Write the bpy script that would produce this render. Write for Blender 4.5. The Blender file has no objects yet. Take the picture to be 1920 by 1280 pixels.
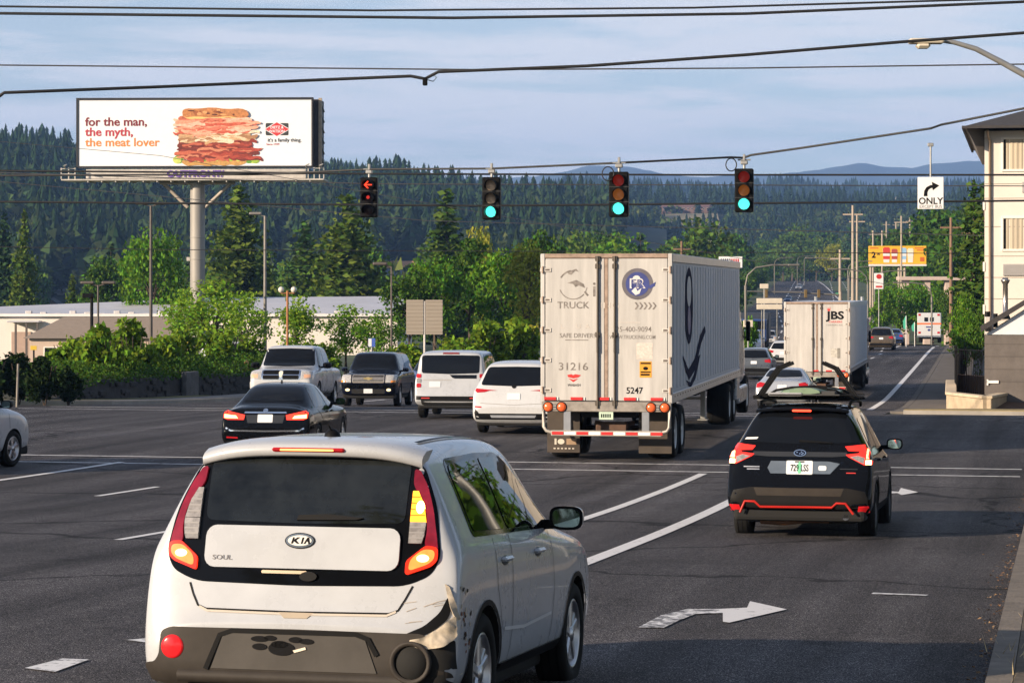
import bpy, bmesh, math, random
import numpy as np
from mathutils import Vector, Matrix, Euler, geometry, noise
from mathutils.bvhtree import BVHTree
R = math.radians
random.seed(7)
sc = bpy.context.scene
COL = sc.collection
# ------------------------------------------------------------------ camera, sky, sun, exposure
F, CX, CY, CZ = 4750.0, 960.0, 543.0, 3.4          # focal length in pixels of the 1920 px photograph, eye height
cam = bpy.data.cameras.new('camera'); camo = bpy.data.objects.new('camera', cam); COL.objects.link(camo)
camo.location = (0, 0, CZ); camo.rotation_euler = (R(90), 0, 0)
cam.sensor_width = 36; cam.lens = F/1920*36
cam.shift_y = (CY-640)/1920.0
cam.clip_start = .5; cam.clip_end = 30000
sc.camera = camo
SUN_EL, SUN_AZ = 17.0, -122.0                       # degrees; azimuth from +Y towards +X
w = bpy.data.worlds.new('World'); sc.world = w; w.use_nodes = True
nt = w.node_tree; nt.nodes.clear(); NL = nt.links.new
def wn(t, **k):
    n = nt.nodes.new(t)
    for a, b in k.items(): setattr(n, a, b)
    return n
sky = wn('ShaderNodeTexSky', sky_type='NISHITA', sun_disc=False, sun_elevation=R(SUN_EL), sun_rotation=R(SUN_AZ))
sky.air_density = 1.0; sky.dust_density = .5; sky.ozone_density = 3.0
bg = wn('ShaderNodeBackground'); bg.inputs['Strength'].default_value = .083
out = wn('ShaderNodeOutputWorld')
tc = wn('ShaderNodeTexCoord'); mp = wn('ShaderNodeMapping'); mp.inputs['Scale'].default_value = (3.2, 3.2, 30)
n1 = wn('ShaderNodeTexNoise'); n1.inputs['Scale'].default_value = 2.1; n1.inputs['Detail'].default_value = 7; n1.inputs['Roughness'].default_value = .58
n1.inputs['Distortion'].default_value = .35
cr = wn('ShaderNodeValToRGB'); cr.color_ramp.elements[0].position = .45; cr.color_ramp.elements[1].position = .58
cr.color_ramp.elements[0].color = (.42, .42, .42, 1); cr.color_ramp.elements[1].color = (.95, .95, .95, 1)
mx = wn('ShaderNodeMix', data_type='RGBA')
mx.inputs['B'].default_value = (7.0, 6.9, 7.1, 1)   # thin high cloud, lit by the low sun
NL(tc.outputs['Generated'], mp.inputs['Vector']); NL(mp.outputs['Vector'], n1.inputs['Vector'])
NL(n1.outputs['Fac'], cr.inputs['Fac']); sxyz = wn('ShaderNodeSeparateXYZ'); zr_ = wn('ShaderNodeMapRange'); zr_.inputs['From Min'].default_value = .06; zr_.inputs['From Max'].default_value = .45; zr_.inputs['To Min'].default_value = 1; zr_.inputs['To Max'].default_value = .3
zm = wn('ShaderNodeMath', operation='MULTIPLY'); NL(tc.outputs['Generated'], sxyz.inputs[0]); NL(sxyz.outputs['Z'], zr_.inputs['Value']); NL(cr.outputs['Color'], zm.inputs[0]); NL(zr_.outputs[0], zm.inputs[1]); NL(zm.outputs[0], mx.inputs['Factor'])
tint = wn('ShaderNodeMix', data_type='RGBA', blend_type='MULTIPLY'); tint.inputs['Factor'].default_value = 1; tint.inputs['B'].default_value = (.965, 1.0, 1.045, 1)
NL(sky.outputs['Color'], tint.inputs['A']); NL(tint.outputs['Result'], mx.inputs['A']); NL(mx.outputs['Result'], bg.inputs['Color']); NL(bg.outputs['Background'], out.inputs['Surface'])
sun = bpy.data.lights.new('sun', 'SUN'); suno = bpy.data.objects.new('sun', sun); COL.objects.link(suno)
sun.energy = 5.0; sun.angle = R(.6); sun.color = (1, .81, .60)
sdir = Vector((math.sin(R(SUN_AZ))*math.cos(R(SUN_EL)), math.cos(R(SUN_AZ))*math.cos(R(SUN_EL)), math.sin(R(SUN_EL))))
suno.rotation_euler = sdir.to_track_quat('Z', 'Y').to_euler()
suno.location = (-60, -40, 60)
sc.view_settings.view_transform = 'Standard'; sc.view_settings.look = 'None'
sc.view_settings.exposure = .76; sc.view_settings.gamma = 1
sc.render.engine = 'CYCLES'
sc.cycles.max_bounces = 6; sc.cycles.volume_bounces = 0; sc.cycles.transparent_max_bounces = 8
sc.cycles.use_denoising = True; sc.cycles.caustics_reflective = False; sc.cycles.caustics_refractive = False

# ------------------------------------------------------------------ materials
MATS = {}
def mat(name, col, rough=.55, metal=0, var=.12, scale=3.0, coat=0, bump=0, bscale=40, emit=0, ecol=None, spec=.5, stretch=None, rvar=0):
    if name in MATS: return MATS[name]
    m = bpy.data.materials.new(name); m.use_nodes = True; MATS[name] = m
    t = m.node_tree; b = t.nodes['Principled BSDF']; L = t.links.new
    b.inputs['Base Color'].default_value = (*col, 1); b.inputs['Roughness'].default_value = rough
    b.inputs['Metallic'].default_value = metal; b.inputs['Coat Weight'].default_value = coat; b.inputs['Coat Roughness'].default_value = .04
    b.inputs['Specular IOR Level'].default_value = spec
    if var or bump or rvar:
        tc = t.nodes.new('ShaderNodeTexCoord'); src = tc.outputs['Object']
        if stretch:
            mp = t.nodes.new('ShaderNodeMapping'); mp.inputs['Scale'].default_value = stretch; L(src, mp.inputs['Vector']); src = mp.outputs['Vector']
    if var:
        n = t.nodes.new('ShaderNodeTexNoise'); n.inputs['Scale'].default_value = scale; n.inputs['Detail'].default_value = 6; n.inputs['Roughness'].default_value = .65
        L(src, n.inputs['Vector'])
        r = t.nodes.new('ShaderNodeMapRange'); r.inputs['From Min'].default_value = .25; r.inputs['From Max'].default_value = .75
        r.inputs['To Min'].default_value = 1-var; r.inputs['To Max'].default_value = 1+var; L(n.outputs['Fac'], r.inputs['Value'])
        mm = t.nodes.new('ShaderNodeVectorMath'); mm.operation = 'SCALE'; mm.inputs[0].default_value = col
        L(r.outputs['Result'], mm.inputs['Scale']); L(mm.outputs['Vector'], b.inputs['Base Color'])
        if rvar:
            r2 = t.nodes.new('ShaderNodeMapRange'); r2.inputs['To Min'].default_value = rough-rvar; r2.inputs['To Max'].default_value = rough+rvar
            L(n.outputs['Fac'], r2.inputs['Value']); L(r2.outputs['Result'], b.inputs['Roughness'])
    if bump:
        n2 = t.nodes.new('ShaderNodeTexNoise'); n2.inputs['Scale'].default_value = bscale; n2.inputs['Detail'].default_value = 3
        L(src, n2.inputs['Vector']); bp = t.nodes.new('ShaderNodeBump'); bp.inputs['Strength'].default_value = bump; bp.inputs['Distance'].default_value = .02
        L(n2.outputs['Fac'], bp.inputs['Height']); L(bp.outputs['Normal'], b.inputs['Normal'])
    if emit:
        b.inputs['Emission Color'].default_value = (*(ecol or col), 1); b.inputs['Emission Strength'].default_value = emit
    return m
def leafmat(name, col, var=.35, trans=.35):
    m = bpy.data.materials.new(name); m.use_nodes = True; MATS[name] = m
    t = m.node_tree; L = t.links.new; t.nodes.remove(t.nodes['Principled BSDF']); o = t.nodes['Material Output']
    g = t.nodes.new('ShaderNodeNewGeometry'); oi = t.nodes.new('ShaderNodeObjectInfo')
    hs = t.nodes.new('ShaderNodeHueSaturation'); hs.inputs['Color'].default_value = (*col, 1)
    r1 = t.nodes.new('ShaderNodeMapRange'); r1.inputs['To Min'].default_value = .47; r1.inputs['To Max'].default_value = .53
    L(g.outputs['Random Per Island'], r1.inputs['Value']); L(r1.outputs['Result'], hs.inputs['Hue'])
    ad = t.nodes.new('ShaderNodeMath'); ad.operation = 'MULTIPLY_ADD'; L(oi.outputs['Random'], ad.inputs[0]); ad.inputs[1].default_value = 7.31; L(g.outputs['Random Per Island'], ad.inputs[2])
    fr = t.nodes.new('ShaderNodeMath'); fr.operation = 'FRACT'; L(ad.outputs[0], fr.inputs[0])
    r2 = t.nodes.new('ShaderNodeMapRange'); r2.inputs['To Min'].default_value = 1-var; r2.inputs['To Max'].default_value = 1+var
    L(fr.outputs[0], r2.inputs['Value']); L(r2.outputs['Result'], hs.inputs['Value'])
    d = t.nodes.new('ShaderNodeBsdfDiffuse'); tr = t.nodes.new('ShaderNodeBsdfTranslucent'); ms = t.nodes.new('ShaderNodeMixShader'); ms.inputs['Fac'].default_value = trans
    L(hs.outputs['Color'], d.inputs['Color']); L(hs.outputs['Color'], tr.inputs['Color'])
    L(d.outputs[0], ms.inputs[1]); L(tr.outputs[0], ms.inputs[2]); L(ms.outputs[0], o.inputs['Surface'])
    return m
BLACK = mat('black_plastic', (.0055, .0055, .006), .5, var=.2, spec=.12)
GLOSSB = mat('gloss_black', (.004, .0045, .006), .05, var=0, spec=.14)
RUBBER = mat('rubber', (.009, .009, .009), .85, var=.25, scale=12, spec=.25)
GLASS = mat('dark_glass', (.005, .006, .008), .03, var=0, spec=.28)
GLASS2 = mat('tinted_glass', (.011, .013, .014), .04, var=.8, scale=3.5, spec=.42)
CHROME = mat('chrome', (.75, .75, .76), .15, 1, var=0)
ALU = mat('aluminium', (.55, .55, .56), .38, 1, var=.15)
GALV = mat('galvanised_steel', (.33, .33, .32), .5, .55, var=.2)
STEELP = mat('grey_painted_steel', (.30, .29, .27), .55, var=.2)
WPAINT = mat('white_paint', (.74, .72, .70), .35, var=.05)
REDL = mat('red_lens', (.33, .008, .012), .12, var=0, emit=.05, ecol=(1, .02, .02))
REDON = mat('lit_red_lens', (.6, .02, .01), .2, var=0, emit=2.6, ecol=(1, .05, .02))
REDHOT = mat('lit_bulb_lens', (.9, .35, .12), .2, var=0, emit=5.0, ecol=(1, .32, .10))
AMBON = mat('lit_amber_lens', (.8, .3, .02), .2, var=0, emit=4.2, ecol=(1, .38, .03))
CLEARL = mat('clear_lens', (.23, .22, .22), .12, var=.45, scale=26)
HEADL = mat('headlight_glass', (.50, .48, .45), .08, .3, var=.45, scale=18)
AMBER = mat('amber_lens', (.75, .25, .03), .15, var=.1)
PLATE = mat('plate_white', (.62, .64, .66), .4, var=.06)
INK = mat('black_ink', (.008, .008, .009), .7, var=0, spec=.08)
REDINK = mat('red_ink', (.50, .025, .02), .5, var=0)
BLUEINK = mat('navy_ink', (.02, .03, .16), .5, var=0)
RETRO = mat('red_reflective_tape', (.55, .03, .03), .35, var=.15)
RETROW = mat('white_reflective_tape', (.8, .8, .78), .35, var=.05)

# ------------------------------------------------------------------ object helpers
def tag(o, label=None, cat=None, group=None, kind=None):
    if label: o['label'] = label
    if cat: o['category'] = cat
    if group: o['group'] = group
    if kind: o['kind'] = kind
    return o
def empty(name, loc=(0, 0, 0), rz=0, label=None, cat=None, group=None, rx=0):
    o = bpy.data.objects.new(name, None); COL.objects.link(o); o.location = loc; o.rotation_euler = (rx, 0, rz); o.empty_display_size = .3
    return tag(o, label, cat, group)
class MB:
    """Collects shapes; build() links them as ONE mesh object."""
    def __init__(s): s.v = []; s.f = []; s.m = []; s.mats = []; s.sm = []
    def mi(s, m):
        if m not in s.mats: s.mats.append(m)
        return s.mats.index(m)
    def add(s, vs, fs, m, smooth=False):
        b = len(s.v); s.v.extend([tuple(v) for v in vs]); k = s.mi(m)
        for f in fs: s.f.append([b+i for i in f]); s.m.append(k); s.sm.append(smooth)
    def box(s, x0, y0, z0, x1, y1, z1, m, b=0, M=None):
        if b:
            b = min(b, .45*abs(x1-x0), .45*abs(y1-y0), .45*abs(z1-z0))
            bm = bmesh.new(); bmesh.ops.create_cube(bm, size=1)
            for v in bm.verts: v.co = Vector((x0+(v.co.x+.5)*(x1-x0), y0+(v.co.y+.5)*(y1-y0), z0+(v.co.z+.5)*(z1-z0)))
            bmesh.ops.bevel(bm, geom=bm.edges[:], offset=b, segments=2 if b > .03 else 1, affect='EDGES', profile=.5)
            bm.verts.index_update(); vs = [v.co.copy() for v in bm.verts]; fs = [[v.index for v in f.verts] for f in bm.faces]; bm.free()
        else:
            vs = [Vector(p) for p in ((x0,y0,z0),(x1,y0,z0),(x1,y1,z0),(x0,y1,z0),(x0,y0,z1),(x1,y0,z1),(x1,y1,z1),(x0,y1,z1))]
            fs = [(0,3,2,1),(4,5,6,7),(0,1,5,4),(1,2,6,5),(2,3,7,6),(3,0,4,7)]
        if M is not None: vs = [M @ v for v in vs]
        s.add(vs, fs, m); return s
    def bar(s, p0, p1, wd, ht, m):
        p0, p1 = Vector(p0), Vector(p1); d = p1-p0; q = d.to_track_quat('Y', 'Z').to_matrix().to_4x4(); q.translation = p0
        return s.box(-wd/2, 0, -ht/2, wd/2, d.length, ht/2, m, 0, q)
    def cyl(s, p0, p1, r0, m, r1=None, n=12, caps=True, smooth=True):
        r1 = r0 if r1 is None else r1; p0, p1 = Vector(p0), Vector(p1); q = (p1-p0).to_track_quat('Z', 'Y').to_matrix()
        vs = []
        for p, r in ((p0, r0), (p1, r1)):
            for i in range(n): a = 2*math.pi*i/n; vs.append(p+q @ Vector((r*math.cos(a), r*math.sin(a), 0)))
        s.add(vs, [(i, (i+1) % n, n+(i+1) % n, n+i) for i in range(n)], m, smooth)
        if caps: s.add(vs, [tuple(range(n-1, -1, -1)), tuple(range(n, 2*n))], m)
        return s
    def tube(s, pts, r, m, n=8, taper=None):
        pts = [Vector(p) for p in pts]; vs = []; N = len(pts)
        for i, p in enumerate(pts):
            d = (pts[min(i+1, N-1)]-pts[max(i-1, 0)]); q = d.to_track_quat('Z', 'Y').to_matrix(); rr = r if taper is None else r+(taper-r)*i/(N-1)
            for k in range(n): a = 2*math.pi*k/n; vs.append(p+q @ Vector((rr*math.cos(a), rr*math.sin(a), 0)))
        fs = [(i*n+k, i*n+(k+1) % n, (i+1)*n+(k+1) % n, (i+1)*n+k) for i in range(N-1) for k in range(n)]
        s.add(vs, fs, m, True); s.add(vs, [tuple(range(n-1, -1, -1)), tuple(range((N-1)*n, N*n))], m); return s
    def lathe(s, prof, o, ax, m, n=24, smooth=True):
        o = Vector(o); q = Vector(ax).to_track_quat('Z', 'Y').to_matrix(); vs = []
        for r, h in prof:
            for k in range(n): a = 2*math.pi*k/n; vs.append(o+q @ Vector((r*math.cos(a), r*math.sin(a), h)))
        P = len(prof)
        s.add(vs, [(i*n+k, i*n+(k+1) % n, (i+1)*n+(k+1) % n, (i+1)*n+k) for i in range(P-1) for k in range(n)], m, smooth); return s
    def prism(s, poly, fn, d, m):
        """polygon (u, v) -> fn(u, v, depth) extruded by depth d (front face at 0)"""
        tri = geometry.tessellate_polygon([[Vector((a, b, 0)) for a, b in poly]]); n = len(poly)
        vs = [fn(a, b, 0) for a, b in poly]+[fn(a, b, d) for a, b in poly]
        s.add(vs, [tuple(t) for t in tri]+[tuple(n+i for i in reversed(t)) for t in tri]+[(i, (i+1) % n, n+(i+1) % n, n+i) for i in range(n)], m); return s
    def grid(s, P, m, smooth=True):
        nr, nc = len(P), len(P[0])
        s.add([p for r in P for p in r], [(i*nc+j, i*nc+j+1, (i+1)*nc+j+1, (i+1)*nc+j) for i in range(nr-1) for j in range(nc-1)], m, smooth); return s
    def text(s, string, size, fn, m, align='CENTER', bold=0, sx=1, shear=0, d=.004):
        vs, fs = text_mesh(string, bold, align, shear)
        n = len(vs); a = [fn(x*size*sx, y*size, 0) for x, y in vs]
        s.add(a, fs, m); return s
    def build(s, name, parent=None, loc=None, fix=False):
        me = bpy.data.meshes.new(name); me.from_pydata(s.v, [], s.f)
        for m in s.mats: me.materials.append(m)
        me.polygons.foreach_set('material_index', s.m); me.polygons.foreach_set('use_smooth', s.sm); me.update()
        if fix:
            bm = bmesh.new(); bm.from_mesh(me); bmesh.ops.recalc_face_normals(bm, faces=bm.faces[:]); bm.to_mesh(me); bm.free()
        o = bpy.data.objects.new(name, me); COL.objects.link(o)
        if parent: o.parent = parent
        if loc: o.location = loc
        return o
TXT = {}
def text_mesh(string, bold, align, shear):
    k = (string, bold, align, shear)
    if k not in TXT:
        cu = bpy.data.curves.new('t', 'FONT'); cu.body = string; cu.align_x = align; cu.offset = bold; cu.resolution_u = 3; cu.shear = shear; cu.size = 1
        o = bpy.data.objects.new('t', cu); COL.objects.link(o)
        me = bpy.data.meshes.new_from_object(o.evaluated_get(bpy.context.evaluated_depsgraph_get()))
        TXT[k] = ([(v.co.x, v.co.y) for v in me.vertices], [tuple(p.vertices) for p in me.polygons])
        bpy.data.objects.remove(o); bpy.data.curves.remove(cu); bpy.data.meshes.remove(me)
    return TXT[k]
def copy_tree(o, parent=None, kids={}):
    c = o.copy(); COL.objects.link(c)
    if parent: c.parent = parent
    for ch in list(o.children): copy_tree(ch, c)
    return c
def at(px, py, Y): return Vector(((px-CX)/F*Y, Y, CZ-(py-CY)/F*Y))

# ------------------------------------------------------------------ the lie of the land: t runs along the road, n across it
A = R(12.2); SA, CA = math.sin(A), math.cos(A)
ZK = [(-80,3.2),(-40,2.6),(0,1.5),(14,.92),(18,.77),(25,.55),(32,.27),(42,.04),(50,0),(62,-.05),(75,-.25),(90,-.85),(105,-1.15),(150,-1.25),(205,-1.25),(243,-1.75),(300,-3.4),(350,-4),(450,-1.5),(550,.2),(650,2.3),(750,4.6),(850,6.3),(1000,6.6),(1400,2),(9500,0)]
SK = [(-80,0),(190,0),(250,-3),(316,-7),(400,-14),(500,-26),(600,-35),(700,-44),(850,-58),(1000,-74),(9500,-74)]
def interp(K, x):
    if x <= K[0][0]: return K[0][1]
    for (a, b), (c, d) in zip(K, K[1:]):
        if x <= c: return b+(d-b)*(x-a)/(c-a)
    return K[-1][1]
def smooth_at(K, x, h): return sum(interp(K, x+h*q) for q in (-1, -.6, -.25, 0, .25, .6, 1))/7
TL = [-60+1.0*i for i in range(180)]+[120+4.0*i for i in range(60)]+[360+12*i for i in range(55)]+[1020+60*i for i in range(10)]+[1650, 1800, 2100, 2600, 3300, 4200, 5600, 7200, 9000]
ZL = [(t, smooth_at(ZK, t, 5 if t < 130 else 25)) for t in TL]
def zr(t): return interp(ZL, t)
def shift(t): return smooth_at(SK, t, 20)
def XY(t, n): return t*SA+n*CA, t*CA-n*SA
def TN(X, Y): return X*SA+Y*CA, X*CA-Y*SA
def lerp(a, b, k): return a+(b-a)*k
def sstep(a, b, x): k = max(0, min(1, (x-a)/(b-a))); return k*k*(3-2*k)
PK = [(-100,1),(60,0),(85,0.3),(110,0),(150,-1.2),(200,-2.6),(300,-4.5),(450,-5.5),(9500,-5.5)]
def gz(t, n):
    """height of the bare ground"""
    z = zr(t)
    s = shift(t)
    k = sstep(38, 75, -(n-s))*sstep(80, 120, t)
    kr = sstep(6, 40, n-s)*sstep(90, 140, t)
    z = lerp(z, interp(PK, t), k)
    z = lerp(z, interp(PK, t)+1.5, kr)
    return z-.03
def gzxy(X, Y): return gz(*TN(X, Y))
def proj(X, Y, Z): return CX+F*X/Y, CY-F*(Z-CZ)/Y
def gpt(t, n, dz=0): X, Y = XY(t, n); return Vector((X, Y, zr(t)+dz))
# ------------------------------------------------------------------ ground, roads, kerbs, markings
def asphalt():
    m = bpy.data.materials.new('asphalt'); m.use_nodes = True; t = m.node_tree; L = t.links.new; b = t.nodes['Principled BSDF']
    def n(ty, **k):
        x = t.nodes.new(ty)
        for a, v in k.items():
            if a in ('operation', 'data_type', 'blend_type'): setattr(x, a, v)
            else: x.inputs[a].default_value = v
        return x
    tc = n('ShaderNodeTexCoord'); src = tc.outputs['Object']
    rot = n('ShaderNodeMapping', Rotation=(0, 0, A)); L(src, rot.inputs['Vector'])       # x across, y along the road
    fine = n('ShaderNodeTexNoise', Scale=85.0, Detail=3.0, Roughness=.75); L(src, fine.inputs['Vector'])
    fr = n('ShaderNodeValToRGB'); e = fr.color_ramp.elements
    e[0].position = .36; e[0].color = (.008, .0075, .010, 1); e[1].position = .54; e[1].color = (.049, .045, .048, 1)
    e2 = e.new(.67); e2.color = (.46, .43, .41, 1)
    L(fine.outputs['Fac'], fr.inputs['Fac'])
    st = n('ShaderNodeMapping', Scale=(1.15, .035, 1)); L(rot.outputs['Vector'], st.inputs['Vector'])
    streak = n('ShaderNodeTexNoise', Scale=1.0, Detail=4.0, Roughness=.6); L(st.outputs['Vector'], streak.inputs['Vector'])
    sr = n('ShaderNodeMapRange', **{'From Min': .3, 'From Max': .7, 'To Min': .50, 'To Max': 1.45}); L(streak.outputs['Fac'], sr.inputs['Value'])
    big = n('ShaderNodeTexNoise', Scale=.16, Detail=5.0, Roughness=.65); L(src, big.inputs['Vector'])
    br = n('ShaderNodeMapRange', **{'From Min': .3, 'From Max': .7, 'To Min': .66, 'To Max': 1.35}); L(big.outputs['Fac'], br.inputs['Value'])
    cl = n('ShaderNodeTexNoise', Scale=19.0, Detail=4.0, Roughness=.7); L(src, cl.inputs['Vector']); clr = n('ShaderNodeMapRange', **{'From Min': .3, 'From Max': .7, 'To Min': .7, 'To Max': 1.3}); L(cl.outputs['Fac'], clr.inputs['Value'])
    oil = n('ShaderNodeTexNoise', Scale=.75, Detail=5.0, Roughness=.7); L(src, oil.inputs['Vector']); oir = n('ShaderNodeMapRange', **{'From Min': .60, 'From Max': .68, 'To Min': 1.0, 'To Max': .62}); L(oil.outputs['Fac'], oir.inputs['Value'])
    m0 = n('ShaderNodeMath', operation='MULTIPLY'); L(clr.outputs[0], m0.inputs[0]); L(oir.outputs[0], m0.inputs[1])
    mu = n('ShaderNodeMath', operation='MULTIPLY'); L(sr.outputs[0], mu.inputs[0]); L(br.outputs[0], mu.inputs[1])
    # sealed cracks
    vo = t.nodes.new('ShaderNodeTexVoronoi'); vo.feature = 'DISTANCE_TO_EDGE'; vo.inputs['Scale'].default_value = .11
    wob = n('ShaderNodeTexNoise', Scale=.9, Detail=4.0); L(src, wob.inputs['Vector'])
    wa = n('ShaderNodeVectorMath', operation='MULTIPLY_ADD'); L(wob.outputs['Color'], wa.inputs[0]); wa.inputs[1].default_value = (1.6, 1.6, 0); L(src, wa.inputs[2])
    L(wa.outputs[0], vo.inputs['Vector'])
    cr = n('ShaderNodeMapRange', **{'From Min': .003, 'From Max': .010, 'To Min': .30, 'To Max': 1.0}); L(vo.outputs['Distance'], cr.inputs['Value'])
    mu3 = n('ShaderNodeMath', operation='MULTIPLY'); L(mu.outputs[0], mu3.inputs[0]); L(m0.outputs[0], mu3.inputs[1]); mu2 = n('ShaderNodeMath', operation='MULTIPLY'); L(mu3.outputs[0], mu2.inputs[0]); L(cr.outputs[0], mu2.inputs[1])
    sc_ = n('ShaderNodeVectorMath', operation='SCALE'); L(fr.outputs['Color'], sc_.inputs[0]); L(mu2.outputs[0], sc_.inputs['Scale'])
    L(sc_.outputs[0], b.inputs['Base Color'])
    b.inputs['Roughness'].default_value = .82; b.inputs['Specular IOR Level'].default_value = .12
    bp = n('ShaderNodeBump', Strength=.55, Distance=.012); L(fine.outputs['Fac'], bp.inputs['Height']); L(bp.outputs['Normal'], b.inputs['Normal'])
    return m
ASPH = asphalt()
def wornpaint(name, col, thr):
    m = bpy.data.materials.new(name); m.use_nodes = True; t = m.node_tree; L = t.links.new; b = t.nodes['Principled BSDF']
    tc = t.nodes.new('ShaderNodeTexCoord'); a = t.nodes.new('ShaderNodeTexNoise'); a.inputs['Scale'].default_value = 7; a.inputs['Detail'].default_value = 8; a.inputs['Roughness'].default_value = .75
    L(tc.outputs['Object'], a.inputs['Vector']); r = t.nodes.new('ShaderNodeValToRGB'); e = r.color_ramp.elements
    e[0].position = thr; e[0].color = (.09, .085, .085, 1); e[1].position = thr+.07; e[1].color = (*col, 1)
    L(a.outputs['Fac'], r.inputs['Fac']); L(r.outputs['Color'], b.inputs['Base Color']); b.inputs['Roughness'].default_value = .6
    return m
LINE = wornpaint('road_paint', (.66, .645, .63), .345)
LINEW = wornpaint('worn_road_paint', (.70, .69, .68), .40)
CONC = mat('concrete', (.30, .275, .24), .85, var=.25, scale=1.6, bump=.3, bscale=30)
CONCD = mat('old_concrete', (.20, .18, .16), .9, var=.35, scale=2.2, bump=.4, bscale=25)
GRASS = mat('dry_grass_soil', (.13, .125, .045), .95, var=.5, scale=.8, bump=.5, bscale=14)
PLAIN = mat('valley_ground', (.040, .062, .018), .95, var=.5, scale=.05)
SOIL = mat('bark_mulch', (.085, .05, .032), .95, var=.5, scale=6, bump=.8, bscale=22)

NLN = [-6000,-3500,-2200,-1400,-900,-600,-420,-300,-220,-170,-140,-120,-105,-95,-88,-82,-76,-70,-65,-60,-55,-50,-46,-42,-38,-34,-30,-20,-10,-4,0,4,8,12,18,24,30,40,55,75,100,140,190,260,350,500,800,1300,2200,4000]
g = MB(); P = []
for t in [-60, -40, -20]+[q for q in TL if q >= -5][::2]+[9000]:
    P.append([(*XY(t, n), gz(t, n)) for n in NLN])
g.grid(P, PLAIN); tag(g.build('ground'), kind='structure')

def redge(t):                      # right edge of the carriageway beyond the junction
    return (-5.2-.03*(t-78)) if t < 225 else (-9.6-.02*(t-225)+shift(t)-shift(225))
def ledge(t): return -31.5-(0 if t < 120 else min(3, (t-120)*.03))+shift(t)
def road_sheet(name, t0, t1, fa, fb, nseg, m, dz, kind='structure'):
    ts = [t0]+[q for q in TL if t0 < q < t1]+[t1]
    b = MB(); b.grid([[gpt(t, lerp(fa(t), fb(t), j/nseg), dz) for j in range(nseg+1)] for t in ts], m, False)
    return tag(b.build(name), kind=kind)
road_sheet('approach_road', -30, 51, lambda t: -46, lambda t: -.45, 10, ASPH, 0)
road_sheet('cross_street', 51, 77, lambda t: -400, lambda t: 300, 60, ASPH, 0)
road_sheet('through_road', 77, 980, ledge, redge, 8, ASPH, 0)
# a turn-off that carries straight on where the main road bends
road_sheet('turn_off_road', 200, 268, lambda t: -13.2-.028*(t-200), lambda t: -8.4-.028*(t-200), 3, ASPH, .006)

def strip(b, t0, n0, t1, n1, wd, m=LINE, dz=.008):
    N = max(1, int(abs(t1-t0)/1.0)+1); P = []
    L = math.hypot(t1-t0, n1-n0); ut, un = (t1-t0)/L, (n1-n0)/L
    for i in range(N+1):
        k = i/N; t = lerp(t0, t1, k); n = lerp(n0, n1, k)
        P.append([gpt(t-un*-wd/2, n+ut*-wd/2, dz), gpt(t-un*wd/2, n+ut*wd/2, dz)])
    b.grid(P, m, False)
def path(b, pts, wd, m=LINE, dz=.008):
    for (t0, n0), (t1, n1) in zip(pts, pts[1:]): strip(b, t0, n0, t1, n1, wd, m, dz)
b = MB(); strip(b, 21, -4.95, 41, -5.0, .20); strip(b, 26, -6.5, 46.2, -6.4, .16)
strip(b, 12, -18.5, 47, -18.0, .16)
for t0, t1 in ((28.6, 32.2), (20, 22.2), (37.9, 41)): strip(b, t0, -11.0, t1, -11.0, .12)
for t0, t1 in ((37.7, 40.3), (28.2, 31), (19, 22)): strip(b, t0, -14.85, t1, -14.8, .12)
tag(b.build('lane_lines'), kind='structure')
b = MB(); strip(b, 48.7, -40, 48.75, -.7, .16, LINEW); strip(b, 46.6, -40, 46.7, -.7, .16, LINEW)
strip(b, 72.2, -31, 72.4, -6, .2, LINEW); strip(b, 74.8, -31, 75, -6, .25, LINEW)
strip(b, 77.4, -19.2, 110, -19.4, .14, LINEW)
strip(b, 74.5, -1.2, 74.6, 12, .16, LINEW)
tag(b.build('crosswalk_lines'), kind='structure')
b = MB()
path(b, [(89, -6.5)]+[(t, redge(t)-1.0+.0*(t-90)) for t in range(96, 221, 6)], .22, LINE)
for t in range(84, 330, 11):
    s = shift(t); strip(b, t, -10.7+s*(t > 190)-.02*(t-84)*(t < 225), t+3.5, -10.7+shift(t+3.5)*(t > 190)-.02*(t-84)*(t < 225), .16, LINEW); strip(b, t, -14.6+s, t+3.5, -14.6+shift(t+3.5), .16, LINEW); strip(b, t, -26.5+s, t+3.5, -26.5+shift(t+3.5), .16, LINEW)
path(b, [(t, redge(t)-.8) for t in range(226, 560, 8)], .25, LINE); path(b, [(t, redge(t)-.7) for t in range(560, 900, 20)], .3, LINE)
path(b, [(t, -13.0-.028*(t-200)) for t in range(214, 262, 8)], .25, LINE)
for nn in (-13.2, -17.2, -25.5, -28.6):
    for t in range(340, 900, 22): strip(b, t, nn+shift(t), t+9, nn+shift(t+9), .25, LINEW)
tag(b.build('far_lane_lines'), kind='structure')
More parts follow.
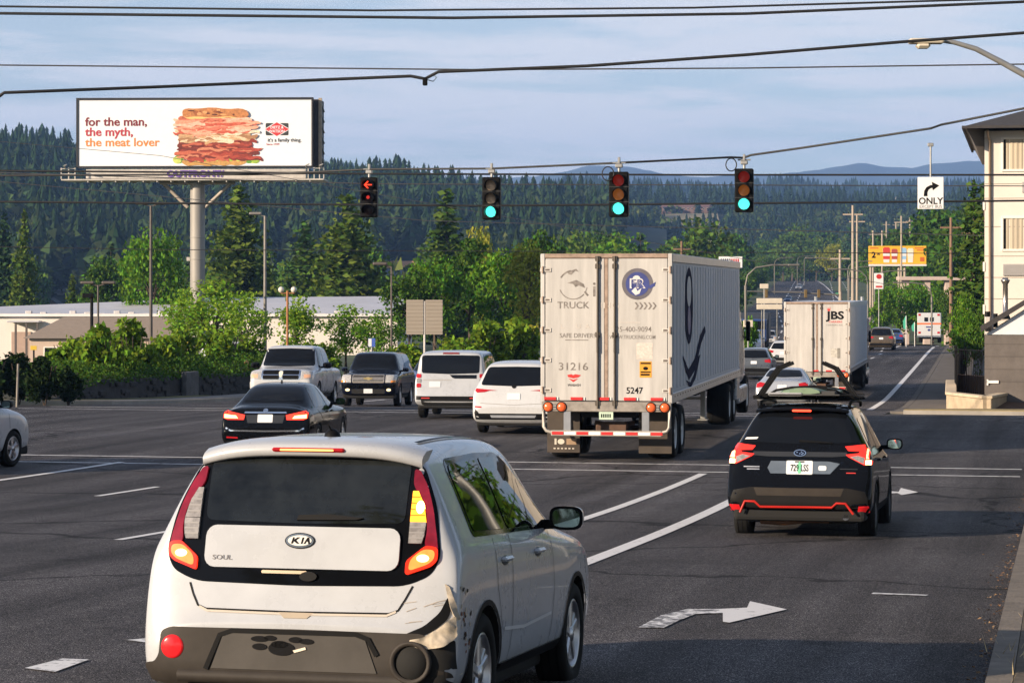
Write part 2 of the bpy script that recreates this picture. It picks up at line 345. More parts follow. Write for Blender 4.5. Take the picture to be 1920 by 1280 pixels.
# arrows painted on the lanes (flat paint, outline worn away on the bend of the right-turn one)
def paint_shape(b, polys, t0, n0, m=LINEW, dz=.009, st=1, sn=1):
    for poly in polys:
        tri = geometry.tessellate_polygon([[Vector((x, y, 0)) for x, y in poly]])
        b.add([gpt(t0+y*st, n0+x*sn, dz) for x, y in poly], [tuple(t) for t in tri], m)
RT = [[(-.62,-1.15),(-.50,-.2),(-.30,.35),(.02,.62),(.30,.70),(.30,.46),(.02,.38),(-.18,.10),(-.33,-.45),(-.40,-1.15)],
      [(.30,1.02),(1.05,.58),(.30,.10)]]
LINEF = wornpaint('flaking_road_paint', (.70, .69, .68), .47)
def tnpoly(b, P, m): b.add([gpt(t, n, .009) for t, n in P], [tuple(q) for q in geometry.tessellate_polygon([[Vector((n, t, 0)) for t, n in P]])], m)
b = MB(); tnpoly(b, [(21.28,-2.78),(20.52,-2.68),(20.46,-2.62),(21.76,-2.29),(22.45,-2.69),(21.82,-2.64)], LINE); tnpoly(b, [(21.28,-2.78),(21.82,-2.64),(21.62,-2.87)], LINE)
tnpoly(b, [(19.87,-3.27),(19.90,-3.07),(20.55,-3.04),(21.12,-2.99),(21.28,-2.78),(21.62,-2.87),(21.55,-3.12),(20.95,-3.25)], LINEF); tag(b.build('turn_arrow_marking'), kind='structure')
b = MB(); tnpoly(b, [(41.5,-2.9),(42.4,-2.85),(42.2,-2.6),(43.2,-2.62),(42.2,-2.28),(41.4,-2.5),(41.9,-2.6)], LINE); tag(b.build('turn_arrow_marking'), kind='structure')
b = MB(); tnpoly(b, [(15.95,-6.80),(15.80,-6.52),(16.55,-6.58),(16.56,-6.78)], LINEW); tnpoly(b, [(17.86,-6.80),(18.3,-6.5),(17.6,-6.4)], LINEW); tag(b.build('bike_lane_marking'), kind='structure')
b = MB(); paint_shape(b, [[(-.25,-.05),(.25,-.09),(.27,.0),(-.1,.05),(-.24,.09)]], 23.6, -1.45); tag(b.build('paint_remnant'), kind='structure')
# raised blocks: pavement and kerb
def slab(name, ts, fa, fb, h, m, nseg=4, skirt=True):
    b = MB(); P = [[gpt(t, lerp(fa(t), fb(t), j/nseg), h) for j in range(nseg+1)] for t in ts]; b.grid(P, m, False)
    D = Vector((0, 0, -h-.4))
    for col in (0, nseg): b.grid([[p[col], p[col]+D] for p in P], m, False)
    for row in (0, -1): b.grid([[p, p+D] for p in P[row]], m, False)
    return tag(b.build(name), kind='structure')
T1 = [q for q in TL if -30 <= q <= 47]
VERGE = mat('weedy_verge', (.085,.066,.045), .95, var=.6, scale=3, bump=.6, bscale=20)
slab('near_pavement', T1, lambda t: -.28, lambda t: 1.15, .13, VERGE, 3)
slab('near_kerb', T1, lambda t: -.45, lambda t: -.285, .13, mat('stained_kerb', (.15,.125,.10), .9, var=.4, scale=2.5, bump=.5, bscale=25), 1)
slab('near_verge', T1, lambda t: 1.155, lambda t: 8, .17, GRASS, 4)
T2 = [77]+[q for q in TL if 78 <= q <= 240]
cornr = lambda t: redge(t)+.25+max(0, 3.2-(t-77))*.9
slab('far_pavement', T2, lambda t: cornr(t)+.02, lambda t: redge(t)+3.4+max(0, 3.2-(t-77))*.9, .05, mat('worn_shoulder', (.105,.092,.08), .9, var=.3, scale=1.2, bump=.3, bscale=30), 3)
slab('far_kerb', T2, lambda t: cornr(t)-.22, cornr, .045, MATS['worn_shoulder'], 1)
slab('corner_verge', [77.2, 78, 79, 80, 81, 82, 83], lambda t: -4.6+max(0, t-79)*.5, lambda t: 60, .14, mat('golden_verge', (.26,.20,.085), .95, var=.5, scale=1.5, bump=.6, bscale=14), 6)
slab('corner_kerb', [76.95, 77.2], lambda t: -4.6, lambda t: 60, .12, CONC, 6)
T3 = [77.5]+[q for q in TL if 78 <= q <= 190]
cl = lambda t: ledge(t)-.25-max(0, 4-(t-77.5))*.9
slab('left_kerb', T3, lambda t: cl(t)-.2, cl, .12, CONC, 1)
slab('left_pavement', T3, lambda t: cl(t)-1.6, lambda t: cl(t)-.21, .13, CONCD, 2)
slab('left_verge', [77.4, 80, 84, 88, 92, 97], lambda t: -120, lambda t: cl(t)-1.61, .15, GRASS, 10)
slab('median', [q for q in TL if 112 <= q <= 420], lambda t: -20.6+shift(t), lambda t: -19.0+shift(t), .16, mat('median_pavers', (.22, .12, .07), .9, var=.4, scale=1.5), 2)
road_sheet('gore_verge', 232, 330, lambda t: redge(t)+.2, lambda t: -13.5-.028*(t-200), 3, GRASS, .09)
road_sheet('bank_verge', 150, 460, lambda t: max(redge(t), -8.0-.028*(t-200))+(.3 if t > 245 else 3.6), lambda t: 14, 3, GRASS, .05)

# ------------------------------------------------------------------ hills and mountains
def hill(name, crest, Y0, Y1, Yb, u0, u1, m, zb=-6, rough=0, nu=70, ny=14, seed=0):
    def h(u, Y):
        top = CZ+(CY-interp(crest, u))/F*Y1
        z = lerp(zb, top, sstep(Y0, Y1, Y)) if Y <= Y1 else lerp(top, zb, sstep(Y1, Yb, Y)*.9)
        return z+rough*noise.fractal(Vector((u*.006+seed, Y*.0016, 0)), 1, 2, 4)*min(1, max(0, (z-zb)/30))
    Ys = [lerp(Y0, Y1, i/ny) for i in range(ny+1)]+[lerp(Y1, Yb, i/3) for i in (1, 2, 3)]
    b = MB(); b.grid([[((u-CX)/F*Y, Y, h(u, Y)) for u in [lerp(u0, u1, j/nu) for j in range(nu+1)]] for Y in Ys], m)
    tag(b.build(name), kind='structure'); return h
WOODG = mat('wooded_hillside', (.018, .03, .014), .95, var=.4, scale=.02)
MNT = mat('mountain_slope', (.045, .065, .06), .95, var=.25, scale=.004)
hA = hill('near_hill', [(-600,285),(0,316),(145,334),(300,356),(620,382),(760,390),(880,398),(1000,412),(1250,434)], 620, 1500, 2100, -700, 1250, WOODG, rough=5)
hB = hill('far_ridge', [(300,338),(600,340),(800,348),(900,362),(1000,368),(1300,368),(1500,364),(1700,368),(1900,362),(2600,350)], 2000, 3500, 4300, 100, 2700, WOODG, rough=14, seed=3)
hC = hill('middle_hill', [(800,420),(1000,392),(1150,382),(1300,388),(1450,392),(1600,398),(1750,396),(1900,392),(2400,390)], 1000, 2000, 2400, 850, 2500, WOODG, rough=5, seed=9)
MK = [(300,345),(940,336),(1000,330),(1060,319),(1100,307),(1140,305),(1180,310),(1240,324),(1300,331),(1420,331),(1480,322),(1540,318),(1590,307),(1615,304),(1660,314),(1710,318),(1770,309),(1830,305),(1900,296),(2100,292),(2400,310)]
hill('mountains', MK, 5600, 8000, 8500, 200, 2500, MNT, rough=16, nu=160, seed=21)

# ------------------------------------------------------------------ far woods: far-off masses, one object each
def cone_template(levels, per, w, seed, skirt=.08):
    r = random.Random(seed); T = []
    for k in range(levels):
        z = skirt+(1-skirt)*k/levels; rad = w*(1-z)**.85+.012
        for i in range(per):
            a = 2*math.pi*(i+r.random()*.8)/per+k; rr = rad*r.uniform(.5, 1.35); da = math.pi/per*1.15
            top = z+(1.5/levels)
            T.append([(0, 0, min(top, 1.0)), (rr*math.cos(a-da), rr*math.sin(a-da), z-r.uniform(0, .04)), (rr*math.cos(a+da), rr*math.sin(a+da), z-r.uniform(0, .04))])
    return np.array(T)
def puff_template(n, seed, squash=.8):
    r = random.Random(seed); T = []
    for i in range(n):
        d = Vector((r.gauss(0, 1), r.gauss(0, 1), r.gauss(.25, .8))).normalized(); c = Vector((d.x*.36, d.y*.36, .55+d.z*.42*squash))*1.0*r.uniform(.75, 1.08)
        s = r.uniform(.10, .17); a = Vector((r.gauss(0, 1), r.gauss(0, 1), r.gauss(0, 1))).normalized(); q = a.orthogonal().normalized(); p = a.cross(q)
        T.append([c+q*s, c-q*s*.6+p*s, c-q*s*.6-p*s])
    return np.array([[tuple(v) for v in t] for t in T])
def wood(name, spots, tmpl, hrange, m, seed, label=None, squeeze=(.85, 1.2)):
    rs = np.random.RandomState(seed); out = []
    for (x, y, z) in spots:
        T = tmpl[rs.randint(len(tmpl))]; h = rs.uniform(*hrange); a = rs.uniform(0, 6.28); c, s = math.cos(a)*h*rs.uniform(*squeeze), math.sin(a)*h
        s *= 1
        v = T.reshape(-1, 3); o = np.empty_like(v); hw = h*rs.uniform(*squeeze); ca, sa = math.cos(a)*hw, math.sin(a)*hw
        o[:, 0] = v[:, 0]*ca-v[:, 1]*sa+x; o[:, 1] = v[:, 0]*sa+v[:, 1]*ca+y; o[:, 2] = v[:, 2]*h+z-.3
        out.append(o)
    V = np.concatenate(out); n = len(V)//3
    me = bpy.data.meshes.new(name); me.vertices.add(len(V)); me.vertices.foreach_set('co', V.ravel().astype(np.float32))
    me.loops.add(n*3); me.loops.foreach_set('vertex_index', np.arange(n*3, dtype=np.int32)); me.polygons.add(n)
    me.polygons.foreach_set('loop_start', np.arange(0, n*3, 3, dtype=np.int32)); me.polygons.foreach_set('loop_total', np.full(n, 3, dtype=np.int32))
    me.materials.append(m); me.update(calc_edges=True)
    o = bpy.data.objects.new(name, me); COL.objects.link(o); return tag(o, label, 'wood' if label else None, kind='stuff')
FIRF = leafmat('fir_foliage', (.026, .047, .015), .45, .1)
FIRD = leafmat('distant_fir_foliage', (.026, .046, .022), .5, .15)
OLIVE = leafmat('mixed_wood_foliage', (.070, .098, .024), .5, .25)
CT = [cone_template(12, 9, .20, 1), cone_template(13, 8, .15, 2), cone_template(11, 10, .25, 3), cone_template(12, 8, .22, 6)]
CTS = [cone_template(4, 4, .2, 4), cone_template(4, 4, .17, 5)]
PT = [puff_template(60, 1), puff_template(60, 2), puff_template(50, 3, 1.0)]
def scatter(n, u0, u1, Y0, Y1, h, seed, keep=None, pw=1.0):
    r = random.Random(seed); S = []
    while len(S) < n:
        Y = Y0+(Y1-Y0)*r.random()**pw; u = r.uniform(u0, u1)
        if keep and not keep(u, Y, r): continue
        S.append(((u-CX)/F*Y, Y, h(u, Y)))
    return S
HSP = []                                               # where houses stand on the slope: (px, width, distance)
def ground_at(px, py, w_=0):
    Y = 150.0
    while Y < 1500:
        X = (px-CX)/F*Y; z = CZ-(py-CY)/F*Y; g_ = max(gz(*TN(X, Y)), hA(px, Y) if 620 < Y < 1500 else -99)
        if z <= g_+.05: break
        Y += 5
    return Y
HOUSES = {91: (582, 40), 113: (556, 34), 155: (548, 26), 755: (518, 92), 735: (490, 44), 705: (566, 56), 527: (480, 26)}
for px, (py, wp) in HOUSES.items(): HSP.append((px, wp, ground_at(px, py)))
HY = {p: y for p, q, y in HSP}
clear = lambda u, Y, r: not any(abs(u-p) < q/2+7 and y-260 < Y < y+22 for p, q, y in HSP)
DLEAF = leafmat('dark_wood_foliage', (.040, .062, .022), .55, .2)
wood('dark_leafy_wood', scatter(2500, -200, 1150, 700, 1560, hA, 7, clear), PT, (8, 19), DLEAF, 17, 'dark rounded trees scattered through the fir wood on the hill')
wood('fir_wood', scatter(2500, -200, 1150, 740, 1560, hA, 1, clear), CT, (7, 27), FIRF, 11, 'dark fir wood covering the hill behind the billboard')
wood('leafy_wood', scatter(1400, -100, 1150, 640, 1500, hA, 2, clear, 1.5), PT, (9, 17), OLIVE, 12, 'paler leafy trees mixed along the foot of the dark fir hill')
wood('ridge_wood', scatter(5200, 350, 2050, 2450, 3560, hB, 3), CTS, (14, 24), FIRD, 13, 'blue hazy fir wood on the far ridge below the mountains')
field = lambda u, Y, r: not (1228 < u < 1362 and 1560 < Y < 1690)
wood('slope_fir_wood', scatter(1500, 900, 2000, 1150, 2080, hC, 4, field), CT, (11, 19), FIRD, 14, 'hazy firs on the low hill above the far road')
wood('slope_leafy_wood', scatter(1300, 900, 2000, 1020, 1700, hC, 5, field, 1.3), PT, (8, 13), OLIVE, 15, 'olive leafy wood on the low hill above the far road')
# ------------------------------------------------------------------ vehicles: bodies are subdivided cages, panels lie on the body
def paint(name, col, var=.04, rough=.28, metal=0): return mat('paint_'+name, col, rough, metal, var=var, scale=2.5, coat=.6, rvar=.05)
P_WHITE = paint('white', (.48, .49, .505)); P_BLACK = mat('paint_black', (.0035, .004, .0055), .08, 0, var=.1, scale=2.5, coat=0, spec=.16); P_NAVY = mat('paint_navy', (.004, .006, .016), .08, 0, var=.1, scale=2.5, coat=0, spec=.3)
P_SILVER = paint('silver', (.42, .44, .47), metal=.4); P_BROWN = paint('brown', (.10, .075, .05), metal=.3); P_BLUE = paint('blue', (.02, .05, .16)); P_GREY = paint('grey', (.10, .11, .12), metal=.3)
P_CREAM = paint('pure_white', (.405, .42, .445), var=.1)
UNDER = mat('underbody', (.008, .008, .008), .9, var=0)
def rrect(x0, z0, x1, z1, r, n=4):
    P = []
    for cx, cz, a in ((x1-r, z1-r, 0), (x0+r, z1-r, 90), (x0+r, z0+r, 180), (x1-r, z0+r, 270)):
        for i in range(n+1): t = R(a+90*i/n); P.append((cx+r*math.cos(t), cz+r*math.sin(t)))
    return P
def fillet(P, r, n=5):
    Q = []
    for i, p in enumerate(P):
        a, c = P[i-1], P[(i+1) % len(P)]; la = math.hypot(a[0]-p[0], a[1]-p[1]); lc = math.hypot(c[0]-p[0], c[1]-p[1]); d = min(r, .45*la, .45*lc)
        A_ = (p[0]+(a[0]-p[0])*d/la, p[1]+(a[1]-p[1])*d/la); C_ = (p[0]+(c[0]-p[0])*d/lc, p[1]+(c[1]-p[1])*d/lc)
        for k in range(n+1): t = k/n; Q.append(((1-t)**2*A_[0]+2*t*(1-t)*p[0]+t*t*C_[0], (1-t)**2*A_[1]+2*t*(1-t)*p[1]+t*t*C_[1]))
    return Q
def chaikin(P, n=2):
    for _ in range(n):
        Q = []
        for a, b in zip(P, P[1:]+P[:1]): Q += [(.75*a[0]+.25*b[0], .75*a[1]+.25*b[1]), (.25*a[0]+.75*b[0], .25*a[1]+.75*b[1])]
        P = Q
    return P
def ell(cx, cz, a, b, n=20): return [(cx+a*math.cos(2*math.pi*i/n), cz+b*math.sin(2*math.pi*i/n)) for i in range(n)]
def mirror(P): return [(-x, z) for x, z in reversed(P)]
def section(y, zb, zbelt, zt, w_, wr, crown=.012):
    zs = min(zbelt, zt-.035); d = zt-zs; sh = w_-.012; bx = w_-.045
    z7 = zt-min(.05, .5*d); wr = min(wr, bx-.01)
    h = [(0, zb), (.75*w_, zb), (.955*w_, zb+.035), (w_-.008, zb+.28*(zs-zb)), (w_, zb+.58*(zs-zb)), (sh, zs-.07*min(1, (zs-zb)*2)), (bx, zs),
         (lerp(bx, wr, .55), lerp(zs, z7, .6)), (wr, z7), (wr-.09, zt-.008*min(1, d*8)), (wr*.5, zt+crown*.7), (0, zt+crown)]
    return [(x, y, z) for x, z in h]
def car_body(name, st, axles, Rw, m, lvl=2, well=.60, parent=None):
    rows = [section(*s) for s in st]
    f = lambda row, s, y=0, zc=.0: [(x*s, yy+y, zc+(z-zc)*s) for x, yy, z in row]
    zc0 = sum(p[2] for p in rows[0])/12; zc1 = sum(p[2] for p in rows[-1])/12
    rows = [f(rows[0], .93, -.006, zc0)]+rows+[f(rows[-1], .93, .006, zc1)]
    bm = bmesh.new(); n = 12; V = []
    for row in rows:
        r = [bm.verts.new(p) for p in row]; l = [r[0]]+[bm.verts.new((-x, y, z)) for x, y, z in row[1:-1]]+[r[-1]]; V.append((r, l))
    for (r0, l0), (r1, l1) in zip(V, V[1:]):
        for i in range(n-1):
            bm.faces.new((r0[i], r0[i+1], r1[i+1], r1[i])); bm.faces.new((l0[i+1], l0[i], l1[i], l1[i+1]))
    for (r, l), fl in ((V[0], False), (V[-1], True)):
        for i in range(n-1):
            vs = [r[i], l[i], l[i+1], r[i+1]]; vs = list(dict.fromkeys(vs))
            bm.faces.new(vs if not fl else vs[::-1])
    bmesh.ops.recalc_face_normals(bm, faces=bm.faces[:])
    me = bpy.data.meshes.new(name); bm.to_mesh(me); bm.free()
    o = bpy.data.objects.new(name, me); COL.objects.link(o)
    s = o.modifiers.new('s', 'SUBSURF'); s.levels = lvl; s.render_levels = lvl
    cut = None
    if axles:
        cb = MB()
        for ya in axles:
            for sx in (-1, 1): cb.cyl((sx*well, ya, Rw*.98), (sx*1.4, ya, Rw*.98), Rw*1.13, BLACK, n=28)
        cut = cb.build('cut', fix=True)
        b = o.modifiers.new('b', 'BOOLEAN'); b.operation = 'DIFFERENCE'; b.object = cut; b.solver = 'EXACT'
    dg = bpy.context.evaluated_depsgraph_get(); dg.update()
    new = bpy.data.meshes.new_from_object(o.evaluated_get(dg)); o.modifiers.clear(); o.data = new
    if cut: bpy.data.objects.remove(cut)
    new.materials.clear(); new.materials.append(m); new.materials.append(UNDER)
    for p in new.polygons:
        c = p.center; p.use_smooth = True; k = 0
        for ya in axles or ():
            d = math.hypot(c.y-ya, c.z-Rw*.98)
            if d < Rw*1.135 and (abs(abs(c.x)-well) < .01 or d > Rw*1.08) and abs(p.normal.x if abs(abs(c.x)-well) < .01 else 1-abs(p.normal.x)) > .5: k = 1
        p.material_index = k
        if k: p.use_smooth = False
    new.update()
    try: new.set_sharp_from_angle(angle=R(50))
    except Exception: pass
    if parent: o.parent = parent
    return o
class Skin:
    """lays panels onto a body mesh, seen from the rear ('r'), front ('f'), right ('s'), left ('l') or top ('t')"""
    def __init__(s, o):
        me = o.data; s.vs = [v.co.copy() for v in me.vertices]; s.t = BVHTree.FromPolygons(s.vs, [tuple(p.vertices) for p in me.polygons])
        s.L = max(v.y for v in s.vs)
    def hit(s, view, a, b):
        o, d = {'r': ((a, -5, b), (0, 1, 0)), 'f': ((a, s.L+5, b), (0, -1, 0)), 's': ((6, a, b), (-1, 0, 0)), 'l': ((-6, a, b), (1, 0, 0)), 't': ((a, b, 9), (0, 0, -1))}[view]
        p, nrm, i, _ = s.t.ray_cast(Vector(o), Vector(d))
        if p is None: return None
        if nrm.dot(Vector(d)) > 0: nrm = -nrm
        return p, nrm
    def panel(s, mb, poly, view, m, off=.004, res=.06, rim=True, crumple=0):
        E = []
        for a, b in zip(poly, poly[1:]+poly[:1]):
            k = max(1, int(math.hypot(b[0]-a[0], b[1]-a[1])/res+.5)); E += [(lerp(a[0], b[0], i/k), lerp(a[1], b[1], i/k)) for i in range(k)]
        xs = [p[0] for p in E]; zs = [p[1] for p in E]; n = len(E); pts = [Vector(p) for p in E]
        def inside(x, z):
            c = False
            for (xa, za), (xb, zb) in zip(E, E[1:]+E[:1]):
                if (za > z) != (zb > z) and x < (xb-xa)*(z-za)/(zb-za)+xa: c = not c
            return c
        nx = int((max(xs)-min(xs))/res); nz = int((max(zs)-min(zs))/res)
        for i in range(1, nx+1):
            for j in range(1, nz+1):
                q = (min(xs)+(i-.5)*res, min(zs)+(j-.5)*res)
                if inside(*q) and min((p[0]-q[0])**2+(p[1]-q[1])**2 for p in E) > (.35*res)**2: pts.append(Vector(q))
        r = geometry.delaunay_2d_cdt(pts, [(i, (i+1) % n) for i in range(n)], [], 1, 1e-6)
        H = [s.hit(view, v[0], v[1]) for v in r[0]]
        V = [(h[0]+h[1]*(off+(crumple*(noise.noise(h[0]*17)+.6*noise.noise(h[0]*41)) if crumple else 0)) if h else None) for h in H]; I = [(h[0]-h[1]*.004 if h else None) for h in H]
        fs = [tuple(f) for f in r[2] if all(V[i] is not None for i in f)]
        if not fs: return
        zero = Vector((0, 0, 0)); nn = len(V)
        ed = {}
        for f in fs:
            for a, b in zip(f, f[1:]+f[:1]):
                k = (min(a, b), max(a, b)); ed[k] = None if k in ed else (a, b)
        # wind faces to look outwards
        f0 = fs[0]; nrm = (V[f0[1]]-V[f0[0]]).cross(V[f0[2]]-V[f0[0]]); flip = nrm.dot(H[f0[0]][1]) < 0
        if flip: fs = [f[::-1] for f in fs]
        mb.add([v or zero for v in V], fs, m, True)
        if rim:
            mb.add([v or zero for v in V]+[v or zero for v in I], [(a, b, nn+b, nn+a) for e in ed.values() if e for a, b in [e]], m)
    def line(s, mb, pts, view, m, wd=.012, off=.0035, res=.08):
        D = []
        for a, b in zip(pts, pts[1:]):
            k = max(1, int(math.hypot(b[0]-a[0], b[1]-a[1])/res)); D += [(lerp(a[0], b[0], i/k), lerp(a[1], b[1], i/k)) for i in range(k)]
        D.append(pts[-1]); P = []
        for i, p in enumerate(D):
            a, b = D[max(0, i-1)], D[min(len(D)-1, i+1)]; L = math.hypot(b[0]-a[0], b[1]-a[1]) or 1; nx, nz = -(b[1]-a[1])/L*wd/2, (b[0]-a[0])/L*wd/2
            h1, h2 = s.hit(view, p[0]+nx, p[1]+nz), s.hit(view, p[0]-nx, p[1]-nz)
            if h1 and h2: P.append([h1[0]+h1[1]*off, h2[0]+h2[1]*off])
        if len(P) > 1: mb.grid(P, m)
    def text(s, mb, string, size, view, a, b, m, bold=0, sx=1, off=.008, mirror_=False):
        vs, fs = text_mesh(string, bold, 'CENTER', 0); sg = {'r': 1, 'f': -1, 's': 1, 'l': -1}[view]; out = []
        for x, y in vs:
            h = s.hit(view, a+x*size*sx*sg, b+y*size); out.append(h[0]+h[1]*off if h else Vector((0, 0, 0)))
        mb.add(out, fs, m)
# wheels -------------------------------------------------------------------------
WH = {}
def wheel_meshes(Rw, wd, style):
    k = (Rw, wd, style)
    if k in WH: return WH[k]
    t = MB(); h = wd/2; rr = Rw*.68
    t.lathe([(rr, -h*.9), (Rw*.80, -h), (Rw*.93, -h*.95), (Rw*.985, -h*.75), (Rw, -h*.4), (Rw, h*.4), (Rw*.985, h*.75), (Rw*.93, h*.95), (Rw*.80, h), (rr, h*.9), (rr*.97, h*.5), (rr*.97, -h*.5), (rr, -h*.9)], (0, 0, 0), (1, 0, 0), RUBBER, 36)
    for sx in (-.25, 0, .25): t.lathe([(Rw*1.001, sx*wd-.006), (Rw*1.004, sx*wd-.004), (Rw*1.004, sx*wd+.004), (Rw*1.001, sx*wd+.006)], (0, 0, 0), (1, 0, 0), BLACK, 36)
    r = MB(); mtl = {'alloy': ALU, 'dark': mat('gunmetal', (.09, .09, .10), .4, .8, var=.1), 'steel': mat('white_wheel', (.6, .6, .6), .5, .3, var=.15)}[style]
    r.lathe([(rr*.99, -h*.5), (rr*.99, h*.82), (rr*.93, h*.9), (rr*.89, h*.8), (rr*.86, h*.2), (.03, h*.15)], (0, 0, 0), (1, 0, 0), mtl, 36)
    r.lathe([(rr*.86, h*.25), (.03, h*.25)], (0, 0, 0), (1, 0, 0), UNDER, 24)
    ns = 5 if style != 'steel' else 8
    for i in range(ns):
        a = 2*math.pi*i/ns
        M = Matrix.Rotation(a, 4, 'X')
        r.box(h*.35, -.032, rr*.1, h*.78, .032, rr*.9, mtl, .012, M)
        if style == 'alloy':
            r.box(h*.35, -.018, rr*.15, h*.7, .018, rr*.88, mtl, .008, Matrix.Rotation(a+.28, 4, 'X'))
    r.lathe([(.001, h*.9), (rr*.2, h*.86), (rr*.24, h*.5)], (0, 0, 0), (1, 0, 0), mtl, 20)
    to = t.build('wheel'); ro = r.build('rim'); WH[k] = (to.data, ro.data); bpy.data.objects.remove(to); bpy.data.objects.remove(ro); return WH[k]
def add_wheels(root, axles, Rw, track, wd=.22, style='alloy', steer=0):
    tm, rm = wheel_meshes(Rw, wd, style)
    for i, ya in enumerate(axles):
        for sx in (1, -1):
            o = bpy.data.objects.new('wheel', tm); COL.objects.link(o); o.parent = root; o.location = (sx*(track), ya, Rw)
            if sx < 0: o.rotation_euler.z = math.pi
            if i == len(axles)-1 and steer: o.rotation_euler.z += steer
            p = bpy.data.objects.new('rim', rm); COL.objects.link(p); p.parent = o
def mirror_part(root, x, y, z, m, s=1, face=1):
    """door mirror: rounded housing, glass on its rear side"""
    for sx in (1, -1):
        b = MB(); cx = sx*(x+.115*s); P = []
        for i in range(9):
            k = i/8; yy = y-.055*s+.16*s*k; sc_ = math.sqrt(max(0, 1-(k*.97)**2.6)); P.append([(cx+.108*s*sc_*math.copysign(abs(math.cos(t))**.6, math.cos(t)), yy, z+.075*s*sc_*math.copysign(abs(math.sin(t))**.6, math.sin(t))) for t in [2*math.pi*j/20 for j in range(21)]])
        b.grid(P, m); b.add([p for p in P[0][:-1]], [tuple(range(20))], BLACK); b.bar((sx*(x-.13), y+.03, z-.05*s), (sx*(x+.05), y+.02, z-.04*s), .07, .06, BLACK)
        o = b.build('door_mirror', root, fix=True)
        gb = MB(); gb.prism([(cx+.088*s*math.copysign(abs(math.cos(t))**.6, math.cos(t)), z+.058*s*math.copysign(abs(math.sin(t))**.6, math.sin(t))) for t in [2*math.pi*j/20 for j in range(20)]], lambda u, v, d: Vector((u, y-.060*s+d, v)), .004, mat('mirror_glass', (.55, .70, .64), .03, 1, var=0)); gb.build('mirror_glass', o)
def place(name, px, Y, head, label, cat, pitch=None, z=None, group=None, back=0):
    X = (px-CX)/F*Y; X -= math.sin(R(head))*back; Y -= math.cos(R(head))*back; t, n = TN(X, Y); z = zr(t) if z is None else z
    if pitch is None:
        d = math.cos(R(head-12.2)); pitch = math.degrees(math.atan((zr(t+2.5)-zr(t-.5))/3))*d
    r = empty(name, (X, Y, z+.008), -R(head), label, cat, group); r.rotation_mode = 'XYZ'
    r.rotation_euler = Euler((R(pitch), 0, 0)).to_matrix().to_4x4().to_euler()
    r.rotation_euler = (Matrix.Rotation(-R(head), 4, 'Z') @ Matrix.Rotation(R(pitch), 4, 'X')).to_euler()
    return r
def plate(sk, root, x, z, text, view='r', w_=.31, h=.155, m=PLATE, bits=None):
    b = MB(); sk.panel(b, rrect(x-w_/2, z-h/2, x+w_/2, z+h/2, .015, 2), view, m, .012, .1)
    if text: sk.text(b, text, .115, view, x, z-.045, INK, .012, .62, .016)
    return b.build('licence_plate', root)
def panels(sk, root, name, items):
    """one part made of panels: items = (polygon, view, material, offset, mirrored?)"""
    b = MB()
    for it in items:
        poly, view, m, off = it[:4]
        for q in ([poly, mirror(poly)] if len(it) > 4 and it[4] else [poly]): sk.panel(b, q, view, m, off)
    return b.build(name, root)
def pair(sk, root, name, poly, view, m, off=.008, extra=()):
    for k in (0, 1):
        b = MB(); f = (lambda q: q) if k == 0 else mirror
        sk.panel(b, f(poly), view, m, off, .045)
        o = b.build(name, root)
        for q, mm, o2 in extra: b = MB(); sk.panel(b, f(q), view, mm, o2, .04); b.build('lamp', o)
def side_pair(sk, root, name, polys, m, off=.004):
    for v in ('s', 'l'):
        for q in polys:
            b = MB(); sk.panel(b, q, v, m, off, .08); b.build(name, root)
def ysf(pts, n=2): return chaikin(pts, n)
# ------------------------------------------------------------------ white boxy hatchback in the foreground
root = place('hatchback_car', 549, 13.72, 12.9, 'white boxy hatchback in the foreground with torn rear bumper and a paw print plate', 'car', pitch=-2.6, z=.925)
ST = [(0,.36,.58,.655,.80,.70),(.03,.31,.60,.70,.862,.77),(.08,.27,.76,.86,.895,.80),(.115,.26,.93,1.02,.90,.795),(.155,.25,1.06,1.20,.90,.775),(.235,.25,1.10,1.42,.90,.715),
      (.29,.25,1.11,1.55,.90,.66),(.325,.25,1.115,1.615,.90,.63),(.62,.25,1.115,1.648,.90,.62),(1.4,.24,1.10,1.672,.90,.62),(2.2,.24,1.07,1.655,.90,.605),(2.55,.24,1.05,1.575,.90,.59),
      (2.86,.24,1.03,1.34,.90,.60),(3.18,.25,1.01,1.10,.90,.66),(3.6,.26,.97,1.05,.89,.66),(3.95,.28,.88,.955,.865,.62),(4.08,.30,.75,.82,.81,.56),(4.14,.32,.58,.66,.73,.5)]
body = car_body('body', ST, (.74, 3.31), .345, P_CREAM, 3, .60, root); sk = Skin(body)
b = MB(); sk.panel(b, fillet([(-.63,1.545),(0,1.565),(.63,1.545),(.745,1.28),(.785,1.03),(.74,.93),(.60,.868),(0,.856),(-.60,.868),(-.74,.93),(-.785,1.03),(-.745,1.28)], .09), 'r', GLOSSB, .003, .05); b.build('hatch_surround', root)
b = MB(); sk.panel(b, fillet([(-.575,1.53),(0,1.55),(.575,1.53),(.57,1.20),(0,1.19),(-.57,1.20)], .05), 'r', GLASS2, .007, .05); rg = b.build('rear_window', root)
b = MB(); sk.panel(b, rrect(-.555,.945,.555,1.172,.06), 'r', P_CREAM, .018, .05); hp = b.build('hatch_panel', root)
b = MB()
for e, o_, m_ in ((ell(-.01,1.095,.086,.043,28), .023, BLACK), (ell(-.01,1.095,.080,.038,28), .0255, CHROME), (ell(-.01,1.095,.068,.028,28), .0275, mat('emblem_pale', (.62,.60,.56), .35, var=0))): sk.panel(b, e, 'r', m_, o_, .03)
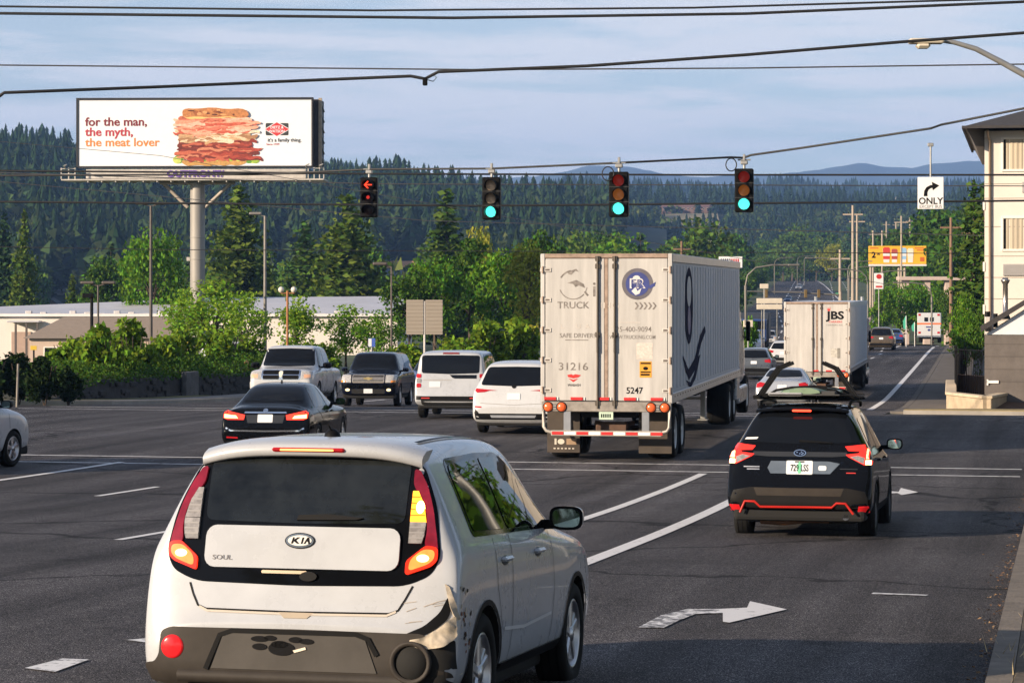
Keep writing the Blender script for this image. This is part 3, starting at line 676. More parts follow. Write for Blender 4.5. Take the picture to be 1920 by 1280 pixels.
for P in ([(-.058,1.078),(-.048,1.112),(-.04,1.112),(-.043,1.099),(-.022,1.112),(-.008,1.112),(-.03,1.096),(-.010,1.078),(-.024,1.078),(-.043,1.092),(-.048,1.078)], [(-.002,1.078),(.006,1.112),(.015,1.112),(.007,1.078)], [(.014,1.078),(.034,1.112),(.043,1.112),(.05,1.078),(.041,1.078),(.038,1.09),(.029,1.09),(.024,1.078)]): sk.panel(b, P, 'r', INK, .030, .03)
b.build('emblem', root)
b = MB(); sk.text(b, 'SOUL', .036, 'r', -.45, .985, mat('badge_grey', (.16,.15,.15), .3, .5, var=0), .004, 1.3, .022); b.build('model_lettering', root)
b = MB(); sk.panel(b, [(-.03,1.232),(.14,1.240),(.34,1.222),(.30,1.212),(-.04,1.206)], 'r', BLACK, .024, .05); b.build('rear_wiper', root)
b = MB(); sk.panel(b, rrect(-.22,.918,.04,.935,.007,2), 'r', mat('warm_chrome', (.8,.62,.42), .25, .8, var=0), .012, .04); sk.panel(b, ell(.05,.905,.05,.026,16), 'r', BLACK, .016, .03); b.build('hatch_latch', root)
b = MB(); sk.line(b, [(-.63,.86),(-.605,.80),(-.57,.74),(-.52,.722),(0,.716),(.52,.722),(.57,.74),(.605,.80),(.64,.87)], 'r', BLACK, .010); b.build('hatch_seam', root)
b = MB(); sk.panel(b, [(-.10,.714),(.10,.714),(.065,.684),(-.065,.684)], 'r', mat('handle_recess', (.35,.29,.22), .5, var=.1), .005, .04); b.build('hatch_handle', root)
b = MB(); sk.line(b, [(-.56,.733),(-.51,.711),(0,.705),(.51,.711),(.56,.733)], 'r', mat('hatch_lip', (.45,.40,.34), .4, var=0), .012, .005); b.build('hatch_lip', root)
LO = [(.595,1.49),(.625,1.485),(.680,1.39),(.722,1.27),(.755,1.13),(.772,1.03),(.755,1.0),(.69,1.085),(.700,1.16),(.690,1.25),(.655,1.335),(.60,1.40)]
for k in (1, -1):
    f = (lambda q: q) if k == 1 else mirror
    b = MB(); sk.panel(b, f(fillet(LO, .03)), 'r', mat('dark_red_lens_glossy', (.17,.008,.022), .1, var=.5, scale=6, emit=.03, ecol=(1,.03,.06)), .016, .035)
    tl = b.build('tail_light', root)
    b = MB(); sk.panel(b, f(fillet([(.595,.925),(.735,.975),(.768,1.01),(.765,1.075),(.70,1.085),(.595,1.00)], .02)), 'r', mat('lit_tail_lens', (.45,.012,.008), .15, var=.5, scale=18, emit=.75, ecol=(1,.035,.01)), .022, .03)
    b.build('brake_lamp', tl)
    b = MB(); sk.panel(b, f(fillet([(.61,.945),(.72,.985),(.752,1.015),(.75,1.06),(.69,1.065),(.62,1.01)], .03)), 'r', mat('orange_glow_lens', (.7,.12,.03), .2, var=.5, scale=22, emit=1.6, ecol=(1,.13,.025)), .0245, .025); b.build('brake_glow', tl)
    b = MB(); sk.panel(b, f(ell(.69,1.015,.034,.02)), 'r', mat('yellow_hot_lens', (.9,.6,.3), .2, var=0, emit=3.6, ecol=(1,.55,.2)), .028, .02); b.build('brake_bulb', tl)
    def xr(z): return interp([(1.09,.672),(1.13,.686),(1.2,.692),(1.3,.670),(1.37,.632)], z)
    for nm, z0, z1 in (('turn_signal', 1.21, 1.372), ('reversing_lamp', 1.095, 1.207)):
        lit = k == 1 and nm == 'turn_signal'
        b = MB(); sk.panel(b, f([(.602,z0)]+[(xr(lerp(z0,z1,i/5)), lerp(z0,z1,i/5)) for i in range(6)]+[(.602,z1)]), 'r', mat('glowing_amber', (.75,.26,.02), .2, var=.4, scale=30, emit=1.7, ecol=(1,.36,.02)) if lit else CLEARL, .020, .03); o_ = b.build(nm, tl)
        b = MB()
        for i in range(1, 5 if nm == 'turn_signal' else 4):
            z = lerp(z0, z1, i/(5 if nm == 'turn_signal' else 4)); sk.line(b, [f([(.603,z)])[0], f([(xr(z)-.002,z)])[0]], 'r', mat('amber_ridge', (.45,.12,.01), .3, var=0, emit=.5, ecol=(1,.25,.01)) if lit else mat('lens_ridge', (.25,.24,.24), .3, var=0), .008, .0225, .03)
        b.build('lens_ridges', o_)
        if lit: b = MB(); sk.panel(b, f(ell(.652,1.285,.022,.034)), 'r', mat('amber_bulb', (1,.7,.2), .2, var=0, emit=7, ecol=(1,.62,.14)), .026, .02); b.build('signal_bulb', tl)
b = MB(); P = []
for i in range(25):
    x = lerp(-.635, .635, i/24); e = abs(x/.635); zt = 1.652-.05*e**4-.012*e*e; yb = .205+.06*e**3; row = []
    for y, z in ((.50, zt+.012), (.36, zt+.002), (yb+.03, zt-.022), (yb, zt-.045), (yb+.005, zt-.085), (yb+.05, zt-.098), (.36, zt-.07)): row.append((x, y, z))
    P.append(row)
b.grid(P, P_CREAM); b.add([p for p in P[0]], [tuple(range(7))], P_CREAM); b.add([p for p in P[-1]], [tuple(range(6, -1, -1))], P_CREAM); sp = b.build('spoiler', root)
b = MB(); b.box(-.21,.192,1.583,.21,.22,1.606, REDL, .01); b.box(-.16,.188,1.588,.15,.2,1.599, mat('lit_amber_strip', (.9,.40,.12), .2, var=0, emit=1.4, ecol=(1,.36,.10)), .004); b.build('brake_light', root)
b = MB(); b.lathe([(.05,0),(.042,.03),(.02,.05),(.001,.055)], (.0,.66,1.655), (0,0,1), BLACK, 14); b.tube([(0,.66,1.69),(0,.58,1.73)], .006, BLACK, 6); b.build('roof_aerial', root)
for v in (-1, 1): b = MB(); sk.line(b, [(v*.51, y) for y in (.6, 1.0, 1.5, 2.0, 2.4)], 't', BLACK, .028, .008, .1); b.build('roof_strip', root)
LBM = mat('brown_grey_plastic', (.036,.031,.027), .6, var=.3, scale=5, spec=.2)
b = MB(); sk.panel(b, fillet([(-.765,.60),(-.70,.622),(0,.628),(.70,.622),(.765,.60),(.775,.47),(.80,.43),(.87,.42),(.87,.30),(-.87,.30),(-.87,.42),(-.80,.43),(-.775,.47)], .03), 'r', LBM, .008, .06); lb = b.build('lower_bumper', root)
b = MB(); sk.panel(b, [(-.47,.405),(-.40,.592),(-.34,.605),(.34,.605),(.40,.592),(.47,.405)], 'r', mat('plate_recess_grey', (.062,.057,.052), .6, var=.25, spec=.2), .014, .06); rc = b.build('plate_recess', root)
b = MB(); sk.line(b, [(-.50,.40),(-.42,.587),(-.35,.612),(.35,.612),(.42,.587),(.47,.50)], 'r', BLACK, .026, .017); b.build('recess_edge', rc)
b = MB()
for e in (ell(-.19,.572,.05,.016), ell(-.13,.578,.035,.014), ell(.015,.572,.04,.016), ell(.075,.565,.042,.015), ell(-.19,.53,.042,.018), ell(-.065,.523,.075,.038), ell(-.075,.545,.05,.02)): sk.panel(b, e, 'r', INK, .019, .03)
sk.panel(b, [(-.0,.515),(.07,.535),(.075,.522),(.01,.503)], 'r', mat('pale_mark', (.7,.62,.5), .5, var=0), .021, .03); b.build('paw_print', root)
b = MB(); P = []
for i in range(13): x = lerp(-.66, .62, i/12); h = sk.hit('r', x, .40)[0]; P.append([(x,h.y-.008,.395),(x,h.y-.032,.378),(x,h.y-.030,.345),(x,h.y-.004,.325)])
b.grid(P, LBM); b.build('bumper_lip', root)
def lamp_at(x, z, prof, m, name):
    h, n_ = sk.hit('r', x, z); b = MB(); b.lathe(prof, h+n_*.008, (0,1,0), m, 26); b.build(name, root)
lamp_at(-.695, .515, [(.001,-.012),(.05,-.010),(.064,-.004),(.068,.03)], mat('red_reflector', (.55,.015,.02), .15, var=.1, emit=.18, ecol=(1,.02,.02)), 'rear_reflector')
lamp_at(.66, .47, [(.112,.03),(.116,-.022),(.104,-.03),(.09,-.015)], LBM, 'reflector_socket'); lamp_at(.66, .47, [(.092,.02),(.088,-.006),(.001,-.004)], UNDER, 'socket_hole')
b = MB(); b.box(-.82,.05,.20,.82,.5,.34, UNDER, .04); b.box(-.72,.3,.16,.72,4.0,.30, UNDER, .04); b.build('underbody', root)
DMG = mat('primer_scuff', (.42,.36,.28), .8, var=.55, scale=9)
b = MB(); sk.panel(b, fillet([(.58,.60),(.72,.66),(.80,.735),(.835,.82),(.86,.78),(.845,.70),(.77,.635),(.68,.595),(.60,.555)], .03), 'r', BLACK, .006, .04); b.build('bumper_gap', root)
b = MB(); sk.panel(b, fillet([(.645,.590),(.72,.60),(.80,.65),(.875,.72),(.88,.60),(.82,.55),(.70,.54)], .02), 'r', DMG, .022, .016, crumple=.022); b.build('torn_bumper_corner', root)
b = MB(); sk.panel(b, [(.815,.885),(.84,.87),(.875,.78),(.892,.70),(.88,.69),(.85,.76)], 'r', DMG, .016, .016, crumple=.014); b.build('scuffed_wing', root)
b = MB(); sk.panel(b, fillet([(.70,.54),(.82,.55),(.88,.60),(.885,.36),(.72,.36),(.74,.46)], .03), 'r', UNDER, .009, .05); b.build('bumper_hole', root)
b = MB()
for i in range(8):
    r = random.Random(i); x = r.uniform(.56,.80); z = r.uniform(.66,.80); sk.line(b, [(x, z), (x+r.uniform(.03,.09), z+r.uniform(.005,.03))], 'r', mat('scratch', (.34,.29,.24), .7, var=.3), r.uniform(.002,.0045), .0035)
for i in range(26):
    r = random.Random(40+i); y = r.uniform(.14,.36); z = r.uniform(.50,.88); sk.panel(b, [(y+.02*r.uniform(.4,1.4)*math.cos(a), z+.012*r.uniform(.4,1.5)*math.sin(a)) for a in [k*.9 for k in range(7)]], 's', (DMG, BLACK, mat('rust', (.18,.07,.03), .9, var=.4))[i % 3], .003, .04, rim=False)
b.build('scratches', root)
b = MB(); b.box(.852,.17,.38,.872,.29,.60, mat('bare_plastic', (.62,.56,.44), .6, var=.2), .008); b.build('bent_bumper_tab', root)
W1 = [(.60,1.145),(.64,1.46),(.70,1.51),(1.36,1.535),(1.36,1.125)]; W2 = [(1.44,1.122),(1.44,1.535),(1.95,1.53),(2.10,1.49),(2.64,1.12),(2.62,1.098)]
side_pair(sk, root, 'window_surround', [fillet([(.55,1.115),(.60,1.485),(.68,1.545),(1.4,1.565),(1.98,1.56),(2.15,1.51),(2.74,1.105),(2.70,1.075)], .05)], GLOSSB, .003)
side_pair(sk, root, 'side_window', [fillet(W1, .04), fillet(W2, .04)], mat('side_glass', (.004,.006,.005), .02, var=0, spec=.22), .007)
for v in ('s', 'l'):
    for nm, q in (('door_seam', [(1.40,1.09),(1.40,.55),(1.36,.36)]), ('door_seam', [(2.54,1.06),(2.57,.70),(2.50,.36)]), ('door_seam', [(.98,1.09),(1.02,.80),(1.12,.60),(1.16,.36)]), ('sill_seam', [(1.16,.355),(2.5,.355)])): b = MB(); sk.line(b, q, v, mat('panel_gap', (.05,.05,.055), .7, var=0), .008); b.build(nm, root)
for v, sx in (('s', 1), ('l', -1)):
    b = MB(); sk.line(b, [(1.18,.56),(1.7,.53),(2.48,.55)], v, mat('crease_shade', (.60,.605,.61), .3, var=0), .02, .006); b.build('door_crease', root)  # crease drawn as a flat strip, its shading put into the colour
    for y in (1.12, 2.02):
        b = MB(); sk.panel(b, ell(y+.10, .95, .085, .028), v, mat('panel_gap', (.05,.05,.055)), .0025, .05); hr = b.build('handle_recess', root)
        h = sk.hit(v, y, .955)[0]; b = MB(); b.box(h.x-.01 if sx > 0 else h.x-.035, y, .945, h.x+.035 if sx > 0 else h.x+.01, y+.20, .975, P_CREAM, .014); b.build('door_handle', root)
    b = MB(); sk.panel(b, [(1.10,.36),(1.10,.30),(2.86,.30),(2.86,.36)], v, BLACK, .010, .07); b.build('side_sill', root)
    b = MB(); P = []
    for ya in (.74, 3.31):
        q = [(ya+.405*math.cos(R(a)), .338+.405*math.sin(R(a))) for a in range(-5, 186, 10)]; b = MB(); sk.line(b, q, v, BLACK, .03, .006, .06); b.build('wheel_arch_trim', root)
b = MB(); sk.panel(b, [(-.52,2.50),(.52,2.50),(.60,3.12),(-.60,3.12)], 't', GLASS, .006, .08); b.build('windscreen', root)
panels(sk, root, 'grille', [(rrect(-.5,.36,.5,.55,.05), 'f', BLACK, .006)]); pair(sk, root, 'headlight', [(.50,.70),(.70,.76),(.76,.86),(.55,.83)], 'f', HEADL)
mirror_part(root, .88, 2.50, 1.145, P_CREAM, 1.0)
add_wheels(root, (.74, 3.31), .345, .775, .22, 'alloy')

# ------------------------------------------------------------------ black SUV with a loaded roof rack
root = place('suv_car', 1497, 31.5, 12.2, 'black SUV with red trimmed bumper and a boat cradle on its roof rack', 'car', pitch=-1.9, z=.27)
ST = [(0,.42,.58,.66,.83,.74),(.035,.38,.62,.72,.885,.78),(.10,.33,.74,.84,.905,.80),(.15,.30,.90,1.02,.907,.79),(.20,.28,1.04,1.20,.907,.75),(.34,.26,1.09,1.40,.907,.665),(.44,.25,1.10,1.56,.907,.60),(.50,.25,1.10,1.63,.907,.575),
      (.8,.25,1.10,1.675,.907,.59),(1.6,.24,1.07,1.70,.907,.60),(2.5,.24,1.04,1.68,.907,.59),(2.85,.24,1.03,1.60,.905,.575),(3.2,.25,1.01,1.36,.905,.60),(3.55,.26,1.00,1.12,.90,.68),(4.0,.27,.95,1.06,.89,.68),(4.42,.30,.84,.93,.86,.62),(4.58,.32,.68,.77,.79,.55),(4.64,.34,.56,.63,.71,.5)]
body = car_body('body', ST, (.97, 3.64), .355, P_BLACK, 3, .60, root); sk = Skin(body)
b = MB(); sk.panel(b, fillet([(-.55,1.585),(0,1.595),(.55,1.585),(.73,1.22),(0,1.195),(-.73,1.22)], .06), 'r', GLASS, .006, .06); b.build('rear_window', root)
b = MB(); P = []
for i in range(17):
    x = lerp(-.58,.58,i/16); e = abs(x/.58); zt = 1.685-.03*e**3; P.append([(x,.75,zt+.004),(x,.42+.05*e*e,zt-.03),(x,.36+.05*e*e,zt-.05),(x,.37+.05*e*e,zt-.075),(x,.50,zt-.06)])
b.grid(P, P_BLACK); b.build('spoiler', root)
b = MB(); b.box(-.12,.352,1.600,.12,.385,1.625, REDON, .008); b.build('brake_light', root)
LT = [(.56,1.17),(.74,1.19),(.885,1.205),(.895,1.08),(.885,.95),(.80,.945),(.60,1.045),(.57,1.07),(.73,1.09),(.74,1.115),(.60,1.12)]
pair(sk, root, 'tail_light', LT, 'r', mat('bright_red_lens', (.5,.012,.01), .12, var=0, emit=.9, ecol=(1,.03,.015)), .012,
     [([(.815,1.02),(.88,1.02),(.885,1.19),(.82,1.185)], mat('lit_pink_bar', (.9,.2,.15), .2, var=0, emit=5, ecol=(1,.18,.08)), .018), ([(.62,1.04),(.79,.955),(.80,1.03),(.72,1.06)], CLEARL, .017), ([(.81,.95),(.875,.95),(.87,1.0),(.81,1.0)], mat('lit_cream_lamp', (1,.8,.5), .2, var=0, emit=5, ecol=(1,.62,.25)), .018)])
GLOSSD = mat('dark_grey_trim', (.02,.021,.023), .3, var=.2)
panels(sk, root, 'hatch_trim', [([(-.58,1.10),(.58,1.10),(.60,1.055),(.40,1.04),(-.40,1.04),(-.60,1.055)], 'r', GLOSSD, .008)])
b = MB(); sk.panel(b, [(-.36,.83),(-.40,.90),(-.36,.985),(.36,.985),(.50,.96),(.38,.83)], 'r', mat('plate_panel_blue_grey', (.09,.115,.15), .35, var=.2), .007, .06); sk.panel(b, rrect(.235,.87,.335,.93,.02), 'r', PLATE, .014, .05); b.build('plate_panel', root)
p = plate(sk, root, 0, .905, '729 LSS', h=.17, w_=.33); b = MB(); sk.panel(b, [(-.012,.83),(-.03,.88),(-.012,.88),(-.035,.93),(0,.985),(.035,.93),(.012,.88),(.03,.88),(.012,.83)], 'r', mat('plate_green', (.15,.5,.28), .5, var=0), .0145, .05); sk.panel(b, rrect(-.06,.968,.06,.984,.004, 2), 'r', INK, .0145, .05); b.build('plate_emblem', p)
b = MB(); sk.panel(b, ell(0,1.085,.078,.042,24), 'r', CHROME, .016, .03); sk.panel(b, ell(0,1.085,.066,.033,24), 'r', P_NAVY, .018, .03)
for x, z in ((-.035,1.09),(.0,1.075),(.02,1.095),(.04,1.08),(.025,1.07)): sk.panel(b, ell(x,z,.010,.008,8), 'r', CHROME, .021, .03)
b.build('emblem', root)
panels(sk, root, 'badge_left', [(rrect(-.70,.905,-.50,.917,.004,2), 'r', ALU, .008), (rrect(-.66,.875,-.50,.887,.004,2), 'r', ALU, .008)]).name = 'badge'
panels(sk, root, 'badge', [(rrect(.50,.888,.72,.900,.004,2), 'r', GLOSSD, .008), (rrect(.58,.84,.70,.852,.004,2), 'r', REDINK, .008)])
panels(sk, root, 'window_sticker', [([(-.70,1.245),(-.55,1.25),(-.53,1.275),(-.68,1.268)], 'r', WPAINT, .010)])
b = MB(); sk.panel(b, [(-.01,1.245),(.40,1.215),(.40,1.205),(-.02,1.215)], 'r', BLACK, .018, .05); b.build('rear_wiper', root)
b = MB(); sk.panel(b, ysf([(-.80,.66),(0,.66),(.80,.66),(.86,.50),(.84,.40),(-.84,.40),(-.86,.50)], 1), 'r', mat('bumper_plastic', (.010,.0095,.0095), .6, var=.2, spec=.12), .006, .06); sk.panel(b, [(-.56,.655),(.56,.655),(.52,.56),(-.52,.56)], 'r', mat('bumper_ledge', (.034,.028,.023), .5, var=.3, spec=.2), .010, .06); b.build('rear_bumper', root)
RT_ = mat('red_trim', (.40,.016,.010), .4, var=.15, spec=.3)
b = MB(); b.tube([(x, -.012, z) for x, z in ((-.73,.345),(-.67,.485),(-.55,.485),(-.48,.42),(.41,.42),(.47,.475),(.58,.475),(.68,.345))], .016, RT_, 8); b.build('red_bumper_trim', root)
for sx in (-1, 1): panels(sk, root, 'rear_reflector', [([(sx*.74,.44),(sx*.86,.445),(sx*.86,.365),(sx*.72,.36)][::sx], 'r', mat('red_reflector'  , (.5,.01,.01)), .012)])
b = MB(); b.box(-.82,.05,.24,.82,.6,.42, UNDER, .05); b.box(-.7,.4,.20,.7,4.3,.30, UNDER, .05); b.tube([(-.5,.3,.23),(-.2,.25,.22),(.1,.25,.26),(.35,.3,.25)], .045, mat('rusty_exhaust', (.16,.08,.045), .6, .5, var=.4), 10); b.cyl((.58,.05,.30),(.58,.4,.30), .04, CHROME); b.build('underbody', root)
side_pair(sk, root, 'side_window', [[(.62,1.16),(.82,1.49),(.92,1.52),(1.68,1.55),(1.68,1.14)], [(1.76,1.14),(1.76,1.55),(2.35,1.545),(2.55,1.50),(3.10,1.12),(3.08,1.10)]], GLASS, .005)
for v in ('s', 'l'):
    for q in ([(1.72,1.1),(1.72,.6),(1.66,.38)], [(2.86,1.06),(2.88,.7),(2.82,.38)], [(1.22,1.08),(1.28,.8),(1.4,.6),(1.44,.38)]): b = MB(); sk.line(b, q, v, UNDER, .01); b.build('door_seam', root)
    b = MB(); sk.panel(b, [(1.36,.42),(1.36,.28),(3.2,.28),(3.2,.42)], v, BLACK, .008, .08); b.build('side_sill', root)
    for ya in (.97, 3.64): q = [(ya+.42*math.cos(R(a)), .348+.42*math.sin(R(a))) for a in range(-5, 186, 10)]; b = MB(); sk.line(b, q, v, BLACK, .05, .005, .06); b.build('wheel_arch_trim', root)
for v, sx in (('s', 1), ('l', -1)):
    for y in (1.45, 2.55):
        h = sk.hit(v, y, .98)[0]; b = MB(); b.box(h.x-.01 if sx > 0 else h.x-.03, y, .967, h.x+.03 if sx > 0 else h.x+.01, y+.18, .993, P_BLACK, .012); b.build('door_handle', root)
panels(sk, root, 'windscreen', [([(-.52,2.78),(.52,2.78),(.62,3.48),(-.62,3.48)], 't', GLASS, .006)])
panels(sk, root, 'grille', [(rrect(-.4,.55,.4,.75,.05), 'f', BLACK, .006)]); pair(sk, root, 'headlight', [(.50,.72),(.74,.80),(.80,.88),(.55,.86)], 'f', HEADL)
mirror_part(root, .885, 2.95, 1.14, P_BLACK, 1.0)
add_wheels(root, (.97, 3.64), .355, .785, .225, 'dark')
# roof rails and crossbars belong to the car
b = MB()
for sx in (-1, 1): b.tube([(sx*.565,.75,1.66),(sx*.57,.85,1.715),(sx*.575,1.6,1.735),(sx*.57,2.5,1.715),(sx*.565,2.6,1.66)], .02, BLACK, 8)
for y in (1.0, 2.2): b.box(-.66,y-.04,1.745,.66,y+.04,1.775, BLACK, .012)
b.build('roof_rails', root)
rootF = root
# the load: cradle arms and gear, things of their own that ride on the bars
def onto(root, o): o.matrix_world = root.matrix_basis @ Matrix.Translation(o.location) ; return o
tb = empty('boat_cradle', (0, 0, 0), 0, 'black folding boat cradle with two pairs of raised arms on the black SUV roof rack', 'roof carrier')
tb.matrix_world = rootF.matrix_basis.copy(); tb.rotation_euler = rootF.rotation_euler; tb.location = rootF.location
for sx in (-1, 1):
    for y in (.95, 1.30):
        b = MB(); b.bar((sx*.62, y, 1.78), (sx*.36-.0*sx, y, 2.16), .045, .045, BLACK); b.bar((sx*.36, y, 2.15), (sx*.20, y, 2.22), .045, .045, BLACK); b.bar((sx*.68, y, 1.77), (sx*.50, y, 1.80), .05, .05, BLACK); b.build('cradle_arm', tb)
b = MB()
for y in (.95, 1.30): b.box(-.68, y-.02, 1.775, .68, y+.02, 1.80, BLACK, .01)
b.build('cradle_base', tb)
gr = empty('roof_cargo', rootF.location, 0, 'strapped green and grey board lying on the roof rack between the cradle arms', 'cargo'); gr.rotation_euler = rootF.rotation_euler
b = MB(); P = []
for i in range(11):
    y = lerp(.7, 2.7, i/10); hw = .36*(1-abs(i/5-1)**4*.5); P.append([(-hw-.02, y, 1.835), (-hw, y, 1.865), (-hw*.5, y, 1.895), (0, y, 1.90), (hw*.5, y, 1.895), (hw, y, 1.865), (hw+.02, y, 1.835), (0, y, 1.81), (-hw-.02, y, 1.835)])
b.grid(P, mat('board_green', (.17,.24,.16), .4, var=.25)); b.add(P[0][:-1], [tuple(range(8))], mat('board_green', (.17,.24,.16))); b.build('board', gr)
b = MB(); b.box(-.46,.66,1.79,-.02,1.1,1.835, mat('grey_pad', (.32,.32,.33), .7, var=.3), .02); b.box(.0,.72,1.80,.40,1.1,1.86, mat('dark_bundle', (.05,.05,.05), .8, var=.4), .02); b.box(-.45,.66,1.80,.45,.69,1.82, mat('dark_bundle', (.05,.05,.05)), .005); b.build('padding', gr)
for y in (.9, 2.1): b = MB(); b.tube([(-.5,y,1.79),(-.38,y,1.865),(-.18,y,1.90),(0,y,1.91),(.18,y,1.90),(.38,y,1.865),(.5,y,1.79)], .018, BLACK, 6); b.build('strap', gr)
b = MB(); [b.box(x-.02,.78,1.777,x+.02,2.6,1.797, BLACK, .006) for x in (-.6,-.36,-.12,.12,.36,.6)]; [b.box(-.62,y,1.80,.62,y+.03,1.815, BLACK, .004) for y in (.76, 2.57)]; b.build('cargo_basket', gr)
# ------------------------------------------------------------------ the other cars
def car(name, px, Y, head, label, kind, L, W, H, m, belt, hood, ws0, ws1, rake, zb=.26, bump=.66, wb=None, Rw=.34, roofw=.60, lit=False, detail=2, front=False, deck=None, group=None, cat='car', plate_txt=None, style='alloy', rear=None, frontfn=None, pitch=None, z=None, track=None, nose=0):
    """ws0/ws1: foot and head of the windscreen, measured from the tail; rake: depth of the sloping rear glass; deck: boot lid length of a saloon or bed length of a pickup"""
    root = place(name, px, Y, head, label, cat, pitch, z, group, L if math.cos(R(head)) < -.5 else 0)
    h = W/2; rw = h*roofw/.9
    st = [(0,zb+.12,bump-.06,bump,h*.91,h*.80),(.035,zb+.08,bump-.04,bump+.045,h*.965,h*.85)]
    if kind == 'saloon':
        dz = belt+.06
        st += [(.09,zb+.02,dz-.16,dz-.08,h*.985,h*.84),(.15,zb,dz-.06,dz,h*.99,h*.80),(deck*.75,zb,belt,dz+.05,h,h*.72),(deck,zb,belt+.01,dz+.09,h,h*.70),
               (deck+rake*.5,zb,belt+.01,lerp(dz+.09,H,.55),h,h*.63),(deck+rake,zb,belt,H-.05,h,rw),(deck+rake+.35,zb,belt,H-.005,h,rw)]
    elif kind == 'pickup':
        bz = belt+.06
        st += [(.07,zb,bz-.1,bz-.03,h,h*.9),(.12,zb,bz-.05,bz+.02,h,h*.9),(deck-.1,zb,bz-.05,bz+.02,h,h*.9),(deck-.02,zb,belt,bz+.1,h,h*.78),(deck+.06,zb,belt,H-.12,h,rw+.02),(deck+.2,zb,belt,H-.02,h,rw)]
    else:
        st += [(.09,zb+.03,bump+.06,bump+.16,h*.985,h*.86),(.13,zb,belt-.14,belt-.03,h*.99,h*.84),(.17,zb,belt-.01,belt+.12,h*.995,h*.81),(.14+rake*.55,zb,belt+.005,lerp(belt+.1,H,.55),h,lerp(h*.8,rw,.55)),
               (.14+rake*.9,zb,belt+.01,H-.12,h,rw+.03),(.17+rake,zb,belt+.01,H-.055,h,rw),(.5+rake,zb,belt+.01,H-.012,h,rw)]
    st += [((.5+rake+ws1)/2 if kind == 'suv' else (st[-1][0]+ws1)/2,zb,belt-.01,H,h,rw),(ws1,zb,belt-.03,H-.02,h,rw-.01),(ws1+.22*(ws0-ws1)+.08,zb,belt-.03,H-.10,h,rw-.02),((ws0+ws1)/2+.12,zb,belt-.04,lerp(hood,H,.52),h,rw),(ws0,zb,belt-.05,hood+.04,h,h*.73)]
    if kind == 'pickup' or nose: st += [(L-.55,zb+.01,hood-.06,hood-.0,h*.99,h*.80),(L-.18,zb+.03,hood-.10,hood-.05,h*.96,h*.80),(L-.07,zb+.06,hood-.18,hood-.13,h*.93,h*.78),(L,zb+.1,hood-.3,hood-.23,h*.86,h*.7)]
    else: st += [(L-.6,zb+.01,hood-.10,hood-.02,h*.98,h*.74),(L-.22,zb+.03,hood-.22,hood-.14,h*.945,h*.68),(L-.07,zb+.05,hood-.36,hood-.28,h*.86,h*.6),(L,zb+.08,hood-.48,hood-.41,h*.78,h*.54)]
    wb = wb or L*.575; y0 = (L-wb)*.52; ax = (y0, y0+wb)
    body = car_body('body', st, ax, Rw, m, detail, h-.29, root); sk = Skin(body)
    zg0, zg1 = belt+.055, H-.09
    dw = h*.86
    # glass
    if kind == 'saloon': sk2 = [(-rw+.05,H-.10),(0,H-.085),(rw-.05,H-.10),(h*.70,belt+.20),(0,belt+.175),(-h*.70,belt+.20)]
    elif kind == 'pickup': sk2 = None
    else: sk2 = [(-rw+.04,H-.135),(0,H-.125),(rw-.04,H-.135),(h*.80,belt+.085),(0,belt+.06),(-h*.80,belt+.085)]
    if sk2: panels(sk, root, 'rear_window', [(fillet(sk2, .07), 'r', GLASS, .006)])
    else: panels(sk, root, 'rear_window', [(rrect(-rw+.1,belt+.18,rw-.1,H-.12,.05), 'r', GLASS, .006)])
    panels(sk, root, 'windscreen', [(fillet([(-rw+.03,H-.125),(0,H-.105),(rw-.03,H-.125),(h*.80,hood+.085),(0,hood+.06),(-h*.80,hood+.085)], .07), 'f', GLASS, .006)])
    ya = (deck+.42*rake+.12) if kind == 'saloon' else (deck+.22 if kind == 'pickup' else .42+rake*.7)
    yb = (deck+rake+.12) if kind == 'saloon' else (deck+.30 if kind == 'pickup' else .50+rake)
    ym = (ya+ws0)/2
    side_pair(sk, root, 'side_window', [[(ya,zg0),(yb,zg1),(ym-.04,zg1+.01),(ym-.04,zg0)], [(ym+.04,zg0),(ym+.04,zg1+.01),(ws1+.0,zg1),(ws1+.12,zg1-.04),(ws0-.14,zg0),(ws0-.16,zg0-.02)]], GLASS, .005)
    for v in ('s', 'l'):
        for q in ([(ym,zg0-.04),(ym,zb+.12)], [(ws0-.15,zg0-.06),(ws0-.15,zb+.12)], [(ya+.1,zg0-.04),(ax[0]+Rw+.12,zb+.5),(ax[0]+Rw+.17,zb+.12)]):
            if detail > 1: b = MB(); sk.line(b, q, v, UNDER, .012); b.build('door_seam', root)
        b = MB(); sk.panel(b, [(ax[0]+Rw+.16,zb+.11),(ax[0]+Rw+.16,zb+.02),(ax[1]-Rw-.16,zb+.02),(ax[1]-Rw-.16,zb+.11)], v, BLACK, .006, .1); b.build('side_sill', root)
    for v, sx in (('s', 1), ('l', -1)):
        for y in (ym-.32, ws0-.98):
            q = sk.hit(v, y, belt-.07)
            if q: b = MB(); b.box(q[0].x-.01 if sx > 0 else q[0].x-.03, y, belt-.085, q[0].x+.03 if sx > 0 else q[0].x+.01, y+.18, belt-.055, m, .012); b.build('door_handle', root)
    mirror_part(root, h-.03, ws0-.42, belt+.10, BLACK if kind == 'pickup' or name == 'crossover_car' else m, 1.25 if kind == 'pickup' else 1)
    b = MB(); b.box(-h*.9,.12,zb-.06,h*.9,L-.15,zb+.12, UNDER, .05); b.build('underbody', root)
    add_wheels(root, ax, Rw, (track or h-.12), .23, style)
    (rear or rear_std)(sk, root, h, belt, bump, H, zb, m, lit, plate_txt)
    (frontfn or front_std)(sk, root, h, hood, zb, m, L)
    return root, sk
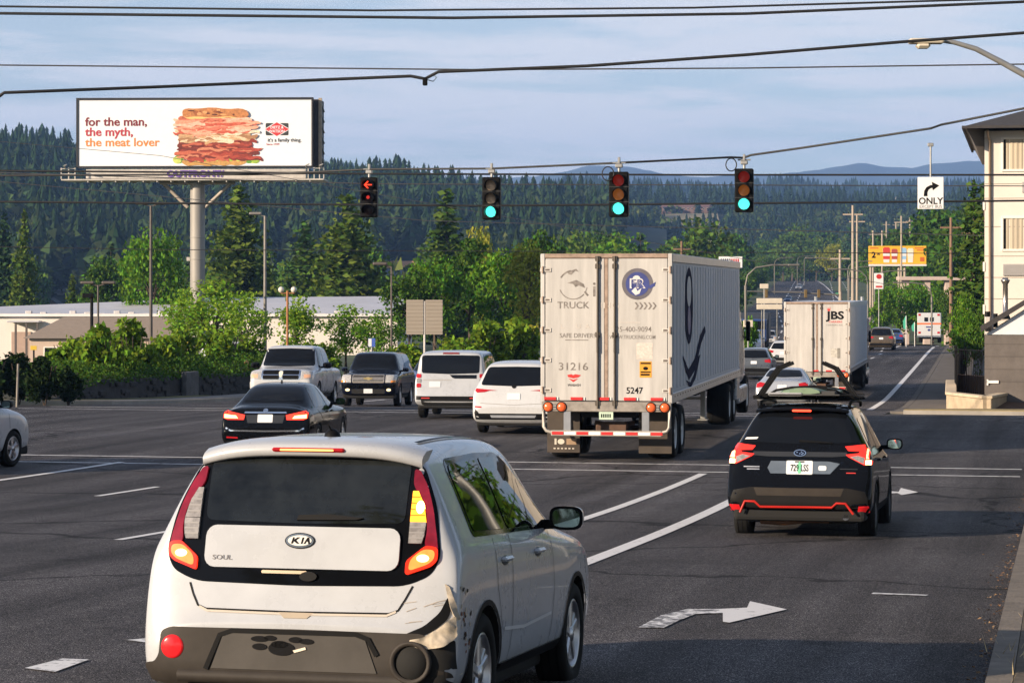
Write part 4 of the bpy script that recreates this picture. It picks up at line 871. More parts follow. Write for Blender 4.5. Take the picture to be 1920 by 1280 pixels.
def rear_std(sk, root, h, belt, bump, H, zb, m, lit, txt):
    pair(sk, root, 'tail_light', [(h*.60,belt-.03),(h*.93,belt+.03),(h*.95,belt-.18),(h*.62,belt-.14)], 'r', REDON if lit else REDL)
    panels(sk, root, 'rear_bumper', [([(-h*.88,zb+.30),(h*.88,zb+.30),(h*.9,zb+.13),(-h*.9,zb+.13)], 'r', BLACK, .006)])
    plate(sk, root, 0, belt-.16, txt)
def front_std(sk, root, h, hood, zb, m, L):
    panels(sk, root, 'grille', [(rrect(-h*.5,hood-.40,h*.5,hood-.24,.04), 'f', BLACK, .006), (rrect(-h*.7,zb+.12,h*.7,zb+.26,.04), 'f', BLACK, .006)])
    pair(sk, root, 'headlight', [(h*.50,hood-.36),(h*.84,hood-.28),(h*.86,hood-.16),(h*.56,hood-.22)], 'f', HEADL)

# black saloon, brake lamps lit
def rear_saloon(sk, root, h, belt, bump, H, zb, m, lit, txt):
    pair(sk, root, 'tail_light', [(.42,.86),(.80,.94),(.86,.90),(.86,.80),(.78,.765),(.44,.765)], 'r', mat('saloon_red_lens', (.55,.015,.012), .12, var=0, emit=1.1, ecol=(1,.05,.02)), .010, [([(.56,.79),(.84,.80),(.84,.87),(.60,.845)], REDHOT, .015)])
    panels(sk, root, 'boot_trim', [([(-.42,.925),(.42,.925),(.44,.895),(-.44,.895)], 'r', CHROME, .008), ([(-.40,.86),(.40,.86),(.36,.70),(-.36,.70)], 'r', GLOSSD, .006)])
    panels(sk, root, 'emblem', [(ell(0,.945,.05,.035), 'r', CHROME, .014)])
    plate(sk, root, 0, .79, None, h=.16)
    b = MB(); sk.line(b, [(-.80,.60),(-.70,.55),(0,.54),(.70,.55),(.80,.60)], 'r', CHROME, .03, .008); b.build('bumper_trim', root)
    panels(sk, root, 'rear_reflector', [([(-.78,.43),(-.55,.42),(-.55,.39),(-.78,.40)], 'r', REDL, .008, True)])
    b = MB(); b.lathe([(.02,0),(.018,.05),(.005,.07)], (0,.95+.75,1.455), (0,.3,1), BLACK, 8); b.build('roof_aerial', root)
car('saloon_car', 496, 51, 6.5, 'black saloon with lit brake lamps crossing the crosswalk ahead of the white hatchback', 'saloon', 4.85, 1.84, 1.46, P_BLACK, .93, .97, 3.45, 2.55, .62, zb=.22, bump=.62, deck=.62, roofw=.56, Rw=.325, rear=rear_saloon)
# white three-row SUV half hidden by the trailer
def rear_mdx(sk, root, h, belt, bump, H, zb, m, lit, txt):
    pair(sk, root, 'tail_light', [(.40,1.04),(.62,1.06),(.90,1.085),(.93,1.03),(.88,.985),(.70,1.0),(.60,1.03)], 'r', REDL, .010)
    panels(sk, root, 'emblem', [(ell(0,1.13,.05,.04), 'r', BLACK, .014)])
    panels(sk, root, 'rear_bumper', [([(-.82,.50),(.82,.50),(.90,.60),(.93,.52),(.90,.36),(-.90,.36),(-.93,.52),(-.90,.60)], 'r', BLACK, .006), ([(-.55,.46),(.55,.46),(.52,.40),(-.52,.40)], 'r', ALU, .012)])
    panels(sk, root, 'rear_reflector', [([(.76,.66),(.92,.67),(.92,.64),(.76,.63)], 'r', REDL, .008, True)])
    plate(sk, root, 0, .90, None)
    b = MB(); sk.line(b, [(-.80,.74),(0,.70),(.80,.74)], 'r', mat('shut_line', (.25,.24,.23), .6, var=0), .012); b.build('hatch_seam', root)
car('family_suv', 962, 60, 8, 'white SUV with black lower bumper, half hidden behind the big white trailer', 'suv', 5.04, 2.0, 1.72, P_WHITE, 1.08, 1.10, 3.75, 2.95, .42, Rw=.37, roofw=.62, rear=rear_mdx)
# white square SUV
def rear_disco(sk, root, h, belt, bump, H, zb, m, lit, txt):
    for k in (1, -1):
        f = (lambda q: q) if k == 1 else mirror
        for z in (1.17, 1.04, .91):
            b = MB(); sk.panel(b, f(rrect(.80,z-.055,.93,z+.055,.03)), 'r', CLEARL if z == 1.04 else REDL, .012, .05); b.build('tail_light', root)
    panels(sk, root, 'hatch_trim', [([(-.02,1.20),(.72,1.20),(.72,1.10),(.12,1.10),(.06,1.12)], 'r', GLASS, .007), ([(-.74,1.075),(.0,1.075),(.06,1.05),(-.74,1.05)], 'r', mat('shadow_grey', (.32,.31,.3), .5, var=0), .006)])  # the grey strip is a painted shadow line, the other panel is glass
    panels(sk, root, 'rear_bumper', [([(-.92,.62),(.92,.62),(.92,.52),(-.92,.52)], 'r', BLACK, .010), ([(-.80,.52),(.80,.52),(.76,.34),(-.76,.34)], 'r', UNDER, .006), ([(-.78,.585),(-.55,.585),(-.55,.555),(-.78,.555)], 'r', REDINK, .014, True)])
    plate(sk, root, -.42, .94, None)
    panels(sk, root, 'brake_light', [([(-.22,H-.07),(.22,H-.07),(.22,H-.10),(-.22,H-.10)], 'r', mat('dull_red_lens', (.2,.01,.01), .2, var=0), .02)])
car('square_suv', 843, 69, 6, 'white square-backed SUV with stepped rear window standing left of the half hidden white SUV', 'suv', 4.83, 1.98, 1.86, P_CREAM, 1.16, 1.16, 3.7, 3.15, .16, zb=.34, bump=.64, Rw=.39, roofw=.76, rear=rear_disco, nose=1)
# white pickup coming towards the camera
def front_ram(sk, root, h, hood, zb, m, L):
    b = MB(); sk.panel(b, rrect(-.60,.86,.60,1.17,.07), 'f', CHROME, .006, .06)
    for x0, x1 in ((-.55,-.05), (.05,.55)):
        for z0, z1 in ((.885,1.0), (1.03,1.145)): sk.panel(b, rrect(x0,z0,x1,z1,.035), 'f', BLACK, .013, .06)
    sk.panel(b, ysf([(-.07,1.12),(.07,1.12),(.05,.98),(0,.93),(-.05,.98)], 1), 'f', mat('cream_badge', (.7,.66,.55), .3, var=0), .02, .04); b.build('grille', root)
    pair(sk, root, 'headlight', [(.63,.88),(.92,.90),(.95,1.0),(.93,1.12),(.64,1.11)], 'f', HEADL, .010, [([(.70,.92),(.90,.93),(.90,1.03),(.70,1.03)], mat('warm_reflector', (.8,.45,.28), .2, .3, var=.3), .014)])
    panels(sk, root, 'front_bumper', [(rrect(-.94,.56,.94,.83,.06), 'f', m, .02), (rrect(-.45,.60,.45,.72,.03), 'f', BLACK, .026)])
car('pickup_truck', 526, 76.5, 184.5, 'white pickup truck with cross-bar grille waiting to turn on the left of the junction', 'pickup', 5.8, 2.02, 1.95, P_WHITE, 1.22, 1.22, 4.35, 3.75, 0, zb=.42, bump=.75, deck=1.95, Rw=.41, roofw=.68, frontfn=front_ram, cat='pickup', style='alloy', detail=2)
# black truck-based SUV coming towards the camera
def front_tahoe(sk, root, h, hood, zb, m, L):
    b = MB(); sk.panel(b, rrect(-.56,.84,.56,1.13,.04), 'f', mat('tan_chrome', (.55,.48,.40), .3, .8, var=.3, scale=20), .008, .06)
    for z in (.90,.945,1.03,1.075): sk.line(b, [(-.53,z),(.53,z)], 'f', BLACK, .018, .011)
    sk.panel(b, rrect(-.57,.965,.57,1.01,.01,2), 'f', mat('tan_chrome', (.5,.5,.5)), .014, .06); sk.panel(b, [(-.17,1.01),(-.06,1.01),(-.04,1.03),(.06,1.03),(.07,1.01),(.17,1.01),(.14,.965),(.05,.965),(.03,.945),(-.05,.945),(-.07,.965),(-.14,.965)], 'f', mat('gold_badge', (.65,.48,.2), .3, .7, var=0), .02, .05); b.build('grille', root)
    pair(sk, root, 'headlight', [(.60,.85),(.95,.86),(.96,1.0),(.93,1.12),(.61,1.11)], 'f', HEADL, .010, [([(.78,.86),(.94,.865),(.94,.93),(.80,.92)], AMBER, .015)])
    pair(sk, root, 'fog_lamp', ell(.72,.60,.08,.05,14), 'f', mat('warm_fog_lamp', (.7,.6,.4), .15, var=0, emit=.6, ecol=(1,.75,.4)), .012)
    panels(sk, root, 'front_bumper', [(rrect(-.92,.66,.92,.80,.04), 'f', P_BLACK, .02), (rrect(-.58,.47,.58,.63,.03), 'f', UNDER, .008)])
    plate(sk, root, 0, .56, None, 'f')
car('truck_suv', 690, 88, 185, 'black SUV with wide tan chrome grille facing the camera beside the white pickup', 'suv', 5.25, 2.02, 1.93, P_NAVY, 1.20, 1.20, 3.95, 3.3, .25, zb=.36, bump=.7, Rw=.40, roofw=.66, frontfn=front_tahoe, nose=1)
car('sports_coupe', 797, 106, 186, 'dark blue car mostly hidden behind the white square-backed SUV', 'saloon', 4.7, 1.82, 1.62, P_BLUE, .98, 1.0, 3.3, 2.5, .6, deck=.6, roofw=.56)
# white car turning at the left edge of the picture
car('crossover_car', -236, 45.2, 17, 'white car leaving the picture at the left edge, its dark door mirror in view', 'suv', 4.4, 1.82, 1.70, P_WHITE, 1.10, 1.13, 3.48, 2.62, .35, Rw=.345, roofw=.6, nose=0)
# cars further down the road
car('silver_saloon', 1466, 85, 11.5, 'pale blue-silver saloon just ahead of the black SUV with the roof rack', 'saloon', 4.7, 1.82, 1.45, P_SILVER, .93, .97, 3.35, 2.5, .6, deck=.6, roofw=.56, lit=False)
car('grey_crossover', 1413, 130, 10, 'dark grey crossover emerging beyond the front of the big white trailer', 'suv', 4.5, 1.83, 1.6, P_GREY, 1.02, 1.05, 3.3, 2.5, .4, detail=1, roofw=.6)
car('brown_suv', 1652, 196, 11, 'brown SUV driving away in the right lanes beyond the second trailer', 'suv', 4.8, 1.95, 1.78, P_BROWN, 1.08, 1.1, 3.5, 2.8, .35, detail=1, roofw=.64, bump=.7)
car('blue_saloon', 1674, 222, 11, 'dark blue car just ahead of the brown SUV on its right', 'saloon', 4.7, 1.82, 1.5, P_BLUE, .96, 1.0, 3.35, 2.5, .6, deck=.6, roofw=.56, detail=1)
car('white_van', 1402, 178, 188, 'white car coming down the road past the right edge of the big trailer', 'suv', 4.8, 1.95, 1.8, P_WHITE, 1.1, 1.1, 3.6, 2.9, .3, detail=1, roofw=.66)
b = MB(); vroot = place('box_truck', 1413, 205, 188, 'dark blue high-sided truck behind the oncoming white car', 'truck', back=6)
b.box(-1.15,0,.7,1.15,4.2,2.9, mat('truck_dark', (.02,.03,.05), .5, var=.2), .05); b.build('box_body', vroot); b = MB(); b.box(-1.05,4.25,.5,1.05,6.0,2.35, P_BLUE, .12); b.box(-.95,5.0,1.5,.95,6.02,2.2, GLASS, .04); b.build('cab', vroot); add_wheels(vroot, (1.2, 5.0), .42, .92, .25, 'steel')
car('blue_hatchback', 1467, 152, 10, 'white and blue hatchback peeping out left of the second trailer', 'suv', 4.2, 1.78, 1.55, P_WHITE, 1.0, 1.0, 3.1, 2.4, .4, detail=1, roofw=.6)
car('far_pickup', 1441, 312, 188, 'white pickup truck coming down the left side of the far road', 'pickup', 5.6, 2.0, 1.9, P_WHITE, 1.15, 1.2, 4.3, 3.7, 0, detail=1, zb=.4, deck=1.9, Rw=.4, roofw=.66, frontfn=front_ram, cat='pickup')
car('distant_car', 1477, 560, 190, 'dark blue car far down the climbing road', 'saloon', 4.7, 1.85, 1.5, P_BLUE, .96, 1.0, 3.35, 2.5, .6, deck=.6, detail=1, roofw=.56)
car('distant_car', 1497, 690, 190, 'white car farthest up the climbing road', 'suv', 4.7, 1.85, 1.6, P_WHITE, 1.0, 1.05, 3.35, 2.5, .4, detail=1, roofw=.6)
car('parked_pickup', 318, 128, 100, 'white pickup parked behind the hedge left of the billboard column', 'pickup', 5.6, 2.0, 1.85, P_WHITE, 1.15, 1.2, 4.3, 3.7, 0, detail=1, zb=.4, deck=1.9, Rw=.4, roofw=.66, frontfn=front_ram, cat='pickup', pitch=0, z=gzxy((318-CX)/F*128, 128)+.1)

# ------------------------------------------------------------------ box trailers and their tractors
TRW = mat('trailer_white', (.455, .44, .42), .45, var=.22, scale=1.4, stretch=(3, 3, .3), coat=.15, rvar=.12)
TRS = mat('trailer_side', (.42, .46, .51), .5, 0, spec=.25, var=.10, scale=1.0, stretch=(1, .5, .3))  # bluish base colour stands in for the cool shade on the white sides
RAIL = mat('rusty_rail', (.30, .22, .17), .6, .2, var=.4, scale=8)
def trailer(px, Y, head, label, L, marks, side_marks, pitch=0, top=4.10):
    root = place('semi_trailer', px, Y, head, label, 'trailer', pitch)
    w_, z0, z1 = 1.30, 1.15, top
    b = MB(); b.box(-w_+.01,.05,z0+.02,w_-.01,L,z1-.01, TRS, .02)
    n = int(L/.6)
    for i in range(n):                                              # ribbed side skins
        y = .35+i*(L-.5)/n
        for sx in (-1, 1): b.box(sx*(w_-.01)-.006,y,z0+.28,sx*(w_-.01)+.010,y+.30,z1-.22, TRS, .008)
    for sx in (-1, 1):
        b.box(sx*w_-.03,.06,z1-.17,sx*w_+.014,L,z1, mat('aluminium_rail', (.42,.42,.43), .4, .7, var=.15), .01); b.box(sx*w_-.03,.06,z0,sx*w_+.014,L,z0+.2, mat('aluminium_rail', (.4,.4,.4)), .01)
        for i in range(int(L/.5)): b.cyl((sx*(w_+.014),.4+i*.5,z0+.13), (sx*(w_+.022),.4+i*.5,z0+.13), .016, BLACK, n=6)
    b.build('body', root)
    b = MB()
    for sx in (-1, 1): b.box(sx*w_-.075 if sx > 0 else -w_-.012,-.02,z0,sx*w_+.012 if sx > 0 else -w_+.075,.06,z1, TRW, .012)
    b.box(-w_+.075,-.02,z1-.09,w_-.075,.06,z1, RAIL, .01); b.box(-w_+.012,-.03,z0-.17,w_-.012,.08,z0+.03, mat('grey_sill', (.30,.27,.24), .5, .4, var=.35, scale=6), .012)
    b.build('rear_frame', root)
    for sx in (-1, 1):
        b = MB(); b.box(min(sx*.035, sx*(w_-.082)),-.012,z0+.045,max(sx*.035, sx*(w_-.082)),.045,z1-.1, TRW, .012)
        d = b.build('door', root)
        for k in range(5):
            z = lerp(z0+.25, z1-.32, k/4); hb = MB(); hb.box(sx*(w_-.19),-.026,z-.035,sx*(w_+.015),-.012,z+.035, mat('door_hinge', (.56,.53,.49), .5, .0, var=.2), .008); hb.box(sx*(w_-.17),-.028,z-.018,sx*(w_-.08),-.024,z+.018, mat('hinge_gap', (.12,.10,.09), .7, var=.2)); hb.cyl((sx*(w_-.03),-.035,z-.07),(sx*(w_-.03),-.035,z+.07),.02, RAIL, n=8); hb.build('hinge', d)
        lb = MB(); lb.cyl((sx*.17,-.045,z0-.10),(sx*.17,-.045,z1-.05),.021, mat('lock_rod', (.10,.085,.07), .5, .5, var=.3), n=8)
        for z in (z0+.0, z0+1.35, z1-.25, z1-.1): lb.box(sx*.17-.05,-.05,z-.05,sx*.17+.05,-.012,z+.05, mat('lock_rod', (.1,.1,.1)), .01)
        lb.box(sx*.17-.02,-.08,z0+1.0,sx*.17+.02,-.05,z0+1.35, mat('lock_rod', (.1,.1,.1)), .008); lb.build('lock_bar', d)
    b = MB(); b.box(-.034,-.02,z0+.05,.034,-.004,z1-.1, RAIL, .006); b.build('door_seal', root)
    b = MB()
    for k in range(10):
        x = -w_+.06+k*.265
        if 3 < k < 6 or k > 8: pass
        b.box(x,-.032,z0+.055,x+.24 if k % 2 == 0 else x+.02,-.013,z0+.115, RETRO if k % 2 == 0 else RETROW, .004)
    b.build('reflective_tape', root)
    for sx in (-1, 1):
        for q in (0, 1):
            x = sx*(w_-.14-q*.27); b = MB(); b.lathe([(.001,-.05),(.055,-.046),(.085,-.02),(.088,0)], (x,-.03,z0-.08), (0,1,0), mat('orange_red_lamp', (.6,.10,.03), .25, var=.2, emit=.2, ecol=(1,.15,.03)), 18); b.lathe([(.088,-.0),(.105,-.012),(.108,.02)], (x,-.03,z0-.08), (0,1,0), BLACK, 18); b.build('tail_light', root)
    for sx in (-1, 1): b = MB(); b.box(sx*(w_-.275)-.05,-.045,z0-.135,sx*(w_-.275)+.05,-.02,z0-.03, UNDER, .008); [b.box(sx*(w_-.275)-.03,-.048,z0-.125+k_*.05,sx*(w_-.275)+.03,-.044,z0-.09+k_*.05, GALV) for k_ in (0, 1)]; b.build('marker_lamp', root)
    b = MB()
    for sx in (-1, 1): b.box(sx*.78-.075,-.02,.58,sx*.78+.075,.02,1.0, ALU, .01); b.tube([(sx*(w_-.05),.0,1.0),(sx*(w_-.05),-.02,.68),(sx*(w_-.10),-.02,.60),(sx*(w_-.25),-.02,.56)], .035, mat('guard_grey', (.40,.37,.33), .55, .3, var=.3), 8)
    b.box(-w_+.2,-.06,.50,w_-.2,.04,.61, mat('guard_grey', (.4,.4,.4)), .012)
    for k in range(9):
        x = -w_+.22+k*.246; b.box(x,-.066,.525,x+.23,-.058,.585, RETRO if k % 2 == 0 else RETROW)
    b.build('underride_guard', root)
    b = MB(); b.box(-.55,.3,.85,.55,L-1.5,1.14, UNDER, .03)
    for y in (1.2, 2.45): b.cyl((-.95,y,.52),(.95,y,.52),.07, mat('rusty_axle', (.12,.07,.05), .8, .3, var=.4), n=10)
    b.box(-.30,.6,.55,.34,.75,.75, mat('rusty_axle', (.1,.1,.1)), .03); b.tube([(-.35,.9,.72),(0,.85,.66),(.45,.9,.72)], .05, mat('rusty_axle', (.1,.1,.1)), 8); b.build('chassis', root)
    for sx in (-1, 1):
        b = MB(); b.box(sx*.92-.33,.42,.14,sx*.92+.33,.44,1.02, mat('mud_flap', (.055,.042,.032), .8, var=.35, scale=3), .004)
        if sx < 0:
            for e in [ell(sx*.92-.05,.36,.07,.055,14)]: b.prism(e, lambda u, v, d: Vector((u,.415-d,v)), .004, mat('flap_emblem', (.55,.5,.42), .6, var=.1)); 
            b.box(sx*.92-.18,.41,.30,sx*.92-.14,.418,.42, mat('flap_emblem', (.5,.5,.5))); b.box(sx*.92+.06,.41,.30,sx*.92+.26,.418,.42, mat('flap_tan', (.30,.2,.12), .7, var=.2))
            for i in range(6): b.box(sx*.92-.2+i*.075,.41,.21,sx*.92-.16+i*.075,.418,.235, mat('flap_emblem', (.5,.5,.5)))
        b.build('mud_flap', root)
    b = MB(); b.box(-.14,-.05,.83,.14,-.035,.98, mat('pale_green_plate', (.5,.62,.48), .4, var=.2)); [b.box(-.10+i*.042,-.053,.87,-.075+i*.042,-.05,.94, INK) for i in range(5)]; b.build('licence_plate', root)
    tm, rm = wheel_meshes(.52, .56, 'steel')
    for y in (1.2, 2.45):
        for sx in (1, -1):
            o = bpy.data.objects.new('wheel', tm); COL.objects.link(o); o.parent = root; o.location = (sx*.98, y, .52)
            if sx < 0: o.rotation_euler.z = math.pi
            p = bpy.data.objects.new('rim', rm); COL.objects.link(p); p.parent = o
    b = MB()
    for sx in (-1, 1): b.box(sx*.75-.06,L-4.2,.25,sx*.75+.06,L-4.08,1.15, GALV, .01); b.box(sx*.75-.12,L-4.3,.22,sx*.75+.12,L-3.98,.25, GALV, .005)
    b.bar((-.75,L-4.14,.75),(.75,L-4.14,.75),.06,.06, GALV); b.build('landing_gear', root)
    marks(root, w_, z0, z1); side_marks(root, w_, z0, z1, L); return root
def rtext(b, s, size, x, z, m, bold=0, sx=1, y=-.0155): b.text(s, size, lambda u, v, d: Vector((x+u, y, z+v)), m, bold=bold, sx=sx)
def rpoly(b, P, m, y=-.0155): b.prism(P, lambda u, v, d: Vector((u, y+d, v)), .003, m)
FADE = mat('faded_lettering', (.19,.17,.155), .6, var=.7, scale=9)
FADE2 = mat('very_faded_lettering', (.50,.46,.42), .6, var=.2, scale=14)
ORANGE = mat('orange_label', (.65,.30,.03), .5, var=.1)
def marks_big(root, w_, z0, z1):
    b = MB(); rtext(b, 'TRUCK', .185, -.66, 3.02, FADE, .012, 1.05)
    for a0, a1, r0, r1 in ((200, 320, .27, .29), (100, 150, .27, .30), (330, 350, .27, .285)):
        P = [(-.66+r0*math.cos(R(lerp(a0,a1,i/10))), 3.48+r0*math.sin(R(lerp(a0,a1,i/10)))) for i in range(11)]+[(-.66+r1*math.cos(R(lerp(a1,a0,i/10))), 3.48+r1*math.sin(R(lerp(a1,a0,i/10)))) for i in range(11)]; rpoly(b, P, FADE)
    rpoly(b, [(-.78,3.74),(-.60,3.80),(-.55,3.74),(-.62,3.76),(-.70,3.68),(-.76,3.70)], FADE); rpoly(b, [(-.78,3.52),(-.60,3.58),(-.45,3.50),(-.42,3.42),(-.55,3.47),(-.62,3.44),(-.66,3.50)], FADE); rpoly(b, [(-.42,3.36),(-.35,3.28),(-.38,3.26),(-.45,3.34)], FADE); rtext(b, 'i', .42, -.24, 3.26, FADE, .01); b.build('faded_logo', root)
    b = MB(); rtext(b, 'ING', .17, .07, 3.02, FADE2, 0, 1.3); rtext(b, 'L      U  A', .13, -.62, 2.62, FADE2, .01, 1.1); rtext(b, 'SAFE DRIVER!', .125, -.58, 2.44, FADE, .006, .95); rpoly(b, [(-.82,2.40),(-.36,2.40),(-.36,2.385),(-.82,2.385)], FADE); rtext(b, '-25-400-9094', .145, .52, 2.56, FADE, .006, .95); rtext(b, 'WWW.TRUCKING.COM', .105, .52, 2.42, FADE, .006, .8); rpoly(b, [(.20,2.75),(.68,2.75),(.68,2.735),(.20,2.735)], FADE2)
    rtext(b, '31216', .21, -.66, 1.80, FADE, .01, 1.15); b.build('faded_lettering', root)
    b = MB(); c = (.62, 3.50)
    for r0, r1, m_ in ((.31, .245, mat('badge_ring', (.11,.10,.115), .5, var=.3)), (.235, .0, mat('badge_blue', (.035,.05,.20), .5, var=.3))):
        rpoly(b, ell(*c, r0, r0, 32), m_, -.0155 if r1 else -.0185)
    rpoly(b, ell(c[0]-.02,c[1]+.10,.08,.07,10), mat('badge_pale', (.6,.58,.58), .5, var=.2), -.0215); rpoly(b, [(.50,3.36),(.58,3.44),(.62,3.36),(.70,3.42),(.66,3.31),(.58,3.28)], mat('badge_pale', (.6,.6,.6)), -.0215)
    rtext(b, 'FR', .27, .61, 3.42, mat('badge_pale', (.6,.6,.6)), .02, 1.1, -.0245); rtext(b, 'FR', .23, .615, 3.43, mat('badge_blue', (.03,.05,.2)), .0, 1.1, -.0265)
    rpoly(b, [(.84,3.46),(.98,3.54),(.96,3.46),(.86,3.40)], mat('badge_blue', (.03,.05,.2)), -.0185); b.build('round_emblem', root)
    b = MB()
    for i in range(5): x = .56+i*.088; rpoly(b, [(x,3.14),(x+.035,3.14),(x+.085,3.07),(x+.035,3.0),(x,3.0),(x+.05,3.07)], FADE)
    b.build('chevrons', root)
    b = MB(); rpoly(b, rrect(.60,2.02,.92,2.34,.01,2), mat('paper_label', (.56,.50,.45), .7, var=.25, scale=30)); rpoly(b, rrect(.66,1.66,.90,2.0-.02,.01,2), ORANGE)
    rpoly(b, rrect(.68,1.925,.88,1.955,.004,2), INK, -.019); rpoly(b, ell(.78,1.84,.05,.035,12), INK, -.019); rpoly(b, rrect(.68,1.755,.88,1.78,.004,2), INK, -.019); rpoly(b, rrect(.68,1.70,.86,1.735,.004,2), INK, -.019); b.build('label', root)
    b = MB(); rpoly(b, [(-.78,1.70),(-.70,1.72),(-.66,1.70),(-.62,1.72),(-.50,1.70),(-.56,1.655),(-.66,1.635),(-.76,1.66)], REDINK); rpoly(b, [(-.76,1.64),(-.66,1.61),(-.56,1.635),(-.66,1.56)], REDINK); rtext(b, 'WABASH', .07, -.64, 1.48, INK, .006, .9); b.build('maker_badge', root)
    b = MB(); rtext(b, '5247', .175, .56, 1.345, INK, .016, .95); b.build('fleet_number', root)
SWOOSH = mat('navy_swoosh', (.012,.015,.04), .8, var=.2, spec=.04)
def side_big(root, w_, z0, z1, L):
    b = MB(); fn = lambda u, v, d: Vector((w_+.006-d, u, v))
    def bow(y0, y1, zc, hh, wd): return [(lerp(y0,y1,i/12), zc+hh*math.sin(math.pi*i/12)) for i in range(13)]+[(lerp(y1,y0,i/12), zc+hh*math.sin(math.pi*(1-i/12))-wd*math.sin(math.pi*(1-i/12))) for i in range(1, 12)]
    e = ell(3.2, 3.05, .8, .80, 30); b.prism(e, fn, .004, SWOOSH); b.prism(ell(3.2,3.35,.42,.32,30), lambda u,v,d: Vector((w_+.0085-d,u,v)), .004, TRS); b.prism(ell(3.2,2.75,.3,.3,20), lambda u,v,d: Vector((w_+.011-d,u,v)), .004, mat('badge_blue', (.03,.05,.2)))
    b.prism([(2.0,2.05),(3.1,1.72),(4.4,1.92),(5.6,2.40),(6.6,2.58),(6.75,2.45),(5.8,2.22),(4.5,1.68),(3.2,1.50),(2.3,1.80)], fn, .004, SWOOSH); b.prism([(2.6,1.52),(3.5,1.32),(4.6,1.5),(5.6,1.98),(5.2,1.95),(4.4,1.62),(3.5,1.44)], fn, .004, SWOOSH); b.build('side_emblem', root)
BIG = trailer(1137, 50, 9.9, 'large white box trailer with round blue emblem and faded lettering crossing the junction', 16.0, marks_big, side_big)
def marks_jbs(root, w_, z0, z1):
    b = MB(); rtext(b, 'JBS', .43, .73, 3.30, INK, .035, 1.22); rpoly(b, [(.40,3.66),(.44,3.76),(.47,3.67),(.53,3.78),(.52,3.64),(.46,3.60)], REDINK); b.build('fleet_logo', root)
    b = MB(); rtext(b, 'CARRIERS', .11, .73, 3.15, REDINK, .01, 1.1); rtext(b, 'CARRIERS INC', .08, .70, 3.03, FADE, .0, 1.3); b.build('fleet_lettering', root)
    b = MB(); rpoly(b, rrect(.55,1.78,.92,2.12,.02,2), mat('smudge_grey', (.42,.40,.36), .7, var=.4, scale=10)); rpoly(b, rrect(.80,1.74,.92,2.14,.02,2), mat('smudge_dark', (.2,.19,.17), .7, var=.4, scale=10), -.018); b.build('label', root)
trailer(1532, 101, 10.6, 'second white box trailer with black three-letter logo further down the road', 15.0, marks_jbs, lambda *a: None, top=3.98)
def tractor(px_root, L, label, m):
    """long-nosed road tractor coupled under the front of a trailer"""
    root = empty('tractor_truck', px_root.location, 0, label, 'truck'); root.rotation_euler = px_root.rotation_euler
    y0 = L-.5
    b = MB(); b.box(-.45,y0-2.2,.75,.45,y0+6.0,1.02, UNDER, .03); b.build('chassis', root)
    st = [(y0+.75,.95,2.6,3.75,1.18,1.05),(y0+.85,.85,2.7,3.85,1.22,1.10),(y0+2.6,.85,2.6,3.75,1.22,1.05),(y0+3.2,.85,2.0,3.1,1.22,1.0),(y0+3.75,.85,1.8,1.98,1.12,.80),(y0+5.4,.8,1.45,1.62,1.05,.72),(y0+5.8,.75,1.2,1.35,.98,.65)]
    body = car_body('cab', st, None, .5, m, 2, parent=root)
    sk = Skin(body); side_pair(sk, root, 'side_window', [[(y0+2.5,2.1),(y0+2.5,2.75),(y0+3.1,2.72),(y0+3.45,2.1)]], GLASS, .006); panels(sk, root, 'windscreen', [(rrect(-.9,2.1,.9,2.8,.08), 'f', GLASS, .006)]); panels(sk, root, 'grille', [(rrect(-.5,.95,.5,1.4,.05), 'f', CHROME, .006)])
    for sx in (-1, 1):
        b = MB(); b.box(sx*1.22-.05,y0-.05,.55,sx*1.22+.05,y0+.85,3.7, m, .04); b.build('side_fairing', root)
        b = MB(); b.box(sx*1.10-.16,y0+.9,.42,sx*1.10+.16,y0+3.5,.85, m, .06); b.build('side_skirt', root)
        b = MB(); b.box(sx*1.28-.06,y0+3.35,2.0,sx*1.28+.06,y0+3.5,2.55, BLACK, .05); b.bar((sx*1.1,y0+3.4,2.1),(sx*1.28,y0+3.42,2.1),.04,.04, BLACK); b.build('door_mirror', root)
        b = MB(); b.cyl((sx*1.05,y0+.55,1.0),(sx*1.05,y0+.55,4.15),.075, CHROME, n=14); b.build('exhaust_stack', root)
    tm, rm = wheel_meshes(.52, .56, 'steel')
    for y, w3 in ((y0-1.5, 1), (y0-.2, 1), (y0+4.8, 0)):
        for sx in (1, -1):
            o = bpy.data.objects.new('wheel', tm); COL.objects.link(o); o.parent = root; o.location = (sx*(.95 if w3 else 1.0), y, .52); o.scale = (1 if w3 else .55, 1, 1)
            if sx < 0: o.rotation_euler.z = math.pi
            p = bpy.data.objects.new('rim', rm); COL.objects.link(p); p.parent = o
    return root
tractor(BIG, 16.0, 'white road tractor pulling the large trailer, its fairings just showing at the trailer front', P_SILVER)
tractor([o for o in bpy.data.objects if o.name == 'semi_trailer.001'][0], 15.0, 'grey tractor almost hidden in front of the second trailer', P_GREY)
